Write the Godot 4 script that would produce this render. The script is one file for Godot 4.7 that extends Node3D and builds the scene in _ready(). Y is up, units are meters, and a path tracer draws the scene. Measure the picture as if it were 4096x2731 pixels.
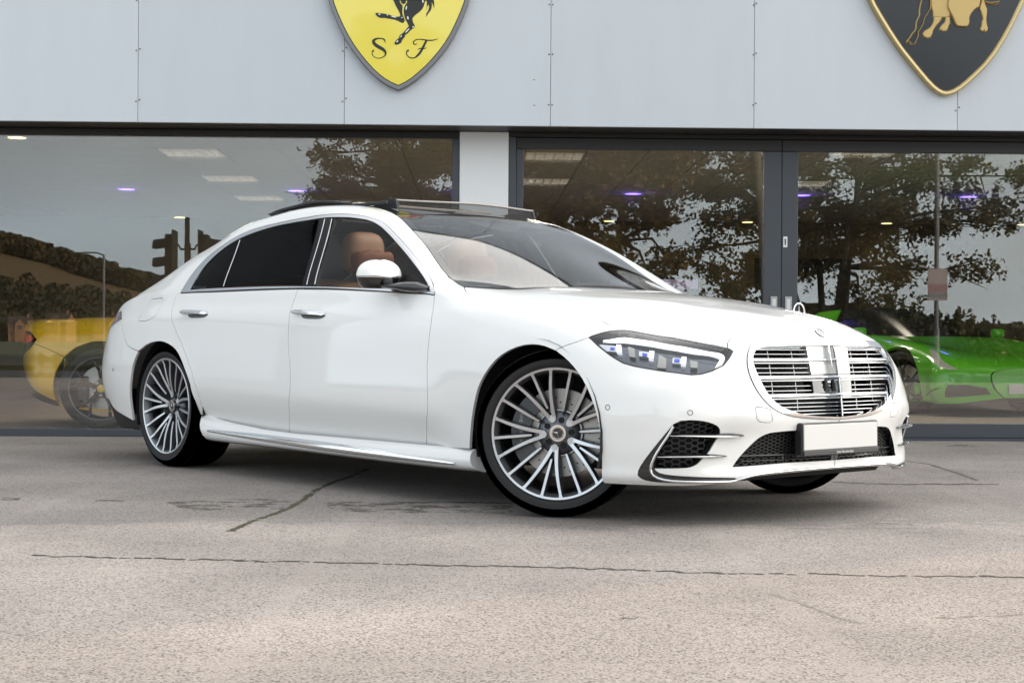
extends Node3D
func _ready() -> void:
	build_light()
	build_ground()
	build_showroom()
	build_signs()
	var car := build_car()
	car.transform = Transform3D(Basis(Vector3(0.6523, 0, 0.7580), Vector3.UP, Vector3(-0.7580, 0, 0.6523)).orthonormalized(), Vector3(0.7989, 0, -7.1393))
	build_sports()
	build_behind()
# ---------------------------------------------------------------- surroundings
const FACADE := 11.811    # metres from the camera to the glass line
const FACADE_TURN := 0.0251
const ROOM := 11.7        # depth of the showroom
const CEIL := 2.6
const PARAPET := 4.6
var rng := RandomNumberGenerator.new()

func facade() -> Transform3D:
	return Transform3D(Basis(Vector3.UP, FACADE_TURN), Vector3(0, 0, -FACADE))

func noise_tex(seed_: int, freq: float, size: int, kind := FastNoiseLite.TYPE_SIMPLEX_SMOOTH, ramp: Gradient = null, normal := 0.0, oct := 4) -> NoiseTexture2D:
	var f := FastNoiseLite.new()
	f.seed = seed_
	f.frequency = freq
	f.noise_type = kind
	f.fractal_octaves = oct
	if kind == FastNoiseLite.TYPE_CELLULAR:
		f.fractal_type = FastNoiseLite.FRACTAL_NONE
		f.cellular_return_type = FastNoiseLite.RETURN_CELL_VALUE
	var n := NoiseTexture2D.new()
	n.width = size
	n.height = size
	n.seamless = true
	n.noise = f
	if ramp:
		n.color_ramp = ramp
	if normal > 0.0:
		n.as_normal_map = true
		n.bump_strength = normal
	return n

func ramp(stops: Array) -> Gradient:
	var g := Gradient.new()
	var o := PackedFloat32Array()
	var c := PackedColorArray()
	for s in stops:
		o.append(s[0])
		c.append(s[1])
	g.offsets = o
	g.colors = c
	return g

func build_light() -> void:
	var cam := Camera3D.new()
	cam.name = "camera"
	add_child(cam)
	cam.position = Vector3(0, 0.7343, 0)
	cam.rotation = Vector3(0.00079, 0, 0.00647)
	cam.fov = 24.96
	cam.near = 0.05
	cam.far = 4000
	cam.current = true
	var env := Environment.new()
	env.background_mode = Environment.BG_SKY
	env.tonemap_mode = Environment.TONE_MAPPER_LINEAR
	env.tonemap_exposure = EXPOSURE
	env.sdfgi_enabled = true
	env.ssao_enabled = true
	env.ssil_enabled = true
	var sky := Sky.new()
	var sm := PanoramaSkyMaterial.new()
	sm.panorama = ImageTexture.create_from_image(sky_image())
	sky.sky_material = sm
	env.sky = sky
	var we := WorldEnvironment.new()
	we.name = "world_environment"
	we.environment = env
	add_child(we)
	var sun := DirectionalLight3D.new()
	sun.name = "sun"
	add_child(sun)
	sun.look_at_from_position(Vector3.ZERO, -SUN_DIR, Vector3.UP)
	sun.light_energy = 1.0
	sun.light_color = Color(1.0, 0.84, 0.66)
	sun.light_angular_distance = 0.5
	sun.shadow_enabled = true

const EXPOSURE := 0.78
# low in the sky behind the building, to the right
const SUN_DIR := Vector3(0.848, 0.199, -0.491)

# evening sky: thin high cloud, paler low down, a warm glow round the sun
func sky_image() -> Image:
	var w := 512
	var h := 256
	var img := Image.create(w, h, false, Image.FORMAT_RGBAF)
	var n := FastNoiseLite.new()
	n.seed = 21
	n.frequency = 1.0
	n.fractal_octaves = 5
	var sd := SUN_DIR.normalized()
	for y in h:
		var el := PI * (0.5 - (y + 0.5) / h)
		for x in w:
			var az := TAU * (x + 0.5) / w
			# the first column looks along -z
			var d := Vector3(sin(az) * cos(el), sin(el), -cos(az) * cos(el))
			var c := Color(0.44, 0.51, 0.61).lerp(Color(1.54, 1.84, 1.94), pow(1.0 - clampf(d.y, 0, 1), 2.6))
			var cl := n.get_noise_3d(d.x * 1.5 / (absf(d.y) + 0.35), d.z * 3.2 / (absf(d.y) + 0.35), d.y * 1.2)
			var k := clampf(1.0 + cl * 0.42, 0.7, 1.4)
			var warm := 0.5 + 0.5 * d.dot(sd)
			c = Color(c.r * (0.96 + 0.12 * warm), c.g * (0.97 + 0.05 * warm), c.b * (1.0 - 0.06 * warm)) * (k * 1.42)
			var ang := rad_to_deg(acos(clampf(d.dot(sd), -1, 1)))
			c += Color(1.0, 0.86, 0.68) * (4.0 * exp(-ang / 9.0)) + Color(1.0, 0.95, 0.88) * (9.8 * exp(-ang / 41.0))
			if d.y < 0.0:
				c = Color(0.5, 0.48, 0.46)
			img.set_pixel(x, y, Color(c.r, c.g, c.b, 1.0))
	return img

# ---- ground
func build_ground() -> void:
	var asphalt := mat("forecourt_asphalt", Color.WHITE, 0.9)
	asphalt.albedo_texture = noise_tex(3, 0.24, 1024, FastNoiseLite.TYPE_CELLULAR, ramp([[0.0, lin(0.15, 0.13, 0.115)], [0.10, lin(0.25, 0.218, 0.193)], [0.25, lin(0.40, 0.35, 0.31)], [0.6, lin(0.46, 0.402, 0.355)], [0.9, lin(0.54, 0.475, 0.425)], [1.0, lin(0.31, 0.272, 0.243)]]))
	asphalt.uv1_triplanar = true
	asphalt.uv1_world_triplanar = true
	asphalt.uv1_scale = Vector3(0.7, 0.7, 0.7)
	asphalt.normal_enabled = true
	asphalt.normal_texture = noise_tex(3, 0.24, 1024, FastNoiseLite.TYPE_CELLULAR, null, 3.0)
	asphalt.normal_scale = 0.45
	var near := asphalt.duplicate() as StandardMaterial3D
	near.resource_name = "forecourt_near"
	near.detail_enabled = true
	near.detail_uv_layer = BaseMaterial3D.DETAIL_UV_2
	near.detail_blend_mode = BaseMaterial3D.BLEND_MODE_MUL
	near.detail_albedo = ImageTexture.create_from_image(forecourt_marks())
	# the sheet in front of the building carries its cracks and stains; the rest runs on to the horizon
	var lo := Vector2(-6, -12.6)
	var hi := Vector2(6, -0.6)
	var a := []
	a.resize(Mesh.ARRAY_MAX)
	a[Mesh.ARRAY_VERTEX] = PackedVector3Array([Vector3(lo.x, 0, lo.y), Vector3(hi.x, 0, lo.y), Vector3(hi.x, 0, hi.y), Vector3(lo.x, 0, hi.y)])
	a[Mesh.ARRAY_NORMAL] = PackedVector3Array([Vector3.UP, Vector3.UP, Vector3.UP, Vector3.UP])
	a[Mesh.ARRAY_TEX_UV] = PackedVector2Array([Vector2(0, 0), Vector2(1, 0), Vector2(1, 1), Vector2(0, 1)])
	a[Mesh.ARRAY_TEX_UV2] = PackedVector2Array([Vector2(0, 0), Vector2(1, 0), Vector2(1, 1), Vector2(0, 1)])
	a[Mesh.ARRAY_INDEX] = PackedInt32Array([0, 1, 2, 0, 2, 3])
	var am := ArrayMesh.new()
	am.add_surface_from_arrays(Mesh.PRIMITIVE_TRIANGLES, a)
	am.surface_set_material(0, near)
	put("forecourt", am, self).set_meta("kind", "structure")
	var t := Tri.new()
	var far := 1600.0
	for r in [[-40, lo.x, -40, 40], [hi.x, 40, -40, 40], [lo.x, hi.x, -40, lo.y], [lo.x, hi.x, hi.y, 40]]:
		t.flat_quad(Vector3(r[0], 0, r[2]), Vector3(r[1], 0, r[2]), Vector3(r[1], 0, r[3]), Vector3(r[0], 0, r[3]), Vector3.UP)
	put("forecourt_ground", t.mesh(asphalt), self).set_meta("kind", "structure")
	t = Tri.new()
	for r in [[-far, -40, -far, far], [40, far, -far, far], [-40, 40, -far, -40], [-40, 40, 40, far]]:
		t.flat_quad(Vector3(r[0], 0, r[2]), Vector3(r[1], 0, r[2]), Vector3(r[1], 0, r[3]), Vector3(r[0], 0, r[3]), Vector3.UP)
	put("ground", t.mesh(mat("field_green", lin(0.09, 0.10, 0.045), 0.95)), self).set_meta("kind", "structure")

func forecourt_marks() -> Image:
	var size := 1536
	var s := 12.0
	var f := FastNoiseLite.new()
	f.seed = 8
	f.frequency = 0.006
	f.fractal_octaves = 5
	var img := f.get_image(size, size, false, false, false)
	img.convert(Image.FORMAT_RGBA8)
	var g := FastNoiseLite.new()
	g.seed = 12
	g.frequency = 0.035
	g.fractal_octaves = 4
	var data := img.get_data()
	var edge := FastNoiseLite.new()
	edge.seed = 30
	edge.frequency = 0.01
	# two bays of asphalt: the one by the building is older, smoother and greyer
	for y in size:
		var z := -12.6 + s * (y + 0.5) / size
		for x in size:
			var k := (y * size + x) * 4
			var v := data[k] / 255.0
			var tone := 0.86 + 0.14 * clampf((v - 0.25) * 1.9, 0.0, 1.0)
			var bay := z + 1.1 * (data[k] / 255.0 - 0.5) + 0.25 * edge.get_noise_2d(x * 3.0, y * 9.0) < -6.2
			var c0 := tone * (0.82 if bay else 0.90)
			var c1 := tone * (0.83 if bay else 0.90)
			var c2 := tone * (0.845 if bay else 0.91)
			data[k] = int(c0 * 255)
			data[k + 1] = int(c1 * 255)
			data[k + 2] = int(c2 * 255)
			data[k + 3] = 255
	img = Image.create_from_data(size, size, false, Image.FORMAT_RGBA8, data)
	# damp stains with ragged outlines
	for key in ["stain_a", "stain_b", "stain_c", "stain_d", "stain_e", "stain_f", "stain_g", "stain_h"]:
		var q := pv2(MARK[key])
		var pl := PackedVector2Array()
		var a := Vector2(1e9, 1e9)
		var b := -a
		for p in q:
			var e := Vector2((p.x + 6.0) / s, (p.y + 12.6) / s) * size
			pl.append(e)
			a = a.min(e)
			b = b.max(e)
		for y in range(maxi(0, int(a.y)), mini(size, int(b.y) + 1)):
			for x in range(maxi(0, int(a.x)), mini(size, int(b.x) + 1)):
				if not Geometry2D.is_point_in_polygon(Vector2(x, y), pl):
					continue
				var nz := 0.8 * g.get_noise_2d(x * 0.8, y * 1.6) + 0.55 * g.get_noise_2d(x * 5.0 + 300.0, y * 7.0)
				if nz > 0.06:
					var c := img.get_pixel(x, y)
					var k := 0.55 if nz > 0.2 else 0.74
					img.set_pixel(x, y, Color(c.r * k, c.g * k, c.b * k * 0.97))
	# cracks
	rng.seed = 5
	for cr in [["crack_long", 0.009, 0.42, Color(0.62, 0.58, 0.55)], ["crack_moss", 0.011, 0.46, Color(0.72, 0.78, 0.5)], ["crack_patch", 0.03, 0.55, Color(0.8, 0.8, 0.8)], ["crack_patch2", 0.012, 0.6, Color(0.8, 0.8, 0.8)], ["crack_diag", 0.004, 0.8, Color(0.85, 0.85, 0.85)], ["crack_r", 0.005, 0.8, Color(0.85, 0.82, 0.8)]]:
		var q := pv2(MARK[cr[0]])
		for k in q.size() - 1:
			var n := int(q[k].distance_to(q[k + 1]) / 0.003)
			for e in n:
				var p := q[k].lerp(q[k + 1], float(e) / n)
				var w := g.get_noise_2d(p.x * 900.0, p.y * 900.0)
				var o := g.get_noise_2d(p.x * 260.0 + 50.0, 7.0)
				if w < -0.10:
					continue
				var c := Vector2((p.x + 6.0) / s, (p.y + o * 0.035 + 12.6) / s) * size
				var r: float = maxf(0.6, cr[1] / s * size * (0.30 + 1.3 * maxf(w, 0.0) + 0.35 * rng.randf()))
				for yy in range(int(c.y - r), int(c.y + r) + 1):
					for xx in range(int(c.x - r), int(c.x + r) + 1):
						if xx >= 0 and yy >= 0 and xx < size and yy < size:
							var m: Color = cr[3]
							img.set_pixel(xx, yy, Color(m.r * cr[2], m.g * cr[2], m.b * cr[2]))
	return img

# ---- the showroom
func build_showroom() -> void:
	var b := thing("showroom_building", "long low car showroom with pale panelled fascia and full-height glazing", "building")
	b.transform = facade()
	var grey := mat("frame_grey", lin(0.048, 0.055, 0.068), 0.42)
	var black := mat("soffit_black", lin(0.012, 0.011, 0.011), 0.5)
	var grime := noise_tex(41, 0.012, 512, FastNoiseLite.TYPE_SIMPLEX_SMOOTH, ramp([[0.0, Color(0.985, 0.985, 0.985)], [0.45, Color(0.995, 0.995, 0.995)], [1.0, Color(1, 1, 1)]]), 0.0, 5)
	var pan := mat("fascia_panel", lin(0.575, 0.60, 0.64), 0.38)
	pan.normal_enabled = true
	pan.normal_texture = noise_tex(17, 0.004, 256, FastNoiseLite.TYPE_SIMPLEX_SMOOTH, null, 1.0, 2)
	pan.normal_scale = 0.10
	pan.uv1_triplanar = true
	pan.uv1_scale = Vector3(0.4, 0.4, 0.4)
	var pans := []
	for k in 4:
		var pm := pan.duplicate() as StandardMaterial3D
		pm.resource_name = "fascia_panel_%d" % k
		var tone: float = [1.0, 0.975, 1.02, 0.99][k]
		pm.albedo_color = lin(0.535 * tone, 0.572 * tone, 0.622 * tone)
		pm.albedo_texture = grime
		pm.uv1_scale = Vector3(0.55, 0.12, 0.55)
		pm.uv1_offset = Vector3(0.37 * k, 0.21 * k, 0.0)
		pans.append(pm)
	var render_white := mat("render_white", lin(0.74, 0.75, 0.77), 0.85)
	render_white.normal_enabled = true
	render_white.normal_texture = noise_tex(5, 0.06, 256, FastNoiseLite.TYPE_SIMPLEX_SMOOTH, null, 4.0)
	render_white.normal_scale = 0.25
	render_white.uv1_triplanar = true
	render_white.uv1_scale = Vector3(3, 3, 3)
	var rivet := mat("rivet_grey", lin(0.12, 0.12, 0.125), 0.4, 0.5)
	var seams := [-13.4, -11.88, -10.36, -8.84, -7.32, -5.80, -4.30, -2.788, -1.265, 0.266, 1.788, 3.319, 4.85, 6.38, 7.91, 9.44, 10.97, 12.5]
	for k in seams.size() - 1:
		put("fascia_panel", boxm(Vector3(seams[k] + 0.0016, 2.346, 0.32), Vector3(seams[k + 1] - 0.0016, PARAPET, 0.35), pans[(k * 7) % 4], 0.002), b)
	put("fascia_core", boxm(Vector3(-13.4, 2.36, 0.02), Vector3(12.5, PARAPET - 0.01, 0.315), black), b)
	put("parapet_cap", boxm(Vector3(-13.45, PARAPET, 0.0), Vector3(12.55, PARAPET + 0.05, 0.38), grey, 0.006), b)
	var rm := SphereMesh.new()
	rm.radius = 0.0065
	rm.height = 0.007
	rm.radial_segments = 10
	rm.rings = 4
	rm.material = rivet
	for k in range(7, 12):
		var ys := [2.525, 2.90, 3.27, 3.65, 4.02]
		for y in ys:
			for s in [-1.0, 1.0]:
				var o := put("rivet", rm, b)
				o.position = Vector3(seams[k] + s * 0.013 + (0.006 if k == 10 and s < 0 else 0.0), y + 0.006 * s * (k % 3) - 0.02 * (k % 2), 0.351)
				o.rotation.x = PI / 2
	put("rivet", rm, b).position = Vector3(0.145, 2.69, 0.351)
	put("rivet", rm, b).position = Vector3(0.145, 2.50, 0.351)
	put("soffit", boxm(Vector3(-13.4, 2.346, -0.16), Vector3(12.5, 2.358, 0.319), black), b)
	# left bay: fixed glazing
	put("frame_head", boxm(Vector3(-13.4, 2.293, -0.08), Vector3(-0.411, 2.345, 0.0), mat("frame_black", lin(0.014, 0.014, 0.015), 0.4), 0.004), b)
	put("frame_sill", boxm(Vector3(-13.4, 0.0, -0.08), Vector3(-0.411, 0.056, 0.0), grey, 0.004), b)
	put("frame_jamb", boxm(Vector3(-0.467, 0.057, -0.08), Vector3(-0.411, 2.292, 0.0), grey, 0.004), b)
	put("frame_mullion", boxm(Vector3(-6.4, 0.057, -0.08), Vector3(-6.33, 2.292, 0.0), grey, 0.004), b)
	# white pier
	put("pier", boxm(Vector3(-0.410, 0.0, -0.25), Vector3(-0.036, 2.345, 0.012), render_white, 0.004), b)
	# right bay: outer frame and sliding leaves
	put("frame_head", boxm(Vector3(-0.035, 2.312, -0.14), Vector3(12.5, 2.345, 0.0), mat("frame_black", Color.BLACK), 0.003), b)
	put("frame_jamb", boxm(Vector3(-0.035, 0.0, -0.14), Vector3(0.022, 2.311, 0.0), grey, 0.004), b)
	put("threshold", boxm(Vector3(0.023, 0.0, -0.14), Vector3(12.5, 0.018, 0.01), grey, 0.003), b)
	for e in [[0.023, 2.074, 0.056, 0.136], [2.077, 6.0, 0.124, 0.08], [6.003, 9.6, 0.08, 0.08]]:
		var d := part("sliding_door", b)
		d.position = Vector3(0, 0, -0.015)
		put("top_rail", boxm(Vector3(e[0], 2.221, -0.06), Vector3(e[1], 2.309, -0.002), mat("rail_black", lin(0.020, 0.021, 0.023), 0.42), 0.004), d)
		put("bottom_rail", boxm(Vector3(e[0], 0.02, -0.06), Vector3(e[1], 0.128, -0.002), grey, 0.004), d)
		put("stile", boxm(Vector3(e[0], 0.129, -0.06), Vector3(e[0] + e[2], 2.22, -0.002), grey, 0.004), d)
		put("stile", boxm(Vector3(e[1] - e[3], 0.129, -0.06), Vector3(e[1], 2.22, -0.002), grey, 0.004), d)
		for s in [1.0, -1.0]:
			var z: float = -0.031 + s * 0.011
			put("pane", boxm(Vector3(e[0] + e[2] + 0.001, 0.129, z - 0.003), Vector3(e[1] - e[3] - 0.001, 2.22, z + 0.003), shop_glass()), d)
	for x in [-13.3, -6.329]:
		for s in [1.0, -1.0]:
			var z: float = -0.04 + s * 0.011
			put("pane", boxm(Vector3(x, 0.057, z - 0.003), Vector3(-6.401 if x < -7 else -0.468, 2.292, z + 0.003), shop_glass()), b)
	put("pane", boxm(Vector3(9.61, 0.02, -0.06), Vector3(12.4, 2.3, -0.054), shop_glass()), b)
	# pull handles and lock plate on the meeting stiles
	for x in [2.018, 2.130]:
		var h := part("pull_handle", b)
		put("handle_frame", boxm(Vector3(x - 0.026, 0.90, -0.016), Vector3(x + 0.026, 1.105, -0.008), mat("steel", lin(0.45, 0.45, 0.45), 0.35, 0.9), 0.002), h)
		put("handle_recess", boxm(Vector3(x - 0.014, 0.912, -0.010), Vector3(x + 0.014, 1.085, -0.0065), mat("handle_inset", lin(0.62, 0.63, 0.66), 0.5), 0.001), h)
	put("lock_plate", boxm(Vector3(2.086, 1.482, -0.016), Vector3(2.119, 1.565, -0.010), mat("plate_white_metal", lin(0.72, 0.73, 0.75), 0.4), 0.003), b)
	put("lock_cylinder", boxm(Vector3(2.097, 1.50, -0.0105), Vector3(2.108, 1.548, -0.006), mat("lock_dark", lin(0.1, 0.1, 0.1), 0.4, 0.5), 0.002), b)
	# shell of the room: floor, back and side walls, ceiling, roof
	var floor_m := mat("showroom_floor", lin(0.02, 0.018, 0.017), 0.3)
	put("showroom_floor", boxm(Vector3(-13.4, -0.05, -ROOM), Vector3(12.5, -0.004, -0.15), floor_m), b)
	put("slab_edge", boxm(Vector3(-13.4, -0.05, -0.149), Vector3(12.5, -0.003, -0.005), floor_m), b)
	var wall_m := mat("showroom_wall", lin(0.16, 0.145, 0.10), 0.8)
	put("back_wall", boxm(Vector3(-13.4, 0.0, -ROOM - 0.2), Vector3(12.5, 3.6, -ROOM), wall_m), b)
	put("end_wall", boxm(Vector3(-13.6, 0.0, -ROOM - 0.2), Vector3(-13.4, PARAPET - 0.02, 0.3), render_white), b)
	put("end_wall", boxm(Vector3(12.5, 0.0, -ROOM - 0.2), Vector3(12.7, PARAPET - 0.02, 0.3), render_white), b)
	put("roof", boxm(Vector3(-13.4, 3.6, -ROOM - 0.2), Vector3(12.5, 3.75, 0.015), black), b)
	put("partition", boxm(Vector3(-9.2, 0.0, -8.6), Vector3(-6.6, CEIL - 0.01, -8.45), wall_m), b)
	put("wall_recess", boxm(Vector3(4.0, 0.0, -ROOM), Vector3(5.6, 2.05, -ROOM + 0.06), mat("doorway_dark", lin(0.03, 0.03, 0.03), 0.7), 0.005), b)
	build_ceiling(b)
	build_screen()

func shop_glass() -> StandardMaterial3D:
	return glass("shop_glass", Color(0.02, 0.025, 0.025), 0.02)

func build_ceiling(b: Node3D) -> void:
	var c := part("ceiling", b)
	var tile_m := mat("ceiling_tile", lin(0.34, 0.34, 0.32), 0.9)
	var rail := mat("ceiling_rail", lin(0.20, 0.20, 0.20), 0.6)
	var tm := boxm(Vector3(-0.293, 0.0, -0.293), Vector3(0.293, 0.02, 0.293), tile_m, 0.004)
	var trof := [[-3.1, -3.3], [-3.1, -5.75], [-3.1, -8.3], [0.42, -3.3], [0.42, -5.7], [3.68, -3.25], [3.68, -5.7], [6.7, -3.3]]
	var cells := {}
	var x0 := -6.1
	var z0 := -0.6
	for q in trof:
		cells[Vector2i(roundi((q[0] - x0) / 0.6), roundi((z0 - q[1]) / 0.6))] = true
	var n := 0
	var rest := Tri.new()
	for j in 19:
		for i in range(-11, 31):
			if cells.has(Vector2i(i, j)):
				continue
			var p := Vector3(x0 + i * 0.6, CEIL, z0 - j * 0.6)
			if absf(p.x) < 5.0 + j * 0.2 and j > 0 and n < 300:
				put("ceiling_tile", tm, c).position = p
				n += 1
			else:
				rest.box(p + Vector3(-0.293, 0, -0.293), p + Vector3(0.293, 0.02, 0.293))
	put("outer_tiles", rest.mesh(tile_m), c).set_meta("kind", "stuff")
	var t := Tri.new()
	for i in range(-12, 32):
		t.box(Vector3(x0 + i * 0.6 - 0.312, CEIL + 0.004, z0 - 19 * 0.6 + 0.3), Vector3(x0 + i * 0.6 - 0.288, CEIL + 0.03, z0 + 0.3))
	for j in 20:
		t.box(Vector3(-13.0, CEIL + 0.004, z0 - j * 0.6 + 0.288), Vector3(12.4, CEIL + 0.03, z0 - j * 0.6 + 0.312))
	put("ceiling_grid", t.mesh(rail), c)
	# louvred ceiling lights, dimmed
	var louv := mat("louvre_white", lin(0.75, 0.74, 0.70), 0.4)
	var body_m := mat("ceiling_light_panel", lin(0.7, 0.7, 0.68), 0.5)
	body_m.emission_enabled = true
	body_m.emission = Color(1.0, 0.95, 0.86)
	body_m.emission_energy_multiplier = 0.55
	for q in cells:
		var f := part("ceiling_light", b)
		f.position = Vector3(x0 + q.x * 0.6, CEIL, z0 - q.y * 0.6)
		put("fitting_back", boxm(Vector3(-0.29, 0.05, -0.29), Vector3(0.29, 0.07, 0.29), body_m), f)
		var al := AreaLight3D.new()
		al.name = "ceiling_light_glow"
		al.area_size = Vector2(0.55, 0.55)
		al.position = Vector3(0, -0.02, 0)
		al.rotation.x = -PI / 2
		al.light_color = Color(1.0, 0.95, 0.86)
		al.light_energy = 2.6
		al.area_range = 20
		al.shadow_enabled = true
		f.add_child(al)
		for k in 7:
			var e := -0.285 + k * 0.095
			put("louvre", boxm(Vector3(e - 0.006, -0.004, -0.285), Vector3(e + 0.006, 0.045, 0.285), louv, 0.001), f)
		for k in 5:
			var e := -0.285 + k * 0.1425
			put("louvre", boxm(Vector3(-0.285, -0.002, e - 0.006), Vector3(0.285, 0.047, e + 0.006), louv, 0.001), f)
	# violet ceiling lamps
	var violet := mat("violet_glow", lin(0.5, 0.45, 0.9), 0.4)
	violet.emission_enabled = true
	violet.emission = Color(0.45, 0.36, 1.0)
	violet.emission_energy_multiplier = 7.0
	for x in [-6.65, -4.57, -2.49, -0.41, 1.67, 3.78, 5.86]:
		var l := part("violet_ceiling_lamp", b)
		l.position = Vector3(x, CEIL, -7.25)
		var t2 := Tri.new()
		lathe(t2, [Vector2(0.13, 0.0), Vector2(0.125, 0.012), Vector2(0.10, 0.014)], 28, false, -1.0)
		var r := put("lamp_ring", t2.mesh(mat("lamp_white", lin(0.7, 0.7, 0.7), 0.4)), l)
		r.rotation.x = PI / 2
		t2 = Tri.new()
		lathe(t2, [Vector2(0.10, 0.0155), Vector2(0.0, 0.0155)], 28, false, -1.0)
		var g := put("lamp_glow", t2.mesh(violet), l)
		g.rotation.x = PI / 2
		var om := OmniLight3D.new()
		om.name = "violet_light"
		om.position = Vector3(0, -0.08, 0)
		om.light_color = Color(0.45, 0.35, 1.0)
		om.light_energy = 0.05
		om.light_size = 0.1
		om.omni_range = 15
		om.shadow_enabled = true
		l.add_child(om)
	# warm downlights along the back wall, one near the glass
	var warm := mat("warm_glow", lin(0.9, 0.85, 0.6), 0.4)
	warm.emission_enabled = true
	warm.emission = Color(1.0, 0.90, 0.55)
	warm.emission_energy_multiplier = 6.0
	for p in [Vector2(-4.46, -2.32), Vector2(-4.69, -11.3), Vector2(-2.5, -11.3), Vector2(1.73, -11.3), Vector2(3.82, -11.3), Vector2(5.93, -11.3), Vector2(8.0, -11.3)]:
		var l := part("downlight", b)
		l.position = Vector3(p.x, CEIL, p.y)
		var t2 := Tri.new()
		lathe(t2, [Vector2(0.095, 0.0), Vector2(0.095, 0.03), Vector2(0.08, 0.032)], 24, false, -1.0)
		put("downlight_ring", t2.mesh(mat("lamp_white", Color.WHITE)), l).rotation.x = PI / 2
		t2 = Tri.new()
		lathe(t2, [Vector2(0.08, 0.034), Vector2(0.0, 0.034)], 24, false, -1.0)
		put("downlight_glow", t2.mesh(warm), l).rotation.x = PI / 2
		var sp := SpotLight3D.new()
		sp.name = "downlight_beam"
		sp.position = Vector3(0, -0.05, 0)
		sp.rotation.x = -PI / 2
		sp.light_color = Color(1.0, 0.86, 0.52)
		sp.light_energy = 0.14
		sp.spot_angle = 62
		sp.spot_range = 15
		sp.light_size = 0.08
		sp.shadow_enabled = true
		l.add_child(sp)

func build_screen() -> void:
	# television on the back wall
	var tv := thing("wall_television", "wide television on the showroom back wall showing a car picture", "television")
	tv.transform = facade() * Transform3D(Basis.IDENTITY, Vector3(2.45, 1.32, -ROOM + 0.05))
	put("television_case", boxm(Vector3(-0.70, -0.42, -0.03), Vector3(0.70, 0.42, 0.03), mat("tv_black", lin(0.01, 0.01, 0.01), 0.3), 0.006), tv)
	var sm := mat("screen_picture", Color.WHITE, 0.25)
	var img := Image.create(128, 76, false, Image.FORMAT_RGB8)
	img.fill(Color(0.20, 0.18, 0.20))
	img.fill_rect(Rect2i(0, 0, 128, 14), Color(0.62, 0.55, 0.68))
	img.fill_rect(Rect2i(0, 14, 128, 30), Color(0.22, 0.20, 0.24))
	img.fill_rect(Rect2i(0, 56, 128, 20), Color(0.55, 0.46, 0.58))
	img.fill_rect(Rect2i(50, 28, 40, 16), Color(0.30, 0.30, 0.42))
	img.fill_rect(Rect2i(62, 20, 18, 10), Color(0.5, 0.5, 0.62))
	img.fill_rect(Rect2i(50, 2, 7, 8), Color(0.75, 0.70, 0.15))
	var tx := ImageTexture.create_from_image(img)
	sm.albedo_texture = tx
	sm.emission_enabled = true
	sm.emission_texture = tx
	sm.emission = Color.WHITE
	sm.emission_operator = BaseMaterial3D.EMISSION_OP_MULTIPLY
	sm.emission_energy_multiplier = 0.45
	var t := Tri.new()
	t.flat_quad(Vector3(-0.675, 0.395, 0.0315), Vector3(0.675, 0.395, 0.0315), Vector3(0.675, -0.395, 0.0315), Vector3(-0.675, -0.395, 0.0315), Vector3(0, 0, 1))
	put("screen", t.mesh(sm), tv)

# ---- shield signs on the fascia
func mirror_outline(l: PackedVector2Array, r: PackedVector2Array, top: Array) -> PackedVector2Array:
	var o := PackedVector2Array()
	for k in range(l.size() - 1, -1, -1):
		o.append(l[k])
	for k in range(1, r.size()):
		o.append(r[k])
	for q in top:
		o.append(q)
	return o

func ring_between(t: Tri, a: PackedVector2Array, za: float, b: PackedVector2Array, zb: float, out: float) -> void:
	# band joining two outlines with the same number of points
	var c := Vector2.ZERO
	for q in a:
		c += q / a.size()
	for k in a.size():
		var m := (k + 1) % a.size()
		var o := (a[k] - c).normalized() * out
		t.flat_quad(Vector3(a[k].x, a[k].y, za), Vector3(a[m].x, a[m].y, za), Vector3(b[m].x, b[m].y, zb), Vector3(b[k].x, b[k].y, zb), Vector3(o.x, o.y, 0.35))

func scaled_in(q: PackedVector2Array, d: float) -> PackedVector2Array:
	# move every corner inwards by d, keeping the count
	var o := PackedVector2Array()
	var n := q.size()
	var cw := -1.0 if Geometry2D.is_polygon_clockwise(q) else 1.0
	for k in n:
		var e0 := (q[k] - q[(k - 1 + n) % n]).normalized()
		var e1 := (q[(k + 1) % n] - q[k]).normalized()
		var nn := (Vector2(-e0.y, e0.x) + Vector2(-e1.y, e1.x)) * cw
		nn = nn.normalized() / maxf(0.5, sqrt(maxf(0.05, (1.0 + e0.dot(e1)) * 0.5)))
		o.append(q[k] + nn * d)
	return o

func dense(q: PackedVector2Array) -> PackedVector2Array:
	# smooth closed outline that keeps its sharp corners
	var o := PackedVector2Array()
	var n := q.size()
	for k in n:
		var a := q[(k - 1 + n) % n]
		var b := q[k]
		var c := q[(k + 1) % n]
		var turn := absf((b - a).angle_to(c - b))
		if turn > 0.6:
			o.append(b)
		else:
			o.append(b.lerp(a, 0.25))
			o.append(b.lerp(c, 0.25))
	return o

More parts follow.
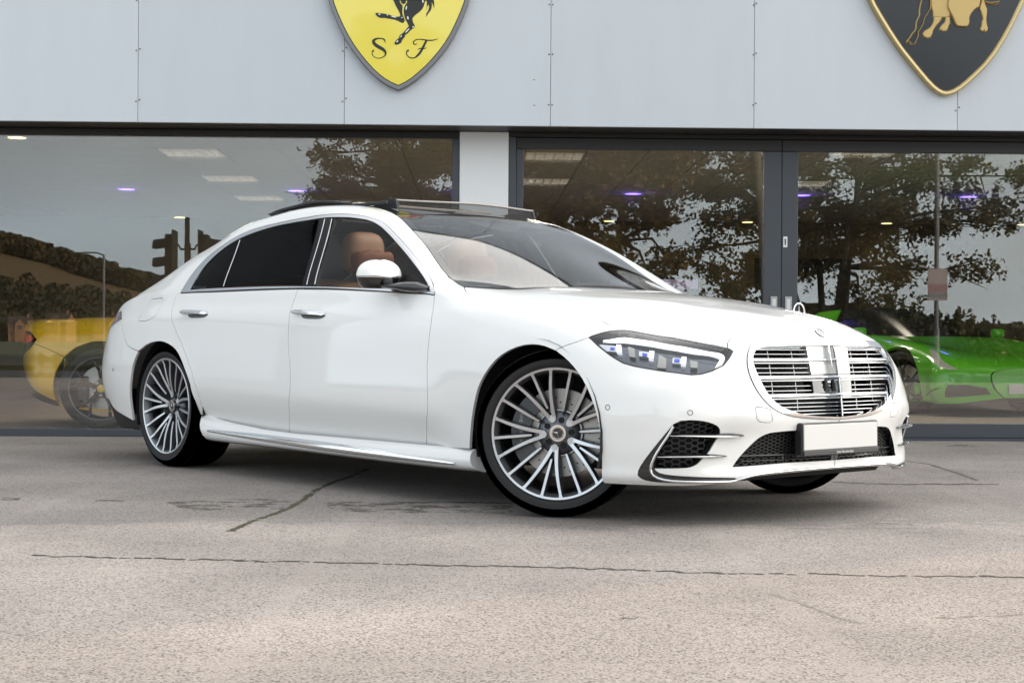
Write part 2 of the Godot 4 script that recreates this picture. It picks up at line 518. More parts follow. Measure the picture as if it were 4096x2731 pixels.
func build_signs() -> void:
	var tf := facade()
	# yellow shield
	var y := thing("yellow_shield_sign", "yellow shield sign with black prancing horse and letters S F on the fascia", "sign")
	y.transform = tf
	var outl := dense(mirror_outline(pv2(MARK.ysh_l), pv2(MARK.ysh_r), [Vector2(-0.318, 3.40), Vector2(-0.335, 3.60), Vector2(-0.40, 3.78), Vector2(-0.62, 3.80), Vector2(-0.862, 3.79), Vector2(-1.10, 3.80), Vector2(-1.33, 3.78), Vector2(-1.395, 3.60), Vector2(-1.405, 3.40)]))
	var rim_m := mat("sign_rim_grey", lin(0.20, 0.20, 0.215), 0.35, 0.5)
	var t := Tri.new()
	var in1 := scaled_in(outl, 0.006)
	var in2 := scaled_in(outl, 0.030)
	ring_between(t, outl, 0.352, outl, 0.40, 1.0)
	ring_between(t, outl, 0.40, in1, 0.408, 1.0)
	ring_between(t, in1, 0.408, in2, 0.408, 0.0)
	ring_between(t, in2, 0.408, in2, 0.400, -1.0)
	put("sign_rim", t.mesh(rim_m), y)
	t = Tri.new()
	slab(t, in2, 0.36, 0.4015)
	put("sign_edge", t.mesh(mat("sign_black", lin(0.012, 0.014, 0.013), 0.3)), y)
	t = Tri.new()
	slab(t, scaled_in(outl, 0.0375), 0.365, 0.4035)
	put("sign_face", t.mesh(mat("sign_yellow", lin(0.78, 0.66, 0.085), 0.16, 0.0, 0.8)), y)
	var bars := [[mat("sign_green", lin(0.02, 0.22, 0.06), 0.3), 3.735], [mat("sign_white", lin(0.75, 0.75, 0.75), 0.3), 3.695], [mat("sign_red", lin(0.55, 0.02, 0.02), 0.3), 3.655]]
	for e in bars:
		put("colour_bar", boxm(Vector3(-1.35, e[1], 0.40), Vector3(-0.375, e[1] + 0.038, 0.4045), e[0]), y)
	var ink := mat("sign_black", Color.BLACK)
	for k in ["h_leg", "h_body", "h_mid", "h_tail"]:
		t = Tri.new()
		slab(t, dense(pv2(MARK[k])), 0.402, 0.4055)
		put("horse", t.mesh(ink), y)
	t = Tri.new()
	slab(t, PackedVector2Array([Vector2(-0.905, 3.255), Vector2(-0.64, 3.255), Vector2(-0.62, 3.31), Vector2(-0.66, 3.38), Vector2(-0.76, 3.42), Vector2(-0.84, 3.50), Vector2(-0.90, 3.575), Vector2(-0.97, 3.60), Vector2(-1.04, 3.53), Vector2(-1.0, 3.515), Vector2(-0.94, 3.53), Vector2(-0.955, 3.43), Vector2(-1.05, 3.40), Vector2(-1.12, 3.33), Vector2(-1.09, 3.32), Vector2(-1.03, 3.365), Vector2(-0.945, 3.36)]), 0.402, 0.4055)
	put("horse", t.mesh(ink), y)
	for k in [["letter_s", ["s_s"]], ["letter_f", ["f_a", "f_b", "f_c"]]]:
		t = Tri.new()
		for e in k[1]:
			# strokes as quads between their two edges
			var q := pv2(MARK[e])
			var n := q.size() / 2
			for i in n - 1:
				t.flat_quad(Vector3(q[i].x, q[i].y, 0.4052), Vector3(q[i + 1].x, q[i + 1].y, 0.4052), Vector3(q[2 * n - 2 - i].x, q[2 * n - 2 - i].y, 0.4052), Vector3(q[2 * n - 1 - i].x, q[2 * n - 1 - i].y, 0.4052), Vector3(0, 0, 1))
		put(k[0], t.mesh(ink), y)
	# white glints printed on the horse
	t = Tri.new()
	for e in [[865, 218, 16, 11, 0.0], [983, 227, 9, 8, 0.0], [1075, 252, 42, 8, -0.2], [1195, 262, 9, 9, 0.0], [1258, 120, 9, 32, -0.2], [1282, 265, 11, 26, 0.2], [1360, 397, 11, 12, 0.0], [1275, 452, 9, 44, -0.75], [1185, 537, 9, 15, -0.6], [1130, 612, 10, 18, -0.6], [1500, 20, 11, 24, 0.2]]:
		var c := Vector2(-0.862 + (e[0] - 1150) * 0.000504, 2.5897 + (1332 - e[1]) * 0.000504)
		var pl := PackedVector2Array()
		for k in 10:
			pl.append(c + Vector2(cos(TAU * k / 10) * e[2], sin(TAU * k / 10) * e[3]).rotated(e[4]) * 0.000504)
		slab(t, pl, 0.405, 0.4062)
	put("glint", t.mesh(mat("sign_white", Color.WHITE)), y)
	# dark shield with the gold bull
	var g := thing("dark_shield_sign", "black shield sign with golden charging bull and gold rim on the fascia", "sign")
	g.transform = tf
	outl = dense(mirror_outline(pv2(MARK.bsh_l), pv2(MARK.bsh_r), [Vector2(3.84, 3.45), Vector2(3.82, 3.66), Vector2(3.62, 3.76), Vector2(3.22, 3.80), Vector2(2.80, 3.76), Vector2(2.60, 3.66), Vector2(2.585, 3.45)]))
	var gold := mat("gold_rim", lin(0.52, 0.40, 0.20), 0.26, 0.9)
	t = Tri.new()
	in1 = scaled_in(outl, 0.010)
	in2 = scaled_in(outl, 0.026)
	var in3 := scaled_in(outl, 0.036)
	ring_between(t, outl, 0.352, outl, 0.395, 1.0)
	ring_between(t, outl, 0.395, in1, 0.415, 1.0)
	ring_between(t, in1, 0.415, in2, 0.413, 0.0)
	ring_between(t, in2, 0.413, in3, 0.402, -1.0)
	put("sign_rim", t.mesh(gold), g)
	t = Tri.new()
	slab(t, scaled_in(outl, 0.034), 0.36, 0.4025)
	put("sign_face", t.mesh(mat("shield_black", lin(0.012, 0.014, 0.019), 0.2)), g)
	var gm := mat("bull_gold", lin(0.50, 0.36, 0.15), 0.42, 0.55)
	for k in ["b_belly", "b_leg2", "b_leg3", "b_leg", "b_leg4", "b_head", "b_horn"]:
		var q := dense(pv2(MARK[k]))
		var deep: float = {"b_belly": 0.007, "b_leg2": 0.010, "b_leg3": 0.009, "b_leg": 0.013, "b_leg4": 0.011, "b_head": 0.020, "b_horn": 0.014}[k]
		t = Tri.new()
		# a low cushion: the outline, then two smaller ones higher up
		var q1 := scaled_in(q, 0.003)
		var q2 := scaled_in(q, 0.008)
		ring_between(t, q, 0.402, q, 0.402 + deep * 0.4, 1.0)
		ring_between(t, q, 0.402 + deep * 0.4, q1, 0.402 + deep * 0.9, 0.9)
		ring_between(t, q1, 0.402 + deep * 0.9, q2, 0.402 + deep * 1.3, 0.5)
		slab(t, q2, 0.402, 0.4021 + deep * 1.3)
		put("bull", t.mesh(gm), g)
	t = Tri.new()
	slab(t, dense(PackedVector2Array([Vector2(2.86, 3.312), Vector2(2.84, 3.40), Vector2(2.92, 3.50), Vector2(3.05, 3.53), Vector2(3.20, 3.52), Vector2(3.34, 3.47), Vector2(3.42, 3.38), Vector2(3.36, 3.312)])), 0.402, 0.412)
	put("bull", t.mesh(gm), g)
# ---------------------------------------------------------------- what the windows mirror: behind the camera
func make_tree(called: String, label: String, at: Vector3, crown: Vector3, middle: float, seed_: int, clumps: int, leaves: int, col: Array, stems := 1, group := "trees across the road") -> void:
	# crown: half sizes of the crown; middle: height of its centre
	rng.seed = seed_
	var tree := thing(called, label, "tree", group)
	tree.position = at
	var bark := mat("bark", lin(0.06, 0.05, 0.04), 0.9)
	var t := Tri.new()
	# main stems fork low and climb into the crown
	var nodes := []
	for s in stems:
		var a := TAU * s / stems + rng.randf_range(-0.4, 0.4)
		var p := Vector3(cos(a), 0, sin(a)) * (0.22 if stems > 1 else 0.0)
		var d := Vector3(cos(a) * 0.28, 1, sin(a) * 0.28) if stems > 1 else Vector3(0.04, 1, 0.02)
		var top := middle + crown.y * 0.7
		var r := 0.13 if stems > 1 else 0.2
		var pts := PackedVector3Array([p])
		var ups := PackedVector3Array([Vector3.RIGHT])
		var w := PackedFloat32Array([r * 1.3])
		for k in 9:
			d = (d + Vector3(rng.randf_range(-0.14, 0.14), 0.05, rng.randf_range(-0.14, 0.14))).normalized()
			p += d * top / 9.0
			pts.append(p)
			ups.append(Vector3.RIGHT)
			w.append(r * (1.0 - 0.85 * (k + 1) / 9.0))
			if p.y > middle - crown.y * 0.75:
				nodes.append([p, r * (1.0 - 0.85 * (k + 1) / 9.0)])
		sweep(t, pts, ups, w, w, 8, false)
	# clumps fill the crown, more of them towards its outside; a limb runs to each
	var centres := []
	for k in clumps:
		var q := Vector3(rng.randfn(), rng.randfn(), rng.randfn()).normalized() * pow(rng.randf_range(0.08, 1.0), 0.45)
		var c := Vector3(q.x * crown.x, middle + q.y * crown.y, q.z * crown.z)
		centres.append([c, rng.randf_range(0.55, 1.15)])
		var best: Array = nodes[0]
		for e in nodes:
			if e[0].distance_to(c) + maxf(0.0, e[0].y - c.y) * 1.5 < best[0].distance_to(c) + maxf(0.0, best[0].y - c.y) * 1.5:
				best = e
		var a: Vector3 = best[0]
		var r0: float = clampf(best[1] * 0.8, 0.03, 0.09)
		var mid := a.lerp(c, 0.5) + Vector3(rng.randf_range(-0.25, 0.25), rng.randf_range(-0.1, 0.35), rng.randf_range(-0.25, 0.25))
		sweep(t, PackedVector3Array([a, mid, c]), PackedVector3Array([Vector3.RIGHT, Vector3.RIGHT, Vector3.RIGHT]), PackedFloat32Array([r0, r0 * 0.7, 0.012]), PackedFloat32Array([r0, r0 * 0.7, 0.012]), 5, false)
		for e in 3:
			var q2 := c + Vector3(rng.randfn(), rng.randfn() * 0.6, rng.randfn()) * 0.55
			sweep(t, PackedVector3Array([mid.lerp(c, 0.5), q2]), PackedVector3Array([Vector3.RIGHT, Vector3.RIGHT]), PackedFloat32Array([r0 * 0.5, 0.006]), PackedFloat32Array([r0 * 0.5, 0.006]), 4, false)
	put("trunk", t.mesh(bark), tree)
	var l := Tri.new()
	for k in 5:
		var c := Vector3(rng.randf_range(-0.5, 0.5), rng.randf_range(-0.5, 0.5), rng.randf_range(-0.5, 0.5)) * 1.5
		var a := Vector3(rng.randf_range(-1, 1), rng.randf_range(-0.6, 0.6), rng.randf_range(-1, 1)).normalized()
		var b := a.cross(Vector3(rng.randf_range(-1, 1), rng.randf_range(-1, 1), rng.randf_range(-1, 1)).normalized()).normalized()
		l.flat_quad(c - a * 0.5, c + b * 0.4 + a * 0.05, c + a * 0.62, c - b * 0.4 + a * 0.05, a.cross(b))
	var leaf := mat("leaf_" + called, Color.WHITE, 0.7)
	leaf.vertex_color_use_as_albedo = true
	leaf.backlight_enabled = true
	leaf.backlight = Color(0.3, 0.3, 0.2)
	var mm := MultiMesh.new()
	mm.transform_format = MultiMesh.TRANSFORM_3D
	mm.use_colors = true
	mm.mesh = l.mesh(leaf)
	mm.instance_count = leaves
	for k in leaves:
		var e: Array = centres[rng.randi() % centres.size()]
		var p: Vector3 = e[0] + Vector3(rng.randfn() * 0.40, rng.randfn() * 0.22, rng.randfn() * 0.40) * e[1]
		var sz := rng.randf_range(0.08, 0.15)
		mm.set_instance_transform(k, Transform3D(Basis.from_euler(Vector3(rng.randf() * TAU, rng.randf() * TAU, rng.randf() * TAU)).scaled(Vector3.ONE * sz), p))
		var c0: Color = col[rng.randi() % col.size()]
		var v := rng.randf_range(0.7, 1.25)
		mm.set_instance_color(k, Color(c0.r * v, c0.g * v, c0.b * v))
	var mi := MultiMeshInstance3D.new()
	mi.name = "crown"
	mi.multimesh = mm
	mi.set_meta("kind", "stuff")
	tree.add_child(mi)

func make_bush(at: Vector3, size: Vector3, seed_: int, label: String, col: Array) -> void:
	rng.seed = seed_
	var o := thing("bush", label, "bush", "bushes across the road")
	o.position = at
	var t := Tri.new()
	for k in 9:
		var a := rng.randf() * TAU
		tube(t, [Vector3(cos(a) * 0.1, 0, sin(a) * 0.1), Vector3(cos(a) * size.x * 0.3, size.y * 0.7, sin(a) * size.z * 0.3)], 0.02, 5)
	put("stems", t.mesh(mat("bark", Color.WHITE)), o)
	var l := Tri.new()
	for k in 4:
		var c := Vector3(rng.randf_range(-0.5, 0.5), rng.randf_range(-0.5, 0.5), rng.randf_range(-0.5, 0.5))
		var a := Vector3(rng.randf_range(-1, 1), rng.randf_range(-0.6, 0.6), rng.randf_range(-1, 1)).normalized()
		var b := a.cross(Vector3(rng.randf_range(-1, 1), rng.randf_range(-1, 1), rng.randf_range(-1, 1)).normalized()).normalized()
		l.flat_quad(c - a * 0.5, c + b * 0.36, c + a * 0.6, c - b * 0.36, a.cross(b))
	var leaf := mat("leaf_bush", Color.WHITE, 0.7)
	leaf.vertex_color_use_as_albedo = true
	var lm := l.mesh(leaf)
	var mm := MultiMesh.new()
	mm.transform_format = MultiMesh.TRANSFORM_3D
	mm.use_colors = true
	mm.mesh = lm
	mm.instance_count = 1500
	for k in 1500:
		var q := Vector3(rng.randfn(), rng.randfn(), rng.randfn()).normalized() * pow(rng.randf(), 0.35)
		var lump := 1.0 + 0.25 * sin(q.x * 7.0 + seed_) * cos(q.z * 6.0)
		mm.set_instance_transform(k, Transform3D(Basis.from_euler(Vector3(rng.randf() * TAU, rng.randf() * TAU, 0)).scaled(Vector3.ONE * rng.randf_range(0.10, 0.2)), Vector3(q.x * size.x, size.y * 0.5 + q.y * size.y * 0.5, q.z * size.z) * lump))
		var c0: Color = col[rng.randi() % col.size()]
		var v := rng.randf_range(0.7, 1.2)
		mm.set_instance_color(k, Color(c0.r * v, c0.g * v, c0.b * v))
	var mi := MultiMeshInstance3D.new()
	mi.name = "foliage"
	mi.set_meta("kind", "stuff")
	mi.multimesh = mm
	o.add_child(mi)

func build_behind() -> void:
	var autumn := [Color(0.085, 0.075, 0.02), Color(0.13, 0.085, 0.02), Color(0.055, 0.06, 0.018), Color(0.16, 0.095, 0.03)]
	var green := [Color(0.05, 0.06, 0.018), Color(0.04, 0.05, 0.015), Color(0.075, 0.07, 0.02)]
	make_tree("spreading_tree", "spreading many-stemmed tree with thinning brown-green leaves beside the lamp post", Vector3(10.9, 0, 21.0), Vector3(5.9, 4.6, 4.0), 5.9, 11, 120, 10500, green + [autumn[1]], 4)
	make_tree("golden_tree", "dense golden-leaved tree nearest the wooden pole", Vector3(3.6, 0, 17.5), Vector3(3.7, 3.9, 3.0), 5.8, 23, 115, 15000, autumn, 2)
	make_tree("tall_tree", "tall dark-leaved tree standing behind the traffic signals", Vector3(-2.2, 0, 37.0), Vector3(3.6, 5.0, 3.6), 8.6, 37, 95, 12000, green, 1)
	make_tree("young_tree", "slim leafy tree at the far end of the verge", Vector3(22.5, 0, 27.0), Vector3(2.6, 2.8, 2.6), 3.4, 41, 50, 8000, green, 2)
	for e in [[Vector3(9.0, 0, 19.5), Vector3(1.3, 1.5, 0.9), 3, "under the spreading tree's trunk"], [Vector3(12.2, 0, 19.0), Vector3(1.6, 1.9, 1.0), 5, "just behind the lamp post"], [Vector3(14.6, 0, 20.5), Vector3(1.4, 1.5, 1.0), 7, "past the lamp post"], [Vector3(6.3, 0, 18.0), Vector3(1.4, 1.4, 1.0), 9, "between the pole and the golden tree"], [Vector3(17.0, 0, 21.5), Vector3(1.8, 1.3, 1.0), 13, "near the slim tree"]]:
		make_bush(e[0], e[1], e[2], "dark leafy bush on the verge " + e[3], green)
	# lamp post with notice, wooden pole, far lamp post, signals
	var steel := mat("galvanised_steel", lin(0.22, 0.22, 0.22), 0.45, 0.5)
	var lp := thing("lamp_post", "grey lamp post with a pale notice strapped to it", "lamp post")
	lp.position = Vector3(13.09, 0, 17.76)
	var t := Tri.new()
	tube(t, [Vector3(0, 0, 0), Vector3(0, 1.2, 0)], 0.09, 12)
	tube(t, [Vector3(0, 1.2, 0), Vector3(0, 8.0, 0)], 0.065, 12)
	put("pole", t.mesh(steel), lp)
	t = Tri.new()
	tube(t, [Vector3(0, 7.95, 0), Vector3(0.5, 8.25, -0.2), Vector3(1.1, 8.3, -0.45)], 0.035, 8)
	put("arm", t.mesh(steel), lp)
	put("lantern", boxm(Vector3(0.9, 8.22, -0.6), Vector3(1.5, 8.34, -0.35), steel, 0.03), lp)
	var nb := part("notice", lp)
	nb.position = Vector3(0.0, 2.39, -0.08)
	put("notice_board", boxm(Vector3(-0.27, -0.43, -0.008), Vector3(0.27, 0.43, 0.008), mat("notice_pale", lin(0.55, 0.46, 0.45), 0.6), 0.003), nb)
	put("notice_band", boxm(Vector3(-0.27, -0.22, -0.012), Vector3(0.27, 0.02, -0.0085), mat("notice_pink", lin(0.42, 0.25, 0.27), 0.6)), nb)
	put("notice_band", boxm(Vector3(-0.27, -0.36, -0.012), Vector3(0.27, -0.24, -0.0085), mat("notice_grey", lin(0.28, 0.31, 0.33), 0.6)), nb)
	var wp := thing("wooden_pole", "weathered wooden utility pole beside the golden tree", "pole")
	wp.position = Vector3(7.55, 0, 14.04)
	t = Tri.new()
	tube(t, [Vector3(0.05, 0, 0), Vector3(-0.02, 2.2, 0), Vector3(-0.12, 4.2, 0), Vector3(-0.22, 5.6, 0), Vector3(-0.32, 8.5, 0)], 0.085, 10)
	put("pole_shaft", t.mesh(mat("pole_wood", lin(0.17, 0.14, 0.11), 0.85)), wp)
	put("pole_cap", boxm(Vector3(-0.42, 8.49, -0.1), Vector3(-0.22, 8.55, 0.1), steel, 0.01), wp)
	var fl := thing("street_light", "slender street light with a bent arm in front of the hill", "street light")
	fl.position = Vector3(-21.0, 0, 72.5)
	t = Tri.new()
	tube(t, [Vector3(0, 0, 0), Vector3(0, 6.0, 0)], 0.075, 10)
	put("pole", t.mesh(steel), fl)
	t = Tri.new()
	tube(t, [Vector3(0, 5.95, 0), Vector3(-0.4, 6.1, 0), Vector3(-1.0, 6.12, 0)], 0.05, 8)
	put("arm", t.mesh(steel), fl)
	put("lantern", boxm(Vector3(-1.35, 6.05, -0.12), Vector3(-0.85, 6.17, 0.12), steel, 0.03), fl)
	# traffic signals: black heads on a post, seen from the side, with hoods
	var sb := mat("signal_black", lin(0.016, 0.015, 0.014), 0.55)
	for e in [[Vector3(-5.42, 0, 4.66), -1.0, "black traffic signal head with three hoods facing left"], [Vector3(-4.78, 0, 4.64), 1.0, "black traffic signal head with three hoods facing right"]]:
		var sg := thing("traffic_signal", e[2], "traffic light", "traffic signals at the junction")
		sg.position = e[0]
		var f: float = e[1]
		put("signal_case", boxm(Vector3(-0.07, 1.62, -0.17), Vector3(0.07, 2.66, 0.17), sb, 0.012), sg)
		put("backing_board", boxm(Vector3(f * -0.085 - 0.008, 1.55, -0.3), Vector3(f * -0.085 + 0.008, 2.74, 0.3), sb, 0.004), sg)
		for k in 3:
			var y := 1.82 + k * 0.33
			t = Tri.new()
			var prev := []
			for a in 13:
				var an := deg_to_rad(lerpf(-25, 205, a / 12.0))
				var c := Vector3(0, sin(an) * 0.12, cos(an) * 0.12)
				var row := [Vector3(f * 0.07, y, 0) + c, Vector3(f * 0.30, y + 0.0, 0) + Vector3(0, c.y * 1.0 - 0.035, c.z)]
				if prev.size():
					t.flat_quad(prev[0], row[0], row[1], prev[1], c)
				prev = row
			put("hood", t.mesh(sb), sg)
			t = Tri.new()
			lathe(t, [Vector2(0.10, 0.0), Vector2(0.0, 0.02)], 18, false, -1.0)
			var lens := put("signal_lens", t.mesh(mat(["lens_green", "lens_amber", "lens_red"][k], [lin(0.01, 0.06, 0.03), lin(0.10, 0.05, 0.01), lin(0.10, 0.01, 0.01)][k], 0.2)), sg)
			lens.position = Vector3(f * 0.071, y, 0)
			lens.rotation.y = PI / 2 * f
		t = Tri.new()
		tube(t, [Vector3(-f * 0.05, 2.45, 0.0), Vector3(-f * 0.16, 2.47, 0), Vector3(-f * 0.19, 2.40, 0), Vector3(-f * 0.32, 2.40, 0)], 0.022, 8)
		tube(t, [Vector3(-f * 0.05, 1.75, 0.0), Vector3(-f * 0.32, 1.75, 0)], 0.022, 8)
		tube(t, [Vector3(-f * 0.32, 0.0, 0.0), Vector3(-f * 0.32, 2.5, 0)], 0.057, 12)
		put("signal_post", t.mesh(mat("signal_grey", lin(0.05, 0.05, 0.05), 0.5)), sg)
		if f < 0:
			put("camera_unit", boxm(Vector3(0.27, 2.50, -0.05), Vector3(0.35, 2.98, 0.05), sb, 0.01), sg)
	build_hill()
	# row of houses at the foot of the hill
	for e in [[Vector3(-122.0, 2.0, 483.0), 0.3, 1.0, "seen above the yellow car's tail"], [Vector3(-134.0, 1.5, 480.0), -0.25, 0.9, "gable turned towards the yellow car"], [Vector3(-148.0, 2.0, 486.0), 0.1, 1.1, "largest of the row"], [Vector3(-108.0, 2.5, 488.0), 0.5, 0.85, "set askew beside the street light"], [Vector3(-96.0, 3.0, 492.0), -0.1, 0.9, "hidden behind the saloon's boot"], [Vector3(-162.0, 2.0, 490.0), 0.35, 1.0, "at the open end of the row"]]:
		make_house(e[0], e[1], e[2], e[3])
	# the verge and road behind the camera
	put("road", boxm(Vector3(-39.5, -0.05, 6.5), Vector3(39.5, 0.004, 13.5), mat("road_tarmac", lin(0.06, 0.06, 0.062), 0.85)), self).set_meta("kind", "structure")
	put("verge", boxm(Vector3(-39.5, -0.05, 13.6), Vector3(39.5, 0.12, 39.5), mat("verge_grass", lin(0.04, 0.042, 0.018), 0.95)), self).set_meta("kind", "structure")

func make_house(at: Vector3, turn: float, k: float, where: String) -> void:
	var h := thing("house", "brick house with brown tiled roof below the hill, " + where, "house", "houses below the hill")
	h.position = at
	h.rotation.y = turn
	h.scale = Vector3.ONE * k
	var brick := mat("house_brick", lin(0.36, 0.20, 0.115), 0.85)
	var tile := mat("roof_tile", lin(0.085, 0.066, 0.055), 0.85)
	var t := Tri.new()
	var w := 4.0
	var d := 3.2
	t.box(Vector3(-w, -2, -d), Vector3(w, 4.8, d))
	for s in [-1.0, 1.0]:
		t.flat_tri(Vector3(w * s, 4.8, -d), Vector3(w * s, 4.8, d), Vector3(w * s, 7.4, 0), Vector3(s, 0, 0))
	# front gable towards the road
	t.box(Vector3(-1.8, -2, -d - 1.4), Vector3(1.8, 4.6, -d))
	t.flat_tri(Vector3(-1.8, 4.6, -d - 1.4), Vector3(1.8, 4.6, -d - 1.4), Vector3(0, 6.6, -d - 1.4), Vector3(0, 0, -1))
	put("wall", t.mesh(brick), h)
	t = Tri.new()
	for s in [-1.0, 1.0]:
		t.flat_quad(Vector3(-w - 0.3, 4.6, d * s * 1.08), Vector3(w + 0.3, 4.6, d * s * 1.08), Vector3(w + 0.3, 7.5, 0), Vector3(-w - 0.3, 7.5, 0), Vector3(0, 1, s))
		t.flat_quad(Vector3(1.95 * s, 4.5, -d - 1.6), Vector3(0, 6.75, -d - 1.6), Vector3(0, 6.75, 0.0), Vector3(1.95 * s, 4.5, -0.5), Vector3(s, 1, 0))
	put("roof", t.mesh(tile), h)
	put("chimney", boxm(Vector3(2.4, 6.4, -0.4), Vector3(3.0, 8.3, 0.4), brick), h)
	for x in [-3.0, 3.0]:
		for y in [0.9, 3.3]:
			put("window", boxm(Vector3(x - 0.6, y, -d - 0.03), Vector3(x + 0.6, y + 1.2, -d + 0.02), mat("house_window", lin(0.08, 0.09, 0.1), 0.1)), h)
	put("window", boxm(Vector3(-0.8, 2.9, -d - 1.43), Vector3(0.8, 4.1, -d - 1.38), mat("house_window", Color.BLACK)), h)

func hill_height(x: float, z: float) -> float:
	var r := clampf((-x - 60.0) / 150.0, 0.0, 1.6)
	var ridge := 12.0 + 38.0 * smoothstep(0.0, 1.3, r)
	return ridge * smoothstep(500.0, 690.0, z)

func build_hill() -> void:
	var t := Tri.new()
	var nx := 60
	var nz := 14
	var f := FastNoiseLite.new()
	f.seed = 6
	f.frequency = 0.02
	for i in nx + 1:
		for j in nz + 1:
			var x := lerpf(-520.0, 420.0, float(i) / nx)
			var z := lerpf(498.0, 900.0, float(j) / nz)
			var y := hill_height(x, z) + f.get_noise_2d(x, z) * 3.0 * smoothstep(500.0, 600.0, z)
			var dx := hill_height(x + 2, z) - hill_height(x - 2, z)
			var dz := hill_height(x, z + 2) - hill_height(x, z - 2)
			t.vert(Vector3(x, y - 0.5, z), Vector3(-dx, 4.0, -dz).normalized())
	for i in nx:
		for j in nz:
			var a := i * (nz + 1) + j
			t.quad(a, a + nz + 1, a + nz + 2, a + 1)
	put("hill", t.mesh(mat("hill_bracken", lin(0.13, 0.085, 0.035), 0.95)), self).set_meta("kind", "structure")
	# the wood along the ridge and at its foot: one mass of crowns
	rng.seed = 77
	var l := Tri.new()
	for k in 90:
		var c := Vector3(rng.randfn(), rng.randfn() * 0.9, rng.randfn()).normalized() * rng.randf_range(0.55, 1.0)
		var a := Vector3(rng.randf_range(-1, 1), rng.randf_range(-0.6, 0.6), rng.randf_range(-1, 1)).normalized()
		var b := a.cross(Vector3(rng.randf_range(-1, 1), rng.randf_range(-1, 1), rng.randf_range(-1, 1)).normalized()).normalized()
		l.flat_quad(c - a * 0.22, c + b * 0.2, c + a * 0.25, c - b * 0.2, a.cross(b))
	var leaf := mat("leaf_wood", Color.WHITE, 0.85)
	leaf.vertex_color_use_as_albedo = true
	var mm := MultiMesh.new()
	mm.transform_format = MultiMesh.TRANSFORM_3D
	mm.use_colors = true
	mm.mesh = l.mesh(leaf)
	var n := 5200
	mm.instance_count = n
	for k in n:
		var x := rng.randf_range(-420.0, 200.0)
		var z := 0.0
		if k % 2 == 0:
			z = rng.randf_range(670.0, 720.0)
		else:
			z = rng.randf_range(500.0, 610.0)
		var s := rng.randf_range(2.4, 4.6)
		mm.set_instance_transform(k, Transform3D(Basis(Vector3.UP, rng.randf() * TAU).scaled(Vector3(s, s * 1.2, s)), Vector3(x, hill_height(x, z) + s * 0.7, z)))
		var c0: Color = [Color(0.04, 0.045, 0.018), Color(0.055, 0.045, 0.018), Color(0.035, 0.035, 0.015), Color(0.075, 0.055, 0.02)][rng.randi() % 4]
		mm.set_instance_color(k, c0)
	var mi := MultiMeshInstance3D.new()
	mi.name = "hillside_wood"
	mi.multimesh = mm
	add_child(mi)
	mi.set_meta("kind", "stuff")
	tag(mi, "dark wood covering the ridge and foot of the far hill", "wood")
# ---------------------------------------------------------------- the two sports cars in the showroom
const SPORT_X := [0.98, 0.85, 0.55, 0.0, -0.55, -1.2, -1.9, -2.4, -2.75, -3.05, -3.25, -3.36]
const SPORT_V := [0.0, 0.14, 0.34, 0.50, 0.63, 0.88, 1.2, 1.5]
const SPORT_S := [
[0.20, 0.30, 0.28, 0.40, 0.36, 0.45, 0.43, 0.46, 0.47, 0.42, 0.49, 0.30, 0.50, 0.15, 0.505, 0.0],
[0.15, 0.70, 0.25, 0.80, 0.38, 0.82, 0.47, 0.80, 0.52, 0.72, 0.55, 0.50, 0.56, 0.25, 0.56, 0.0],
[0.14, 0.86, 0.26, 0.92, 0.42, 0.94, 0.56, 0.92, 0.63, 0.84, 0.65, 0.58, 0.64, 0.30, 0.64, 0.0],
[0.14, 0.88, 0.28, 0.95, 0.48, 0.965, 0.65, 0.95, 0.75, 0.86, 0.765, 0.62, 0.74, 0.30, 0.735, 0.0],
[0.13, 0.90, 0.27, 0.93, 0.46, 0.935, 0.65, 0.925, 0.78, 0.86, 0.84, 0.66, 0.85, 0.30, 0.855, 0.0],
[0.13, 0.92, 0.27, 0.94, 0.46, 0.93, 0.66, 0.92, 0.80, 0.87, 0.87, 0.66, 0.90, 0.30, 0.90, 0.0],
[0.13, 0.92, 0.27, 0.95, 0.48, 0.955, 0.68, 0.96, 0.84, 0.90, 0.91, 0.66, 0.94, 0.30, 0.95, 0.0],
[0.14, 0.92, 0.28, 0.965, 0.50, 0.975, 0.72, 0.965, 0.87, 0.88, 0.92, 0.62, 0.94, 0.30, 0.945, 0.0],
[0.16, 0.90, 0.30, 0.96, 0.52, 0.97, 0.74, 0.955, 0.88, 0.86, 0.915, 0.60, 0.925, 0.30, 0.93, 0.0],
[0.20, 0.84, 0.33, 0.92, 0.54, 0.93, 0.74, 0.91, 0.87, 0.82, 0.90, 0.58, 0.905, 0.30, 0.905, 0.0],
[0.28, 0.74, 0.40, 0.84, 0.56, 0.86, 0.72, 0.85, 0.85, 0.77, 0.89, 0.55, 0.895, 0.30, 0.895, 0.0],
[0.36, 0.50, 0.46, 0.60, 0.58, 0.64, 0.70, 0.64, 0.82, 0.60, 0.885, 0.45, 0.89, 0.25, 0.89, 0.0]]
var sport: Surf

func sport_v(u: float, y: float) -> float:
	var v := 0.0
	while v < 0.8 and sport.at(Vector2(u, v)).y < y:
		v += 0.006
	return v

func sport_uv(a: Array) -> PackedVector2Array:
	# outline given as x, y on the flank
	var o := PackedVector2Array()
	for k in range(0, a.size(), 2):
		o.append(Vector2(-a[k], sport_v(-a[k], a[k + 1])))
	return o

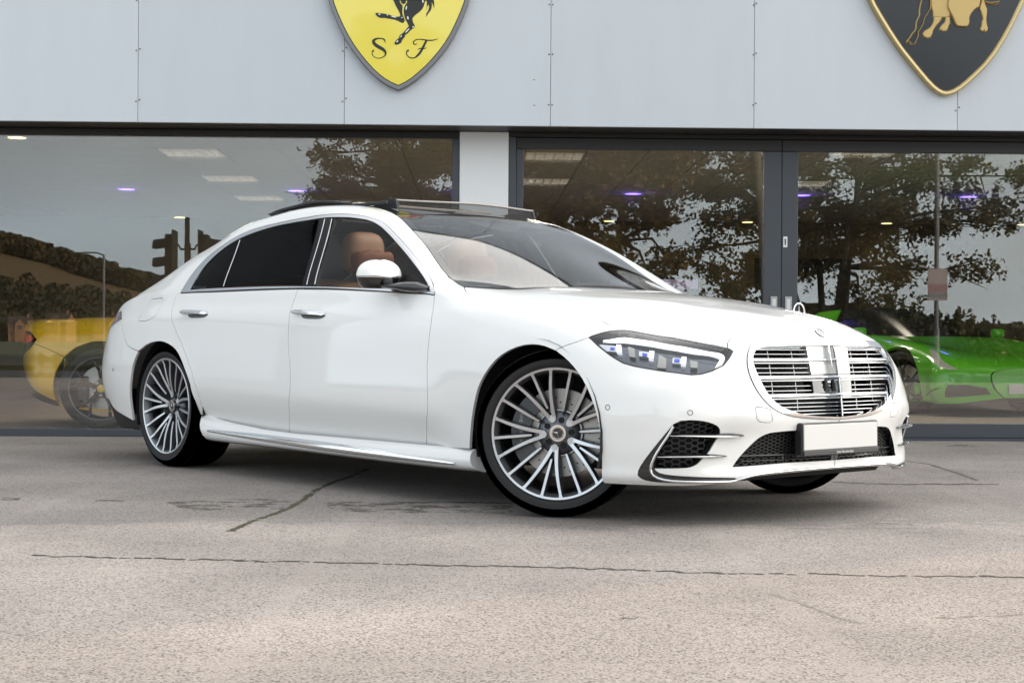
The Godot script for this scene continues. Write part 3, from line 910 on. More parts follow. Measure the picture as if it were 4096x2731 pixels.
func make_sport(called: String, label: String, paint: Material, kind: int) -> Node3D:
	if not sport:
		var us := []
		var pts := []
		for i in SPORT_X.size():
			us.append(-SPORT_X[i])
			var r := []
			for j in 8:
				r.append_array([SPORT_X[i], SPORT_S[i][2 * j], SPORT_S[i][2 * j + 1]])
			pts.append(r)
		sport = Surf.new().make(pts, us, SPORT_V, 0.03, 0.025, Vector3(-1.2, 0.3, 0))
	var c := thing(called, label, "car", "sports cars inside the showroom")
	var dark := mat("matt_black", Color.BLACK)
	var gloss := mat("gloss_black", Color.BLACK)
	var arches := []
	for ax in [0.0, -2.65]:
		var p := PackedVector2Array()
		for k in 25:
			var a := deg_to_rad(lerpf(-30, 210, k / 24.0))
			var x: float = ax + cos(a) * 0.385
			p.append(Vector2(-x, sport_v(-x, 0.335 + sin(a) * 0.385) if sin(a) > -0.45 else -0.02))
		arches.append(p)
	var nose := 0.985
	var whole := PackedVector2Array([Vector2(-0.975, 0.0), Vector2(3.355, 0.0), Vector2(3.355, 1.5), Vector2(-0.975, 1.5)])
	var seam := sport_uv([-3.36, 0.74, -3.2, 0.70, -3.0, 0.62, -2.86, 0.55]) if kind == 1 else PackedVector2Array()
	for s in [false, true]:
		put("body_shell", panel(sport, whole.duplicate(), arches.duplicate(true), paint, 0.0, 0.0, 0.03, s), c)
	if kind == 1:
		for s in [false, true]:
			var st := Tri.new()
			strip(st, sport, seam, 0.0025, 0.002, 0.0, false, s)
			put("panel_seam", st.mesh(dark), c)
	# nose and tail closing faces, floor
	for e in [[0, 1.0], [11, -1.0]]:
		var t := Tri.new()
		var q := PackedVector2Array()
		for j in 8:
			q.append(Vector2(SPORT_S[e[0]][2 * j + 1], SPORT_S[e[0]][2 * j]))
		for j in range(6, -1, -1):
			q.append(Vector2(-SPORT_S[e[0]][2 * j + 1], SPORT_S[e[0]][2 * j]))
		var x: float = SPORT_X[e[0]] - 0.004 * e[1]
		var b := Transform3D(Basis(Vector3(0, 0, -1), Vector3.UP, Vector3(1, 0, 0)), Vector3(x, 0, 0))
		slab(t, q, -0.004, 0.004, b)
		put("nose_face" if e[1] > 0 else "tail_face", t.mesh(paint if kind == 0 else dark), c)
	put("floor_pan", boxm(Vector3(-2.3, 0.12, -0.86), Vector3(-0.4, 0.18, 0.86), dark), c)
	put("inner_core", boxm(Vector3(-2.98, 0.17, -0.64), Vector3(0.60, 0.56, 0.64), dark), c)
	# glasshouse
	var t := Tri.new()
	var secs := [[-0.42, 0.82, 0.62, 0.80], [-0.75, 0.99, 0.60, 0.84], [-1.05, 1.11, 0.56, 0.87], [-1.40, 1.165, 0.54, 0.88], [-1.75, 1.15, 0.54, 0.90], [-2.15, 1.06, 0.56, 0.92], [-2.6, 0.955, 0.50, 0.92]]
	var m := 13
	for s in secs:
		for k in m:
			var a := lerpf(-1.0, 1.0, k / float(m - 1))
			var z: float = signf(a) * (0.80 * pow(absf(a), 0.9) if absf(a) > 0.72 else s[2] * absf(a) / 0.72)
			var yy: float = lerpf(s[1], s[3], pow(clampf((absf(a) - 0.66) / 0.34, 0, 1), 1.1)) - 0.03 * a * a
			var nn := Vector3(0.25, 1.0 - 0.5 * absf(a), a * 1.6).normalized()
			t.vert(Vector3(s[0], yy, z), nn)
	for i in secs.size() - 1:
		for k in m - 1:
			var a := i * m + k
			t.quad(a, a + 1, a + m + 1, a + m)
	put("glasshouse", t.mesh(mat("cabin_glass_black", lin(0.008, 0.009, 0.01), 0.2)), c)
	# wheels
	var rim_m := mat("sport_rim_black", lin(0.02, 0.02, 0.022), 0.25, 0.6)
	for ax in [0.0, -2.65]:
		for s in [1.0, -1.0]:
			var w := part("wheel", c)
			w.position = Vector3(ax, 0.335, 0.80 * s)
			if s < 0:
				w.rotation.y = PI
			elif ax == 0.0 and kind == 0 and s > 0:
				w.rotation.y = 0.38
			t = Tri.new()
			lathe_smooth(t, [Vector2(0.262, 0.115), Vector2(0.29, 0.135), Vector2(0.32, 0.13), Vector2(0.335, 0.10), Vector2(0.335, -0.10), Vector2(0.30, -0.13)], 48, -1.0)
			put("tyre", t.mesh(mat("tyre_rubber", Color.BLACK)), w)
			t = Tri.new()
			lathe_smooth(t, [Vector2(0.262, 0.115), Vector2(0.252, 0.118), Vector2(0.246, 0.10), Vector2(0.24, -0.08)], 48, -1.0)
			put("rim", t.mesh(rim_m if kind == 0 else mat("sport_rim_edge", lin(0.12, 0.13, 0.135), 0.3, 0.6)), w)
			t = Tri.new()
			lathe(t, [Vector2(0.19, 0.03), Vector2(0.08, 0.03)], 40, false, -1.0)
			put("brake_disc", t.mesh(mat("brake_steel", Color.WHITE)), w)
			put("brake_caliper", boxm(Vector3(-0.20, -0.10, 0.0), Vector3(-0.11, 0.10, 0.07), paint if kind == 0 else mat("caliper_dark", lin(0.03, 0.03, 0.03), 0.3), 0.01), w)
			put("caliper_pad", boxm(Vector3(0.12, -0.12, 0.0), Vector3(0.19, 0.02, 0.065), paint if kind == 0 else mat("caliper_dark", Color.BLACK), 0.01), w)
			for k in 5:
				for e in [-1.0, 1.0]:
					t = Tri.new()
					var a := TAU * k / 5 + 0.3
					var p0 := Vector3(cos(a), sin(a), 0) * 0.05 + Vector3(0, 0, 0.075)
					var p1 := Vector3(cos(a + e * 0.10), sin(a + e * 0.10), 0) * 0.15 + Vector3(0, 0, 0.095)
					var p2 := Vector3(cos(a + e * 0.28), sin(a + e * 0.28), 0) * 0.252 + Vector3(0, 0, 0.108)
					sweep(t, PackedVector3Array([p0, p1, p2]), PackedVector3Array([Vector3(0, 0, 1), Vector3(0, 0, 1), Vector3(0, 0, 1)]), PackedFloat32Array([0.016, 0.012, 0.014]), PackedFloat32Array([0.018, 0.014, 0.012]), 6)
					put("spoke", t.mesh(rim_m), w)
			t = Tri.new()
			lathe(t, [Vector2(0.075, 0.05), Vector2(0.07, 0.085), Vector2(0.032, 0.088)], 24, false, -1.0)
			put("hub", t.mesh(rim_m), w)
			t = Tri.new()
			lathe(t, [Vector2(0.032, 0.089), Vector2(0.0, 0.093)], 20, false, -1.0)
			put("centre_cap", t.mesh(mat("cap_yellow", lin(0.62, 0.42, 0.03), 0.35) if kind == 1 else gloss), w)
			for k in 5:
				var a := TAU * k / 5 + 0.3 + PI / 5
				t = Tri.new()
				lathe(t, [Vector2(0.013, 0.08), Vector2(0.012, 0.098), Vector2(0.0, 0.098)], 10, false, -1.0)
				put("wheel_bolt", t.mesh(mat("steel", Color.WHITE)), w).position = Vector3(cos(a) * 0.055, sin(a) * 0.055, 0)
	return c

func build_sports() -> void:
	var tf := facade()
	var yel := mat("yellow_paint", lin(0.78, 0.47, 0.015), 0.3, 0.0, 1.0)
	var y := make_sport("yellow_sports_car", "yellow low sports car parked behind the fixed glazing", yel, 1)
	y.transform = tf * Transform3D(Basis.IDENTITY, Vector3(-3.36 + 2.65, 0.0, -0.92 - 0.93))
	# tail lamp, spoiler lip and rear skirt
	for s in [false, true]:
		put("tail_lamp_recess", panel(sport, sport_uv([-3.345, 0.80, -3.25, 0.80, -3.17, 0.735, -3.22, 0.665, -3.345, 0.60]), [], mat("gloss_black", Color.BLACK), 0.003, 0.0, 0.004, s), y)
		put("tail_lamp", panel(sport, sport_uv([-3.34, 0.765, -3.25, 0.765, -3.19, 0.735, -3.24, 0.70, -3.34, 0.69]), [], mat("tail_lamp_red", lin(0.55, 0.02, 0.03), 0.15, 0.0, 1.0), 0.008, 0.0, 0.006, s), y)
		put("rear_skirt", panel(sport, sport_uv([-3.352, 0.34, -3.352, 0.44, -3.25, 0.36, -3.12, 0.27, -3.02, 0.23, -3.0, 0.15]), [], mat("matt_black", Color.BLACK), 0.004, 0.0, 0.006, s), y)
	var t := Tri.new()
	var path := PackedVector3Array()
	var ups := PackedVector3Array()
	var w := PackedFloat32Array()
	var h := PackedFloat32Array()
	for k in 25:
		var a := lerpf(-1.0, 1.0, k / 24.0)
		path.append(Vector3(-3.36 + 0.16 * pow(absf(a), 4.0), 0.905 - 0.06 * pow(absf(a), 3.0), a * 0.74))
		ups.append(Vector3.UP)
		w.append(0.045)
		h.append(0.012)
	sweep(t, path, ups, w, h, 10)
	put("spoiler_lip", t.mesh(yel), y)
	var grn := mat("green_paint", lin(0.10, 0.52, 0.015), 0.3, 0.0, 1.0)
	var g := make_sport("green_sports_car", "bright green wedge-shaped sports car with black roof behind the sliding doors", grn, 0)
	g.transform = tf * Transform3D(Basis(Vector3.UP, -(PI / 2 - deg_to_rad(19.0))), Vector3(5.12, 0, -4.88))
	for s in [false, true]:
		put("headlamp", panel(sport, smooth_poly(PackedVector2Array([Vector2(-0.86, 0.545), Vector2(-0.78, 0.60), Vector2(-0.60, 0.66), Vector2(-0.42, 0.70), Vector2(-0.36, 0.68), Vector2(-0.45, 0.62), Vector2(-0.64, 0.54), Vector2(-0.80, 0.50)]), 1), [], mat("sport_lamp", lin(0.50, 0.54, 0.50), 0.3, 0.2, 0.6), 0.003, 0.0, 0.006, s), g)
		put("side_intake", panel(sport, PackedVector2Array([Vector2(-0.955, 0.08), Vector2(-0.955, 0.20), Vector2(-0.90, 0.27), Vector2(-0.82, 0.26), Vector2(-0.78, 0.09)]), [], mat("matt_black", Color.BLACK), 0.003, 0.0, 0.004, s), g)
		var st := Tri.new()
		strip(st, sport, sport_uv([0.78, 0.30, 0.55, 0.24, 0.42, 0.20]), 0.006, 0.004, 0.0, true, s)
		put("bumper_crease", st.mesh(mat("matt_black", Color.BLACK)), g)
		# door mirror
		var mt := Tri.new()
		blob(mt, Vector3(-0.78, 0.83, 0.86), Vector3(-0.66, 0.93, 1.0), 0.5, 18, 12)
		tube(mt, [Vector3(-0.72, 0.78, 0.80), Vector3(-0.72, 0.85, 0.90)], 0.02, 8)
		if s:
			flipped(mt)
		put("door_mirror", mt.mesh(grn), g)
		# roof side panel that keeps the body colour behind the windscreen
		mt = Tri.new()
		slab(mt, PackedVector2Array([Vector2(-1.45, 1.14), Vector2(-1.9, 1.12), Vector2(-2.5, 0.97), Vector2(-2.2, 0.93), Vector2(-1.62, 0.93)]), 0.70, 0.715)
		if s:
			flipped(mt)
		put("rear_pillar", mt.mesh(grn), g)
	put("number_plate", boxm(Vector3(0.985, 0.24, -0.26), Vector3(0.995, 0.34, 0.26), mat("plate_white", Color.WHITE), 0.002), g)
# ---------------------------------------------------------------- helpers: meshes
var mats := {}

func mat(key: String, col: Color, rough := 0.6, metal := 0.0, coat := 0.0) -> StandardMaterial3D:
	if mats.has(key):
		return mats[key]
	var m := StandardMaterial3D.new()
	m.resource_name = key
	m.albedo_color = col
	m.roughness = rough
	m.metallic = metal
	if coat > 0.0:
		m.clearcoat_enabled = true
		m.clearcoat = coat
		m.clearcoat_roughness = 0.03
	mats[key] = m
	return m

func lin(r: float, g: float, b: float) -> Color:
	return Color(r, g, b).linear_to_srgb()

func glass(key: String, col: Color, alpha: float, metal := 0.0) -> StandardMaterial3D:
	var m := mat(key, Color(col.r, col.g, col.b, alpha), 0.0, metal)
	m.transparency = BaseMaterial3D.TRANSPARENCY_ALPHA
	return m

# a growing triangle list with positions and normals
class Tri:
	var p := PackedVector3Array()
	var n := PackedVector3Array()
	var uv := PackedVector2Array()
	var idx := PackedInt32Array()
	func vert(a: Vector3, b: Vector3, t := Vector2.ZERO) -> int:
		p.append(a)
		n.append(b)
		uv.append(t)
		return p.size() - 1
	func tri(a: int, b: int, c: int) -> void:
		# wound clockwise as seen from the side the normals point to
		var f := (p[b] - p[a]).cross(p[c] - p[a])
		if f.dot(n[a] + n[b] + n[c]) > 0.0:
			idx.append_array(PackedInt32Array([a, c, b]))
		else:
			idx.append_array(PackedInt32Array([a, b, c]))
	func quad(a: int, b: int, c: int, d: int) -> void:
		tri(a, b, c)
		tri(a, c, d)
	func flat_quad(a: Vector3, b: Vector3, c: Vector3, d: Vector3, out: Vector3) -> void:
		var m := (c - a).cross(d - b)
		if m.length() < 1e-12:
			m = (b - a).cross(c - a)
		m = m.normalized()
		if m.dot(out) < 0.0:
			m = -m
		quad(vert(a, m), vert(b, m, Vector2(1, 0)), vert(c, m, Vector2(1, 1)), vert(d, m, Vector2(0, 1)))
	func flat_tri(a: Vector3, b: Vector3, c: Vector3, out: Vector3) -> void:
		var m := (b - a).cross(c - a).normalized()
		if m.dot(out) < 0.0:
			m = -m
		tri(vert(a, m), vert(b, m), vert(c, m))
	func box(lo: Vector3, hi: Vector3) -> void:
		var c := [Vector3(lo.x, lo.y, lo.z), Vector3(hi.x, lo.y, lo.z), Vector3(hi.x, hi.y, lo.z), Vector3(lo.x, hi.y, lo.z), Vector3(lo.x, lo.y, hi.z), Vector3(hi.x, lo.y, hi.z), Vector3(hi.x, hi.y, hi.z), Vector3(lo.x, hi.y, hi.z)]
		flat_quad(c[0], c[1], c[2], c[3], Vector3(0, 0, -1))
		flat_quad(c[4], c[5], c[6], c[7], Vector3(0, 0, 1))
		flat_quad(c[0], c[1], c[5], c[4], Vector3(0, -1, 0))
		flat_quad(c[3], c[2], c[6], c[7], Vector3(0, 1, 0))
		flat_quad(c[0], c[3], c[7], c[4], Vector3(-1, 0, 0))
		flat_quad(c[1], c[2], c[6], c[5], Vector3(1, 0, 0))
	# box with chamfered edges, built as a stretched 3x3 shell
	func bevel_box(lo: Vector3, hi: Vector3, r: float) -> void:
		var c := (lo + hi) * 0.5
		var h := (hi - lo) * 0.5
		r = minf(r, minf(h.x, minf(h.y, h.z)) * 0.98)
		for ax in 3:
			for s in [-1.0, 1.0]:
				var b := (ax + 1) % 3
				var d := (ax + 2) % 3
				var q := []
				for e in [[-1, -1], [1, -1], [1, 1], [-1, 1]]:
					var v := Vector3.ZERO
					v[ax] = s * h[ax]
					v[b] = e[0] * (h[b] - r)
					v[d] = e[1] * (h[d] - r)
					q.append(c + v)
				var o := Vector3.ZERO
				o[ax] = s
				flat_quad(q[0], q[1], q[2], q[3], o)
		for ax in 3:
			var b := (ax + 1) % 3
			var d := (ax + 2) % 3
			for s in [-1.0, 1.0]:
				for t in [-1.0, 1.0]:
					var q := []
					for e in [-1.0, 1.0]:
						var v := Vector3.ZERO
						v[ax] = e * (h[ax] - r)
						v[b] = s * h[b]
						v[d] = t * (h[d] - r)
						var w := v
						w[b] = s * (h[b] - r)
						w[d] = t * h[d]
						q.append([c + v, c + w])
					var o := Vector3.ZERO
					o[b] = s
					o[d] = t
					flat_quad(q[0][0], q[1][0], q[1][1], q[0][1], o)
		for sx in [-1.0, 1.0]:
			for sy in [-1.0, 1.0]:
				for sz in [-1.0, 1.0]:
					flat_tri(c + Vector3(sx * h.x, sy * (h.y - r), sz * (h.z - r)), c + Vector3(sx * (h.x - r), sy * h.y, sz * (h.z - r)), c + Vector3(sx * (h.x - r), sy * (h.y - r), sz * h.z), Vector3(sx, sy, sz))
	func mesh(m: Material, into: ArrayMesh = null) -> ArrayMesh:
		var a := []
		a.resize(Mesh.ARRAY_MAX)
		a[Mesh.ARRAY_VERTEX] = p
		a[Mesh.ARRAY_NORMAL] = n
		a[Mesh.ARRAY_TEX_UV] = uv
		a[Mesh.ARRAY_INDEX] = idx
		var out := into if into else ArrayMesh.new()
		if p.size() == 0:
			return out
		out.add_surface_from_arrays(Mesh.PRIMITIVE_TRIANGLES, a)
		out.surface_set_material(out.get_surface_count() - 1, m)
		return out

func put(called: String, m: Mesh, parent: Node, material: Material = null) -> MeshInstance3D:
	var o := MeshInstance3D.new()
	o.name = called
	o.mesh = m
	if material:
		o.material_override = material
	parent.add_child(o, true)
	return o

func part(called: String, parent: Node) -> Node3D:
	var o := Node3D.new()
	o.name = called
	parent.add_child(o, true)
	return o

func thing(called: String, label: String, category: String, group := "") -> Node3D:
	var o := Node3D.new()
	o.name = called
	add_child(o, true)
	tag(o, label, category, group)
	return o

func tag(o: Node, label: String, category: String, group := "") -> void:
	o.set_meta("label", label)
	o.set_meta("category", category)
	if group != "":
		o.set_meta("group", group)

func boxm(lo: Vector3, hi: Vector3, m: Material, bevel := 0.0) -> ArrayMesh:
	var t := Tri.new()
	if bevel > 0.0:
		t.bevel_box(lo, hi, bevel)
	else:
		t.box(lo, hi)
	return t.mesh(m)

# lathe round z: profile of (radius, z) from outside to inside
func lathe(t: Tri, prof: Array, seg := 64, close := false, z_out := 1.0) -> void:
	var k := prof.size()
	for i in (k if close else k - 1):
		var a: Vector2 = prof[i]
		var b: Vector2 = prof[(i + 1) % k]
		var d := b - a
		if d.length() < 1e-7:
			continue
		var nn := Vector2(-d.y, d.x).normalized() * z_out
		var r0 := -1
		for s in seg + 1:
			var an := TAU * s / seg
			var c := Vector3(cos(an), sin(an), 0)
			var n3 := c * nn.x + Vector3(0, 0, nn.y)
			var v0 := t.vert(c * a.x + Vector3(0, 0, a.y), n3)
			t.vert(c * b.x + Vector3(0, 0, b.y), n3)
			if r0 >= 0:
				t.quad(r0, v0, v0 + 1, r0 + 1)
			r0 = v0

# smooth lathe (normals averaged along the profile)
func lathe_smooth(t: Tri, prof: Array, seg := 64, z_out := 1.0) -> void:
	var k := prof.size()
	var nn := []
	for i in k:
		var a: Vector2 = prof[maxi(i - 1, 0)]
		var b: Vector2 = prof[mini(i + 1, k - 1)]
		var d := (b - a).normalized()
		nn.append(Vector2(-d.y, d.x) * z_out)
	var first := t.p.size()
	for s in seg + 1:
		var an := TAU * s / seg
		var c := Vector3(cos(an), sin(an), 0)
		for i in k:
			t.vert(c * prof[i].x + Vector3(0, 0, prof[i].y), (c * nn[i].x + Vector3(0, 0, nn[i].y)).normalized())
	for s in seg:
		for i in k - 1:
			var a := first + s * k + i
			t.quad(a, a + k, a + k + 1, a + 1)

# elliptical bar swept along a path; w = half width along side[], h = half height along up[]
func sweep(t: Tri, path: PackedVector3Array, ups: PackedVector3Array, w: PackedFloat32Array, h: PackedFloat32Array, seg := 10, caps := true, power := 1.0) -> void:
	var n := path.size()
	var first := t.p.size()
	for i in n:
		var d := (path[mini(i + 1, n - 1)] - path[maxi(i - 1, 0)]).normalized()
		var up := (ups[i] - d * ups[i].dot(d)).normalized()
		var side := d.cross(up)
		for s in seg + 1:
			var an := TAU * s / seg
			var c := cos(an)
			var sn := sin(an)
			var cx := signf(c) * pow(absf(c), power)
			var cy := signf(sn) * pow(absf(sn), power)
			t.vert(path[i] + side * (cx * w[i]) + up * (cy * h[i]), (side * (c / maxf(w[i], 1e-5)) + up * (sn / maxf(h[i], 1e-5))).normalized())
	for i in n - 1:
		for s in seg:
			var a := first + i * (seg + 1) + s
			t.quad(a, a + 1, a + seg + 2, a + seg + 1)
	if caps:
		for e in [0, n - 1]:
			var d: Vector3 = (path[mini(e + 1, n - 1)] - path[maxi(e - 1, 0)]).normalized() * (-1.0 if e == 0 else 1.0)
			var c := t.vert(path[e], d)
			var q := []
			for s in seg + 1:
				q.append(t.vert(t.p[first + e * (seg + 1) + s], d))
			for s in seg:
				t.tri(c, q[s], q[s + 1])

func tube(t: Tri, path: Array, r: float, seg := 8) -> void:
	var pv := PackedVector3Array(path)
	var ups := PackedVector3Array()
	var w := PackedFloat32Array()
	for i in pv.size():
		var d := (pv[mini(i + 1, pv.size() - 1)] - pv[maxi(i - 1, 0)]).normalized()
		ups.append(Vector3.UP if absf(d.y) < 0.9 else Vector3.RIGHT)
		w.append(r)
	sweep(t, pv, ups, w, w, seg)

# rounded solid: superellipsoid between lo and hi
func blob(t: Tri, lo: Vector3, hi: Vector3, e := 0.45, nu := 28, nv := 18, ymin := -1.0, ymax := 1.0) -> void:
	var c := (lo + hi) * 0.5
	var h := (hi - lo) * 0.5
	var first := t.p.size()
	for j in nv + 1:
		var ph := lerpf(asin(ymin), asin(ymax), float(j) / nv)
		var cy := signf(sin(ph)) * pow(absf(sin(ph)), e)
		var cr := pow(maxf(cos(ph), 0.0), e)
		for i in nu + 1:
			var th := TAU * i / nu
			var q := Vector3(cr * signf(cos(th)) * pow(absf(cos(th)), e), cy, cr * signf(sin(th)) * pow(absf(sin(th)), e))
			var en := 2.0 / e - 1.0
			var g := Vector3(signf(q.x) * pow(absf(q.x), en) / h.x, signf(q.y) * pow(absf(q.y), en) / h.y, signf(q.z) * pow(absf(q.z), en) / h.z)
			t.vert(c + q * h, g.normalized() if g.length() > 1e-9 else Vector3.UP)
	for j in nv:
		for i in nu:
			var a := first + j * (nu + 1) + i
			t.quad(a, a + 1, a + nu + 2, a + nu + 1)

# flat polygon (x, y) given thickness along z from z0 (back) to z1 (front), plus bevel-free sides
func slab(t: Tri, poly: PackedVector2Array, z0: float, z1: float, basis := Transform3D.IDENTITY) -> void:
	var ids := Geometry2D.triangulate_polygon(poly)
	for f in [[z1, 1.0], [z0, -1.0]]:
		var n3: Vector3 = basis.basis * Vector3(0, 0, f[1])
		var b := t.p.size()
		for q in poly:
			t.vert(basis * Vector3(q.x, q.y, f[0]), n3, q)
		for k in range(0, ids.size(), 3):
			t.tri(b + ids[k], b + ids[k + 1], b + ids[k + 2])
	var cw := Geometry2D.is_polygon_clockwise(poly)
	for i in poly.size():
		var a := poly[i]
		var c := poly[(i + 1) % poly.size()]
		var d := (c - a)
		var o := Vector3(d.y, -d.x, 0) * (-1.0 if cw else 1.0)
		t.flat_quad(basis * Vector3(a.x, a.y, z0), basis * Vector3(c.x, c.y, z0), basis * Vector3(c.x, c.y, z1), basis * Vector3(a.x, a.y, z1), basis.basis * o)

func smooth_poly(q: PackedVector2Array, times := 2, closed := true) -> PackedVector2Array:
	for k in times:
		var o := PackedVector2Array()
		var n := q.size()
		for i in (n if closed else n - 1):
			if not closed and i == 0:
				o.append(q[0])
			o.append(q[i].lerp(q[(i + 1) % n], 0.25))
			o.append(q[i].lerp(q[(i + 1) % n], 0.75))
			if not closed and i == n - 2:
				o.append(q[n - 1])
		q = o
	return q

func pv2(a: Array) -> PackedVector2Array:
	var o := PackedVector2Array()
	for i in range(0, a.size(), 2):
		o.append(Vector2(a[i], a[i + 1]))
	return o

# ---------------------------------------------------------------- smooth surfaces through a net of points
class Surf:
	var u0: float
	var v0: float
	var du: float
	var dv: float
	var nu: int
	var nv: int
	var pos := PackedVector3Array()
	var nrm := PackedVector3Array()
	static func second(t: Array) -> Array:
		# rows of the matrix that turns values into second derivatives of the natural cubic spline
		var n := t.size()
		var a := []
		for i in n:
			var row := PackedFloat64Array()
			row.resize(2 * n)
			row.fill(0.0)
			if i == 0 or i == n - 1:
				row[i] = 1.0
			else:
				var h0: float = t[i] - t[i - 1]
				var h1: float = t[i + 1] - t[i]
				row[i - 1] = h0
				row[i] = 2.0 * (h0 + h1)
				row[i + 1] = h1
				row[n + i - 1] = 6.0 / h0
				row[n + i] = -6.0 / h0 - 6.0 / h1
				row[n + i + 1] = 6.0 / h1
			a.append(row)
		for i in n:
			var piv: PackedFloat64Array = a[i]
			var pv: float = piv[i]
			for c in 2 * n:
				piv[c] /= pv
			a[i] = piv
			for r in n:
				if r != i and a[r][i] != 0.0:
					var rw: PackedFloat64Array = a[r]
					var f: float = rw[i]
					for c in 2 * n:
						rw[c] -= f * piv[c]
					a[r] = rw
		var out := []
		for i in n:
			out.append(a[i].slice(n))
		return out
	static func weights(t: Array, m: Array, x: float) -> PackedFloat64Array:
		var n := t.size()
		var k := 0
		while k < n - 2 and x >= t[k + 1]:
			k += 1
		var h: float = t[k + 1] - t[k]
		var a: float = (t[k + 1] - x) / h
		var b: float = (x - t[k]) / h
		var c := (a * a * a - a) * h * h / 6.0
		var d := (b * b * b - b) * h * h / 6.0
		var w := PackedFloat64Array()
		w.resize(n)
		for i in n:
			w[i] = c * m[k][i] + d * m[k + 1][i]
		w[k] += a
		w[k + 1] += b
		return w
	func make(pts: Array, us: Array, vs: Array, step_u: float, step_v: float, outside: Vector3) -> Surf:
		var n := us.size()
		var m := vs.size()
		var mu := second(us)
		var mv := second(vs)
		u0 = us[0]
		v0 = vs[0]
		nu = int((us[n - 1] - us[0]) / step_u) + 2
		nv = int((vs[m - 1] - vs[0]) / step_v) + 2
		du = (us[n - 1] - us[0]) / (nu - 1)
		dv = (vs[m - 1] - vs[0]) / (nv - 1)
		var net := []
		for i in n:
			var row := PackedVector3Array()
			for j in m:
				row.append(Vector3(pts[i][3 * j], pts[i][3 * j + 1], pts[i][3 * j + 2]))
			net.append(row)
		var wv := []
		for j in nv:
			wv.append(weights(vs, mv, v0 + dv * j))
		pos.resize(nu * nv)
		nrm.resize(nu * nv)
		for i in nu:
			var w := weights(us, mu, u0 + du * i)
			var col := PackedVector3Array()
			for j in m:
				var s := Vector3.ZERO
				for k in n:
					s += net[k][j] * w[k]
				col.append(s)
			for j in nv:
				var q := Vector3.ZERO
				var ww: PackedFloat64Array = wv[j]
				for k in m:
					q += col[k] * ww[k]
				pos[i * nv + j] = q
		normals(outside)
		return self
	func normals(outside: Vector3) -> void:
		var sgn := 0.0
		for i in nu:
			for j in nv:
				var a := pos[mini(i + 1, nu - 1) * nv + j] - pos[maxi(i - 1, 0) * nv + j]
				var b := pos[i * nv + mini(j + 1, nv - 1)] - pos[i * nv + maxi(j - 1, 0)]
				var f := a.cross(b).normalized()
				nrm[i * nv + j] = f
				sgn += signf(f.dot(pos[i * nv + j] - outside))
		if sgn < 0.0:
			for k in nrm.size():
				nrm[k] = -nrm[k]
	# the fold along the lower doors: below it the skin turns in under the car
	func fold(outside: Vector3) -> void:
		for k in pos.size():
			var q := pos[k]
			if q.x < -0.38 and q.x > -2.98 and q.y < 0.60:
				var e := (lerpf(0.405, 0.475, (-0.7 - q.x) / 2.1) - q.y) / 0.007
				var soft := log(1.0 + exp(clampf(e, -20.0, 20.0))) if e < 20.0 else e
				pos[k].z -= 0.007 * soft * 0.15 * smoothstep(-2.98, -2.82, q.x) * (1.0 - smoothstep(-0.66, -0.40, q.x))
		normals(outside)
	func sample(src: PackedVector3Array, q: Vector2) -> Vector3:
		var x := clampf((q.x - u0) / du, 0.0, nu - 1.0001)
		var y := clampf((q.y - v0) / dv, 0.0, nv - 1.0001)
		var i := int(x)
		var j := int(y)
		var a := src[i * nv + j].lerp(src[(i + 1) * nv + j], x - i)
		var b := src[i * nv + j + 1].lerp(src[(i + 1) * nv + j + 1], x - i)
		return a.lerp(b, y - j)
	func at(q: Vector2) -> Vector3:
		return sample(pos, q)
	func normal(q: Vector2) -> Vector3:
		return sample(nrm, q).normalized()

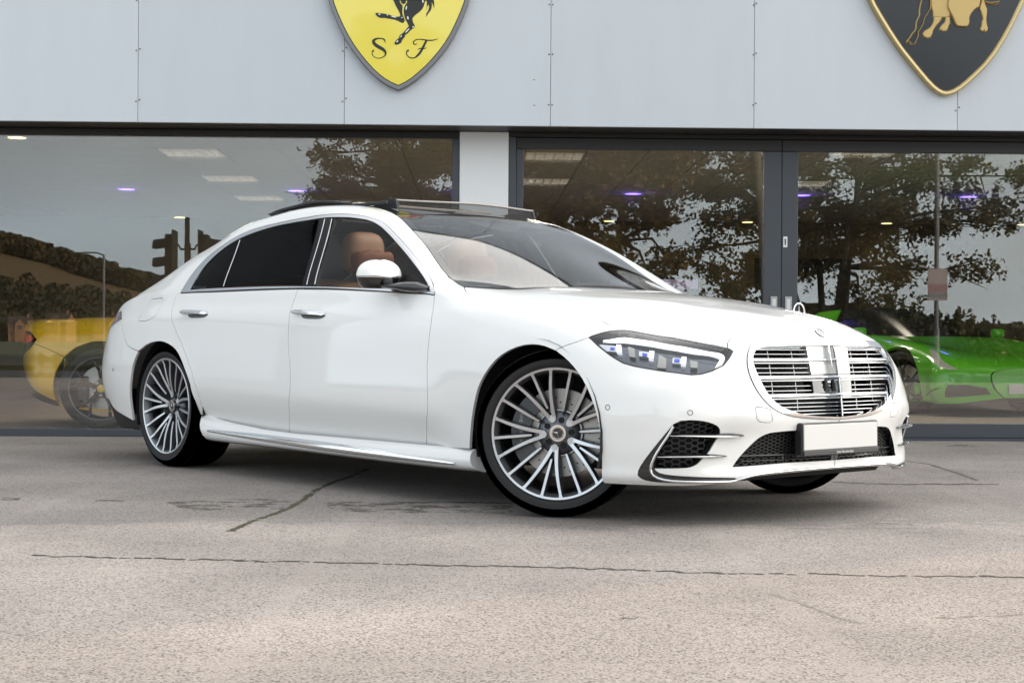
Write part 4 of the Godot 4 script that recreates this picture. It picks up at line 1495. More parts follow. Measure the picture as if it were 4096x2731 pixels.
# a trimmed piece of such a surface, with its edge turned inwards; returns the mesh
func panel(s: Surf, outer: PackedVector2Array, holes: Array, m: Material, off := 0.0, gap := 0.002, rim := 0.014, mirror := false, into: ArrayMesh = null) -> ArrayMesh:
	var t := Tri.new()
	if Geometry2D.is_polygon_clockwise(outer):
		outer.reverse()
	var rings := [outer]
	if gap != 0.0:
		var best := PackedVector2Array()
		for q in Geometry2D.offset_polygon(outer, -gap):
			if q.size() > best.size():
				best = q
		rings = [best]
	for hole in holes:
		var hh: PackedVector2Array = hole
		if Geometry2D.is_polygon_clockwise(hh):
			hh.reverse()
		if gap != 0.0:
			for q in Geometry2D.offset_polygon(hh, gap):
				if not Geometry2D.is_polygon_clockwise(q):
					hh = q
		rings.append(hh)
	var lo := Vector2(1e9, 1e9)
	var hi := -lo
	for q in rings[0]:
		lo = lo.min(q)
		hi = hi.max(q)
	var i0 := clampi(int((lo.x - s.u0) / s.du), 0, s.nu - 2)
	var i1 := clampi(int((hi.x - s.u0) / s.du), 0, s.nu - 2)
	var j0 := clampi(int((lo.y - s.v0) / s.dv), 0, s.nv - 2)
	var j1 := clampi(int((hi.y - s.v0) / s.dv), 0, s.nv - 2)
	var edge := {}
	var st := minf(s.du, s.dv) * 0.25
	for r in rings:
		for k in r.size():
			var a: Vector2 = r[k]
			var b: Vector2 = r[(k + 1) % r.size()]
			var steps := maxi(1, int(a.distance_to(b) / st))
			for e in steps + 1:
				var q := a.lerp(b, float(e) / steps)
				edge[Vector2i(int((q.x - s.u0) / s.du), int((q.y - s.v0) / s.dv))] = true
	var ids := {}
	for i in range(i0, i1 + 1):
		for j in range(j0, j1 + 1):
			var c := Vector2(s.u0 + (i + 0.5) * s.du, s.v0 + (j + 0.5) * s.dv)
			if not edge.has(Vector2i(i, j)):
				if not Geometry2D.is_point_in_polygon(c, rings[0]):
					continue
				var inside := true
				for k in range(1, rings.size()):
					if Geometry2D.is_point_in_polygon(c, rings[k]):
						inside = false
						break
				if not inside:
					continue
				var v := []
				for e in [[0, 0], [1, 0], [1, 1], [0, 1]]:
					var g: int = (i + e[0]) * s.nv + j + e[1]
					if not ids.has(g):
						ids[g] = t.vert(s.pos[g] + s.nrm[g] * off, s.nrm[g])
					v.append(ids[g])
				t.quad(v[0], v[1], v[2], v[3])
			else:
				var cell := PackedVector2Array([c + Vector2(-s.du, -s.dv) * 0.5, c + Vector2(s.du, -s.dv) * 0.5, c + Vector2(s.du, s.dv) * 0.5, c + Vector2(-s.du, s.dv) * 0.5])
				var left: Array = []
				left.append_array(Geometry2D.intersect_polygons(cell, rings[0]))
				for k in range(1, rings.size()):
					var nxt: Array = []
					for q in left:
						nxt.append_array(Geometry2D.clip_polygons(q, rings[k]))
					left = nxt
				for q in left:
					var tr := Geometry2D.triangulate_polygon(q)
					var b := t.p.size()
					for w in q:
						var nn := s.normal(w)
						t.vert(s.at(w) + nn * off, nn)
					for k in range(0, tr.size(), 3):
						t.tri(b + tr[k], b + tr[k + 1], b + tr[k + 2])
	if rim > 0.0:
		for ri in rings.size():
			var r: PackedVector2Array = rings[ri]
			for k in r.size():
				var a := r[k]
				var b := r[(k + 1) % r.size()]
				if absf(a.x) < 0.012 and absf(b.x) < 0.012:
					continue
				var steps := maxi(1, int(a.distance_to(b) / 0.02))
				var d := (b - a).normalized()
				for e in steps:
					var q0 := a.lerp(b, float(e) / steps)
					var q1 := a.lerp(b, float(e + 1) / steps)
					var n0 := s.normal(q0)
					var n1 := s.normal(q1)
					var p0 := s.at(q0) + n0 * off
					var p1 := s.at(q1) + n1 * off
					var o := (p1 - p0).cross(n0) * (1.0 if ri == 0 else -1.0)
					if o.dot(s.at(q0 + Vector2(d.y, -d.x) * 0.01) - s.at(q0)) * (1.0 if ri == 0 else -1.0) < 0.0:
						o = -o
					t.flat_quad(p0, p1, p1 - n1 * rim, p0 - n0 * rim, o)
	if mirror:
		for k in t.p.size():
			t.p[k].z = -t.p[k].z
			t.n[k].z = -t.n[k].z
		for k in range(0, t.idx.size(), 3):
			var e := t.idx[k + 1]
			t.idx[k + 1] = t.idx[k + 2]
			t.idx[k + 2] = e
	return t.mesh(m, into)

# the same piece on both sides of the car, as two parts of one name
func both(called: String, s: Surf, outer: PackedVector2Array, holes: Array, m: Material, parent: Node, off := 0.0, gap := 0.002, rim := 0.014) -> Array:
	return [put(called, panel(s, outer.duplicate(), holes.duplicate(true), m, off, gap, rim), parent), put(called, panel(s, outer.duplicate(), holes.duplicate(true), m, off, gap, rim, true), parent)]

# a rounded strip laid along a line on a surface
func strip(t: Tri, s: Surf, line: PackedVector2Array, half_w: float, half_h: float, lift := 0.0, taper := true, mirror := false) -> void:
	var path := PackedVector3Array()
	var ups := PackedVector3Array()
	for k in line.size() - 1:
		var steps := maxi(1, int(line[k].distance_to(line[k + 1]) / 0.02))
		for e in steps + (1 if k == line.size() - 2 else 0):
			var q := line[k].lerp(line[k + 1], float(e) / steps)
			var nn := s.normal(q)
			var pp := s.at(q) + nn * lift
			if mirror:
				pp.z = -pp.z
				nn.z = -nn.z
			path.append(pp)
			ups.append(nn)
	var w := PackedFloat32Array()
	var h := PackedFloat32Array()
	for k in path.size():
		var e := minf(k, path.size() - 1 - k) / 3.0
		var f := clampf(0.25 + e, 0.25, 1.0) if taper else 1.0
		w.append(half_w * f)
		h.append(half_h * (0.5 + 0.5 * f))
	sweep(t, path, ups, w, h, 10)
# ---------------------------------------------------------------- the white saloon
# car axes: x forward from the front axle, y up from the ground, z to the car's right
var body: Surf
var hood_s: Surf
var wind_s: Surf
var top_s: Surf

func L(k: String) -> PackedVector2Array:
	return pv2(LINE[k])

func height_surf(us: Array, vs: Array, ys: Array, su: float, sv: float) -> Surf:
	var pts := []
	for i in us.size():
		var r := []
		for j in vs.size():
			r.append_array([us[i], ys[i][j], vs[j]])
		pts.append(r)
	return Surf.new().make(pts, us, vs, su, sv, Vector3(-2, 0.2, 0))

func between(poly: PackedVector2Array, a: PackedVector2Array, b: PackedVector2Array) -> PackedVector2Array:
	# the part of an outline that lies between two lines
	var best := PackedVector2Array()
	for q in Geometry2D.intersect_polygons(poly, PackedVector2Array([a[0], b[0], b[1], a[1]])):
		if q.size() > best.size():
			best = q
	return best

func grown(q: PackedVector2Array, d: float) -> PackedVector2Array:
	var best := PackedVector2Array()
	if Geometry2D.is_polygon_clockwise(q):
		q.reverse()
	for r in Geometry2D.offset_polygon(q, d):
		if r.size() > best.size():
			best = r
	return best

func star_mesh(r: float, depth: float, ring: float, m: Material) -> ArrayMesh:
	# three-pointed star in a ring, in the x-y plane, facing +z
	var t := Tri.new()
	var inner := r * 0.17
	for k in 3:
		var a := PI / 2 + k * TAU / 3
		var tip := Vector3(cos(a), sin(a), 0) * (r * 0.97)
		var l := Vector3(cos(a + PI / 3), sin(a + PI / 3), 0) * inner
		var rr := Vector3(cos(a - PI / 3), sin(a - PI / 3), 0) * inner
		for s in [1.0, -1.0]:
			var top := Vector3(0, 0, depth * s)
			t.flat_tri(top, tip, l, Vector3(0, 0, s))
			t.flat_tri(top, tip, rr, Vector3(0, 0, s))
	var prof := []
	for k in 9:
		var a := TAU * k / 8
		prof.append(Vector2(r + cos(a) * ring, sin(a) * ring))
	lathe_smooth(t, prof, 40, -1.0)
	return t.mesh(m)

func make_wheel(parent: Node, at: Vector3, steer: float, spin: float, side: float, width: float) -> Node3D:
	var w := part("wheel", parent)
	w.position = at
	w.rotation = Vector3(0, steer if side > 0 else steer + PI, 0)
	var rubber := rubber_mat()
	var grey := mat("wheel_grey", lin(0.13, 0.135, 0.15), 0.32, 0.75)
	var cut := mat("wheel_cut_metal", lin(0.64, 0.65, 0.67), 0.33, 0.92)
	var barrel_m := mat("wheel_barrel", lin(0.05, 0.052, 0.056), 0.4, 0.6)
	var hw := width * 0.5
	var R := 0.354
	if not wheel_parts.has(width):
		var d := {}
		# tyre: profile across, with grooves; the shoulders are cut into blocks
		var t := Tri.new()
		var prof := [Vector2(0.2765, hw - 0.016), Vector2(0.281, hw - 0.006), Vector2(0.292, hw + 0.002), Vector2(0.306, hw + 0.005), Vector2(0.322, hw + 0.003), Vector2(0.334, hw - 0.004), Vector2(0.343, hw - 0.012), Vector2(0.3485, hw - 0.022), Vector2(0.3515, hw - 0.036), Vector2(0.353, hw - 0.052)]
		for g in [0.30, 0.10, -0.10, -0.30]:
			var c: float = g * width
			prof.append_array([Vector2(0.3538, c + 0.0052), Vector2(0.3465, c + 0.0042), Vector2(0.3465, c - 0.0042), Vector2(0.3538, c - 0.0052)])
		for k in range(9, -1, -1):
			prof.append(Vector2(prof[k].x, -prof[k].y))
		var blocks := 66
		var first := 0
		var np := prof.size()
		var angs := []
		for b in blocks:
			var a0 := TAU * b / blocks
			for e in [[0.0, 0.0], [0.05, 1.0], [0.10, 1.0], [0.15, 0.0], [0.45, 0.0], [0.75, 0.0]]:
				angs.append([a0 + TAU / blocks * e[0], e[1]])
		angs.append([TAU, 0.0])
		var nrm := []
		for i in np:
			var dd: Vector2 = (prof[mini(i + 1, np - 1)] - prof[maxi(i - 1, 0)]).normalized()
			nrm.append(Vector2(-dd.y, dd.x) * -1.0)
		for an in angs:
			var c := Vector3(cos(an[0]), sin(an[0]), 0)
			for i in np:
				var q: Vector2 = prof[i]
				var nn: Vector2 = nrm[i]
				if an[1] > 0.5 and ((i >= 5 and i <= 9) or (i >= np - 10 and i <= np - 6)):
					q -= nn * -0.0 + Vector2(0.0045, 0)
				t.vert(c * q.x + Vector3(0, 0, q.y), (c * absf(nn.x) * signf(nn.x) + Vector3(0, 0, nn.y)).normalized())
		for s in angs.size() - 1:
			for i in np - 1:
				var a := first + s * np + i
				t.quad(a, a + np, a + np + 1, a + 1)
		for k in t.n.size():
			var radial := Vector3(t.p[k].x, t.p[k].y, 0).normalized()
			if t.n[k].dot(radial) < -0.3:
				t.n[k] = -t.n[k]
		d.tyre = t.mesh(rubber)
		# rim barrel and lip
		t = Tri.new()
		lathe(t, [Vector2(0.2775, hw - 0.018), Vector2(0.2795, hw - 0.004), Vector2(0.277, hw - 0.0005), Vector2(0.268, hw - 0.003)], 96, false, -1.0)
		var am := t.mesh(cut)
		t = Tri.new()
		lathe_smooth(t, [Vector2(0.268, hw - 0.003), Vector2(0.265, hw - 0.012), Vector2(0.258, hw - 0.03), Vector2(0.2555, hw - 0.05)], 96, -1.0)
		d.rim = t.mesh(mat("wheel_rim_grey", lin(0.22, 0.225, 0.24), 0.35, 0.7), am)
		t = Tri.new()
		lathe_smooth(t, [Vector2(0.2555, hw - 0.05), Vector2(0.252, 0.0), Vector2(0.25, -hw + 0.02), Vector2(0.275, -hw + 0.004)], 72, -1.0)
		d.barrel = t.mesh(barrel_m)
		wheel_parts[width] = d
	var P: Dictionary = wheel_parts[width]
	put("tyre", P.tyre, w)
	var spinner := w
	put("rim", P.rim, w)
	put("barrel", P.barrel, w)
	# spokes: per fifth a V of two long arms, one spoke in the V and one beside it
	if not wheel_parts.has("spokes%f" % width):
		var sp := {}
		for kind in 4:
			var oa: float = [-18.0, 18.0, 0.0, 36.0][kind]
			var ia: float = [-7.0, 7.0, 0.0, 36.0][kind]
			var r0: float = [0.058, 0.058, 0.112, 0.094][kind]
			var am := ArrayMesh.new()
			var face := Tri.new()
			var sidet := Tri.new()
			var nsteps := 14
			var prev := []
			for k in nsteps + 1:
				var f := float(k) / nsteps
				var r := lerpf(r0, 0.2715, f)
				var ang := deg_to_rad(lerpf(ia, oa, pow(f, 0.8)) if kind < 2 else lerpf(ia, oa, f))
				var g := clampf((r - 0.058) / 0.2135, 0.0, 1.0)
				# dished face: deep at the hub, out to the lip
				var z := lerpf(hw - 0.052, hw - 0.003, pow(g, 1.6)) + 0.012 * sin(PI * minf(g * 1.15, 1.0))
				var half := lerpf(0.0078, 0.0052, g)
				if kind >= 2:
					half = lerpf(0.0036, 0.0052, clampf(f * 4.0, 0, 1))
				if f > 0.93:
					half += 0.004 * (f - 0.93) / 0.07
				var c := Vector3(cos(ang), sin(ang), 0)
				var sd := Vector3(-sin(ang), cos(ang), 0)
				var low := 0.038
				var row := [c * r + sd * half + Vector3(0, 0, z), c * r - sd * half + Vector3(0, 0, z), c * r + sd * (half + 0.0015) + Vector3(0, 0, z - 0.002), c * r - sd * (half + 0.0015) + Vector3(0, 0, z - 0.002), c * r + sd * (half + 0.006) + Vector3(0, 0, z - low), c * r - sd * (half + 0.006) + Vector3(0, 0, z - low)]
				if prev.size() > 0:
					face.flat_quad(prev[0], prev[1], row[1], row[0], Vector3(0, 0, 1))
					face.flat_quad(prev[0], row[0], row[2], prev[2], sd + Vector3(0, 0, 0.5))
					face.flat_quad(prev[1], row[1], row[3], prev[3], -sd + Vector3(0, 0, 0.5))
					sidet.flat_quad(prev[2], row[2], row[4], prev[4], sd)
					sidet.flat_quad(prev[3], row[3], row[5], prev[5], -sd)
					sidet.flat_quad(prev[4], row[4], row[5], prev[5], Vector3(0, 0, -1))
				elif kind >= 2:
					sidet.flat_quad(row[0], row[1], row[5], row[4], -c)
				prev = row
			face.mesh(cut, am)
			sidet.mesh(grey, am)
			sp[kind] = am
		# V apex cap
		var t := Tri.new()
		var q := PackedVector2Array()
		for k in 9:
			var a := deg_to_rad(lerpf(90, 270, k / 8.0))
			q.append(Vector2(0.062 + cos(a) * 0.013, sin(a) * 0.0135))
		q.append_array(PackedVector2Array([Vector2(0.085, -0.0165), Vector2(0.082, -0.002), Vector2(0.082, 0.002), Vector2(0.085, 0.0165)]))
		slab(t, q, hw - 0.085, hw - 0.0485)
		sp.apex = t.mesh(cut)
		t = Tri.new()
		lathe(t, [Vector2(0.0042, hw - 0.0478), Vector2(0.0, hw - 0.0478)], 12, false, -1.0)
		sp.dot = t.mesh(mat("bolt_black", lin(0.012, 0.012, 0.013), 0.4, 0.3))
		# hub
		t = Tri.new()
		lathe_smooth(t, [Vector2(0.030, hw - 0.052), Vector2(0.046, hw - 0.055), Vector2(0.066, hw - 0.062), Vector2(0.086, hw - 0.070), Vector2(0.098, hw - 0.082), Vector2(0.098, hw - 0.11)], 60, -1.0)
		sp.hub = t.mesh(grey)
		t = Tri.new()
		lathe(t, [Vector2(0.0365, hw - 0.058), Vector2(0.0365, hw - 0.046), Vector2(0.034, hw - 0.044), Vector2(0.0, hw - 0.044)], 48, false, -1.0)
		sp.cap = t.mesh(mat("cap_black", lin(0.02, 0.02, 0.022), 0.15, 0.0, 1.0))
		t = Tri.new()
		lathe(t, [Vector2(0.0365, hw - 0.0465), Vector2(0.0355, hw - 0.0425), Vector2(0.0255, hw - 0.0425), Vector2(0.025, hw - 0.0445)], 48, false, -1.0)
		sp.ring = t.mesh(mat("chrome", lin(0.72, 0.73, 0.74), 0.06, 1.0))
		sp.star = star_mesh(0.023, 0.003, 0.0012, mat("chrome", Color.WHITE))
		t = Tri.new()
		lathe(t, [Vector2(0.0125, hw - 0.085), Vector2(0.0125, hw - 0.052), Vector2(0.0105, hw - 0.049), Vector2(0.007, hw - 0.049), Vector2(0.0065, hw - 0.056), Vector2(0.0, hw - 0.056)], 20, false, -1.0)
		sp.bolt = t.mesh(mat("bolt_black", Color.BLACK))
		# brake disc with drilled holes, caliper
		t = Tri.new()
		lathe(t, [Vector2(0.187, 0.012), Vector2(0.187, 0.03), Vector2(0.105, 0.03), Vector2(0.10, 0.05), Vector2(0.06, 0.052)], 72, false, -1.0)
		sp.disc = t.mesh(mat("brake_steel", lin(0.48, 0.48, 0.47), 0.38, 0.9))
		t = Tri.new()
		for k in 48:
			var a := TAU * k / 48
			var rr: float = [0.125, 0.145, 0.165][k % 3] + 0.004
			var pts := PackedVector2Array()
			for e in 8:
				pts.append(Vector2(cos(a), sin(a)) * rr + Vector2(cos(TAU * e / 8), sin(TAU * e / 8)) * 0.004)
			slab(t, pts, 0.02, 0.0304)
		sp.holes = t.mesh(mat("bolt_black", Color.BLACK))
		wheel_parts["spokes%f" % width] = sp
	var S: Dictionary = wheel_parts["spokes%f" % width]
	for k in 5:
		var a := spin + k * TAU / 5
		for kind in 4:
			var o := put("spoke", S[kind], w)
			o.rotation.z = a
		put("spoke_root", S.apex, w).rotation.z = a
		put("root_hole", S.dot, w).rotation.z = a
		o_at(put("wheel_bolt", S.bolt, w), Vector3(cos(a + PI / 5), sin(a + PI / 5), 0) * 0.056)
	put("hub", S.hub, w)
	put("centre_cap", S.cap, w)
	put("cap_ring", S.ring, w)
	o_at(put("cap_star", S.star, w), Vector3(0, 0, hw - 0.0425)).rotation.z = spin * 0.3
	put("brake_disc", S.disc, w)
	put("disc_hole", S.holes, w)
	var ct := Tri.new()
	var pts := PackedVector2Array()
	var mid := PI * 0.97 if side > 0 else 0.03 * PI
	for k in 13:
		var a := mid + deg_to_rad(lerpf(-44, 44, k / 12.0))
		pts.append(Vector2(cos(a), sin(a)) * 0.208)
	for k in 13:
		var a := mid + deg_to_rad(lerpf(44, -44, k / 12.0))
		pts.append(Vector2(cos(a), sin(a)) * 0.128)
	slab(ct, pts, -0.02, 0.058)
	put("brake_caliper", ct.mesh(mat("caliper_grey", lin(0.10, 0.105, 0.115), 0.35, 0.4)), w)
	var tm := TextMesh.new()
	tm.text = "Mercedes-Benz"
	tm.font = serif()
	tm.font_size = 16
	tm.pixel_size = 0.0013
	tm.depth = 0.001
	tm.curve_step = 2.0
	var tx := put("caliper_lettering", tm, w, mat("caliper_text", lin(0.55, 0.55, 0.55), 0.5))
	tx.position = Vector3(cos(mid) * 0.166, sin(mid) * 0.166, 0.0585)
	tx.rotation.z = PI / 2 if side > 0 else -PI / 2
	return w

var wheel_parts := {}

func o_at(o: Node3D, p: Vector3) -> Node3D:
	o.position = p
	return o

func rubber_mat() -> StandardMaterial3D:
	var m := mat("tyre_rubber", lin(0.026, 0.026, 0.027), 0.7)
	m.metallic_specular = 0.38
	return m

func serif() -> SystemFont:
	var f := SystemFont.new()
	f.font_names = PackedStringArray(["Droid Serif"])
	return f

func sans() -> SystemFont:
	var f := SystemFont.new()
	f.font_names = PackedStringArray(["Droid Sans"])
	return f

const GRILLE_EDGE := [[0.436, 0.10], [0.44, 0.163], [0.455, 0.262], [0.477, 0.341], [0.502, 0.385], [0.529, 0.414], [0.564, 0.435], [0.60, 0.45], [0.63, 0.458], [0.66, 0.461], [0.68, 0.456], [0.70, 0.441], [0.715, 0.421], [0.725, 0.39]]

func grille_half(y: float) -> float:
	for k in GRILLE_EDGE.size() - 1:
		if y <= GRILLE_EDGE[k + 1][0]:
			var f: float = clampf((y - GRILLE_EDGE[k][0]) / (GRILLE_EDGE[k + 1][0] - GRILLE_EDGE[k][0]), 0.0, 1.0)
			return lerpf(GRILLE_EDGE[k][1], GRILLE_EDGE[k + 1][1], f)
	return 0.38

func grille_x(y: float, z: float) -> float:
	# centre line of the grille, leaning back, bowed across
	var c := lerpf(0.872, 0.826, clampf((y - 0.43) / 0.30, 0, 1)) + 0.006 * sin(PI * clampf((y - 0.43) / 0.30, 0, 1))
	return c - 0.20 * z * z

func slat(parent: Node, called: String, y: float, hy: float, hx: float, back: float, m: Material, z_from := -9.0, z_to := 9.0) -> void:
	var e := grille_half(y) - 0.002
	var a := maxf(-e, z_from)
	var b := minf(e, z_to)
	var path := PackedVector3Array()
	var ups := PackedVector3Array()
	var w := PackedFloat32Array()
	var h := PackedFloat32Array()
	var n := maxi(4, int((b - a) / 0.03))
	for k in n + 1:
		var z := lerpf(a, b, float(k) / n)
		path.append(Vector3(grille_x(y, z) - back, y, z))
		ups.append(Vector3.UP)
		w.append(hx)
		h.append(hy)
	var t := Tri.new()
	sweep(t, path, ups, w, h, 10, true, 0.7)
	put(called, t.mesh(m), parent)

# hexagonal mesh filling an outline on the body surface, set back behind it
func honeycomb(s: Surf, outline: PackedVector2Array, back: float, size: float, m: Material, parent: Node, called: String, mirror: bool) -> void:
	var t := Tri.new()
	var lo := Vector2(9, 9)
	var hi := -lo
	for q in outline:
		lo = lo.min(q)
		hi = hi.max(q)
	var rw := size * 2.1
	var rh := size * 1.05
	var row := 0
	var y := lo.y
	while y < hi.y + rh:
		var x := lo.x + (rw * 0.75 if row % 2 else 0.0)
		while x < hi.x + rw:
			for k in 6:
				var a := Vector2(cos(TAU * k / 6) * rw * 0.5, sin(TAU * k / 6) * rh * 0.58)
				var b := Vector2(cos(TAU * (k + 1) / 6) * rw * 0.5, sin(TAU * (k + 1) / 6) * rh * 0.58)
				if k > 2:
					continue
				var p := Vector2(x, y) + a
				var q := Vector2(x, y) + b
				if Geometry2D.is_point_in_polygon((p + q) * 0.5, outline):
					var d := (q - p).normalized()
					var o := Vector2(d.y, -d.x) * size * 0.16
					var c := []
					for e in [p - o, p + o, q + o, q - o]:
						var nn := s.normal(e)
						c.append([s.at(e) - nn * back, s.at(e) - nn * (back + size * 0.5)])
					var nv := s.normal(p)
					t.flat_quad(c[0][0], c[1][0], c[2][0], c[3][0], nv)
					t.flat_quad(c[0][0], c[3][0], c[3][1], c[0][1], s.at(p - o) - s.at(p))
					t.flat_quad(c[1][0], c[2][0], c[2][1], c[1][1], s.at(p + o) - s.at(p))
			x += rw * 1.5
		y += rh * 0.5
		row += 1
	if mirror:
		for k in t.p.size():
			t.p[k].z = -t.p[k].z
			t.n[k].z = -t.n[k].z
		for k in range(0, t.idx.size(), 3):
			var e := t.idx[k + 1]
			t.idx[k + 1] = t.idx[k + 2]
			t.idx[k + 2] = e
	put(called, t.mesh(m), parent)

func flipped(t: Tri) -> Tri:
	for k in t.p.size():
		t.p[k].z = -t.p[k].z
		t.n[k].z = -t.n[k].z
	for k in range(0, t.idx.size(), 3):
		var e := t.idx[k + 1]
		t.idx[k + 1] = t.idx[k + 2]
		t.idx[k + 2] = e
	return t

func build_car() -> Node3D:
	body = Surf.new().make(BODY_P, BODY_U, BODY_V, 0.016, 0.012, Vector3(-1.8, 0.5, 0))
	body.fold(Vector3(-1.8, 0.5, 0))
	hood_s = height_surf(HOOD_U, HOOD_V, HOOD_Y, 0.016, 0.016)
	wind_s = height_surf(WIND_U, WIND_V, WIND_Y, 0.03, 0.025)
	top_s = height_surf(TOP_U, TOP_V, TOP_Y, 0.03, 0.03)
	var car := thing("saloon_car", "white luxury saloon with chrome grille and multi-spoke wheels parked outside showroom", "car")
	var white := mat("pearl_white_paint", lin(0.845, 0.835, 0.82), 0.4, 0.0, 1.0)
	var chrome := mat("chrome", lin(0.72, 0.73, 0.74), 0.06, 1.0)
	var satin := mat("satin_chrome", lin(0.60, 0.61, 0.63), 0.22, 1.0)
	var gloss := mat("gloss_black", lin(0.008, 0.008, 0.009), 0.08, 0.0, 1.0)
	var dark := mat("matt_black", lin(0.012, 0.012, 0.013), 0.6)
	var seal := mat("rubber_seal", lin(0.014, 0.014, 0.014), 0.5)
	# ---- skin
	both("fender", body, L("fender"), [], white, car)
	both("front_bumper", body, L("bumper"), [L("intake_all"), L("low_intake_half"), L("cap")], white, car)
	both("tow_cap", body, L("cap"), [], white, car, 0.0, 0.0012)
	both("side_frame", body, L("side_frame"), [L("fuel")], white, car)
	both("fuel_flap", body, L("fuel"), [], white, car, 0.0, 0.0014)
	both("rear_bumper", body, L("rear_bumper"), [], white, car)
	both("trunk_face", body, L("trunk_face"), [], white, car)
	both("tail_lamp", body, L("tail_lamp"), [], mat("tail_red", lin(0.09, 0.004, 0.006), 0.1, 0.0, 1.0), car, 0.003, 0.0, 0.006)
	both("diffuser", body, L("diffuser"), [], dark, car, -0.015, 0.0, 0.0)
	var doors := both("front_door", body, L("front_door"), [], white, car)
	var rdoors := both("rear_door", body, L("rear_door"), [], white, car)
	# bonnet: one sheet across the car
	var he := L("hood")
	var ho := PackedVector2Array()
	for q in he:
		ho.append(q)
	var hb := PackedVector2Array(ho)
	hb.append(Vector2(ho[ho.size() - 1].x + 0.07, 0.58))
	hb.append(Vector2(-0.58, 0.36))
	hb.append(Vector2(-0.53, 0.16))
	hb.append(Vector2(-0.52, 0.0))
	# rows are x, columns z: the outline is (x, z); halves meet on the centre line
	var bonnet := put("bonnet", half_sheet(hood_s, hb, white), car)
	# ---- glasshouse
	var trim := grown(L("dlo_out"), -0.004)
	var glassline := L("dlo_in")
	both("window_seal", body, L("dlo_out"), [glassline], seal, car, -0.004, 0.0005, 0.0)
	both("window_trim", body, trim, [grown(glassline.duplicate(), 0.002)], satin, car, 0.002, 0.0, 0.008)
	var tint := glass("privacy_glass", Color(0.004, 0.004, 0.005), 0.95)
	tint.metallic_specular = 0.12
	var clear := glass("side_glass", Color(0.005, 0.012, 0.016), 0.12)
	clear.metallic_specular = 0.25
	var rear_end := PackedVector2Array([Vector2(5.2, 1.3), Vector2(5.2, 0.6)])
	var front_end := PackedVector2Array([Vector2(2.0, 1.3), Vector2(2.0, 0.6)])
	var pillar := mat("pillar_black", lin(0.006, 0.006, 0.007), 0.12)
	pillar.metallic_specular = 0.2
	both("quarter_glass", body, between(glassline, L("cut_quarter"), rear_end), [], tint, car, -0.004, 0.003, 0.0)
	both("rear_glass_side", body, between(glassline, L("cut_rear"), L("cut_quarter")), [], tint, car, -0.004, 0.003, 0.0)
	both("pillar_cover", body, between(glassline, L("cut_mid"), L("cut_rear")), [], pillar, car, -0.002, 0.001, 0.006)
	both("pillar_cover", body, between(glassline, L("cut_front"), L("cut_mid")), [], pillar, car, -0.002, 0.001, 0.006)
	both("front_glass_side", body, between(glassline, L("cut_sail"), L("cut_front")), [], clear, car, -0.005, 0.002, 0.0)
	both("mirror_sail", body, between(glassline, front_end, L("cut_sail")), [], pillar, car, -0.001, 0.001, 0.006)
	for sgn in [false, true]:
		for cut in ["cut_quarter", "cut_mid", "cut_front"]:
			var t := Tri.new()
			var ln := L(cut)
			var d := (ln[1] - ln[0]) / 2.4
			strip(t, body, PackedVector2Array([ln[0] + d * 0.82, ln[1] - d * 0.62]), 0.0035, 0.003, 0.0, false, sgn)
			put("divider_strip", t.mesh(satin), car)
	# windscreen, roof glass, rear window, boot lid
	var we := PackedVector2Array()
	for k in 23:
		var q := body.at(Vector2(lerpf(2.255, 3.03, k / 22.0), 1.187))
		we.append(Vector2(q.x, q.z))
	var last := we[we.size() - 1]
	var wo := PackedVector2Array([Vector2(-0.50, 0.0), Vector2(-0.52, 0.25), Vector2(-0.60, 0.5)])
	wo.append_array(we)
	for k in 7:
		var z := lerpf(last.y, 0.0, (k + 1) / 7.0)
		wo.append(Vector2(-1.435 - 0.22 * z * z, z))
	var screen_glass := glass("windscreen_glass", Color(0.012, 0.015, 0.016), 0.2)
	var wsm := half_sheet(wind_s, grown_half(wo, -0.006), screen_glass, 0.002, 0.0)
	panel_half(wind_s, grown_half(wo, -0.006), [], screen_glass, -0.0025, 0.0, false, wsm)
	panel_half(wind_s, grown_half(wo, -0.006), [], screen_glass, -0.0025, 0.0, true, wsm)
	put("windscreen", wsm, car)
	# black ceramic border under the glass edge
	var wi := grown_half(wo, -0.045)
	put("screen_border", half_sheet(wind_s, wo, seal, -0.003, 0.012, wi), car)
	var ro := PackedVector2Array()
	for k in 7:
		var z := lerpf(0.0, last.y, k / 6.0)
		ro.append(Vector2(-1.441 - 0.22 * z * z, z))
	for k in 40:
		var q := body.at(Vector2(lerpf(3.04, 4.55, (k + 1) / 40.0), 1.188))
		ro.append(Vector2(q.x, q.z))
	ro.append(Vector2(-3.0, 0.30))
	ro.append(Vector2(-2.99, 0.0))
	put("roof_panel", half_sheet(top_s, ro, gloss, 0.0, 0.01, PackedVector2Array([Vector2(-2.02, -0.02), Vector2(-1.63, -0.02), Vector2(-1.655, 0.30), Vector2(-1.68, 0.45), Vector2(-2.02, 0.46)])), car)
	var bo := PackedVector2Array([Vector2(-2.995, 0.0), Vector2(-3.005, 0.30)])
	for k in 30:
		var q := body.at(Vector2(lerpf(4.56, 5.40, k / 29.0), 1.188))
		bo.append(Vector2(q.x, q.z))
	bo.append(Vector2(-3.90, 0.3))
	bo.append(Vector2(-3.91, 0.0))
	put("rear_window", half_sheet(top_s, bo, glass("privacy_glass", Color.BLACK, 0.93), -0.002, 0.0), car)
	var dk := PackedVector2Array([Vector2(-3.915, 0.0), Vector2(-3.905, 0.3)])
	for k in 20:
		var q := body.at(Vector2(lerpf(5.41, 5.86, k / 19.0), 1.188))
		dk.append(Vector2(q.x, q.z))
	dk.append(Vector2(-4.38, 0.25))
	dk.append(Vector2(-4.39, 0.0))
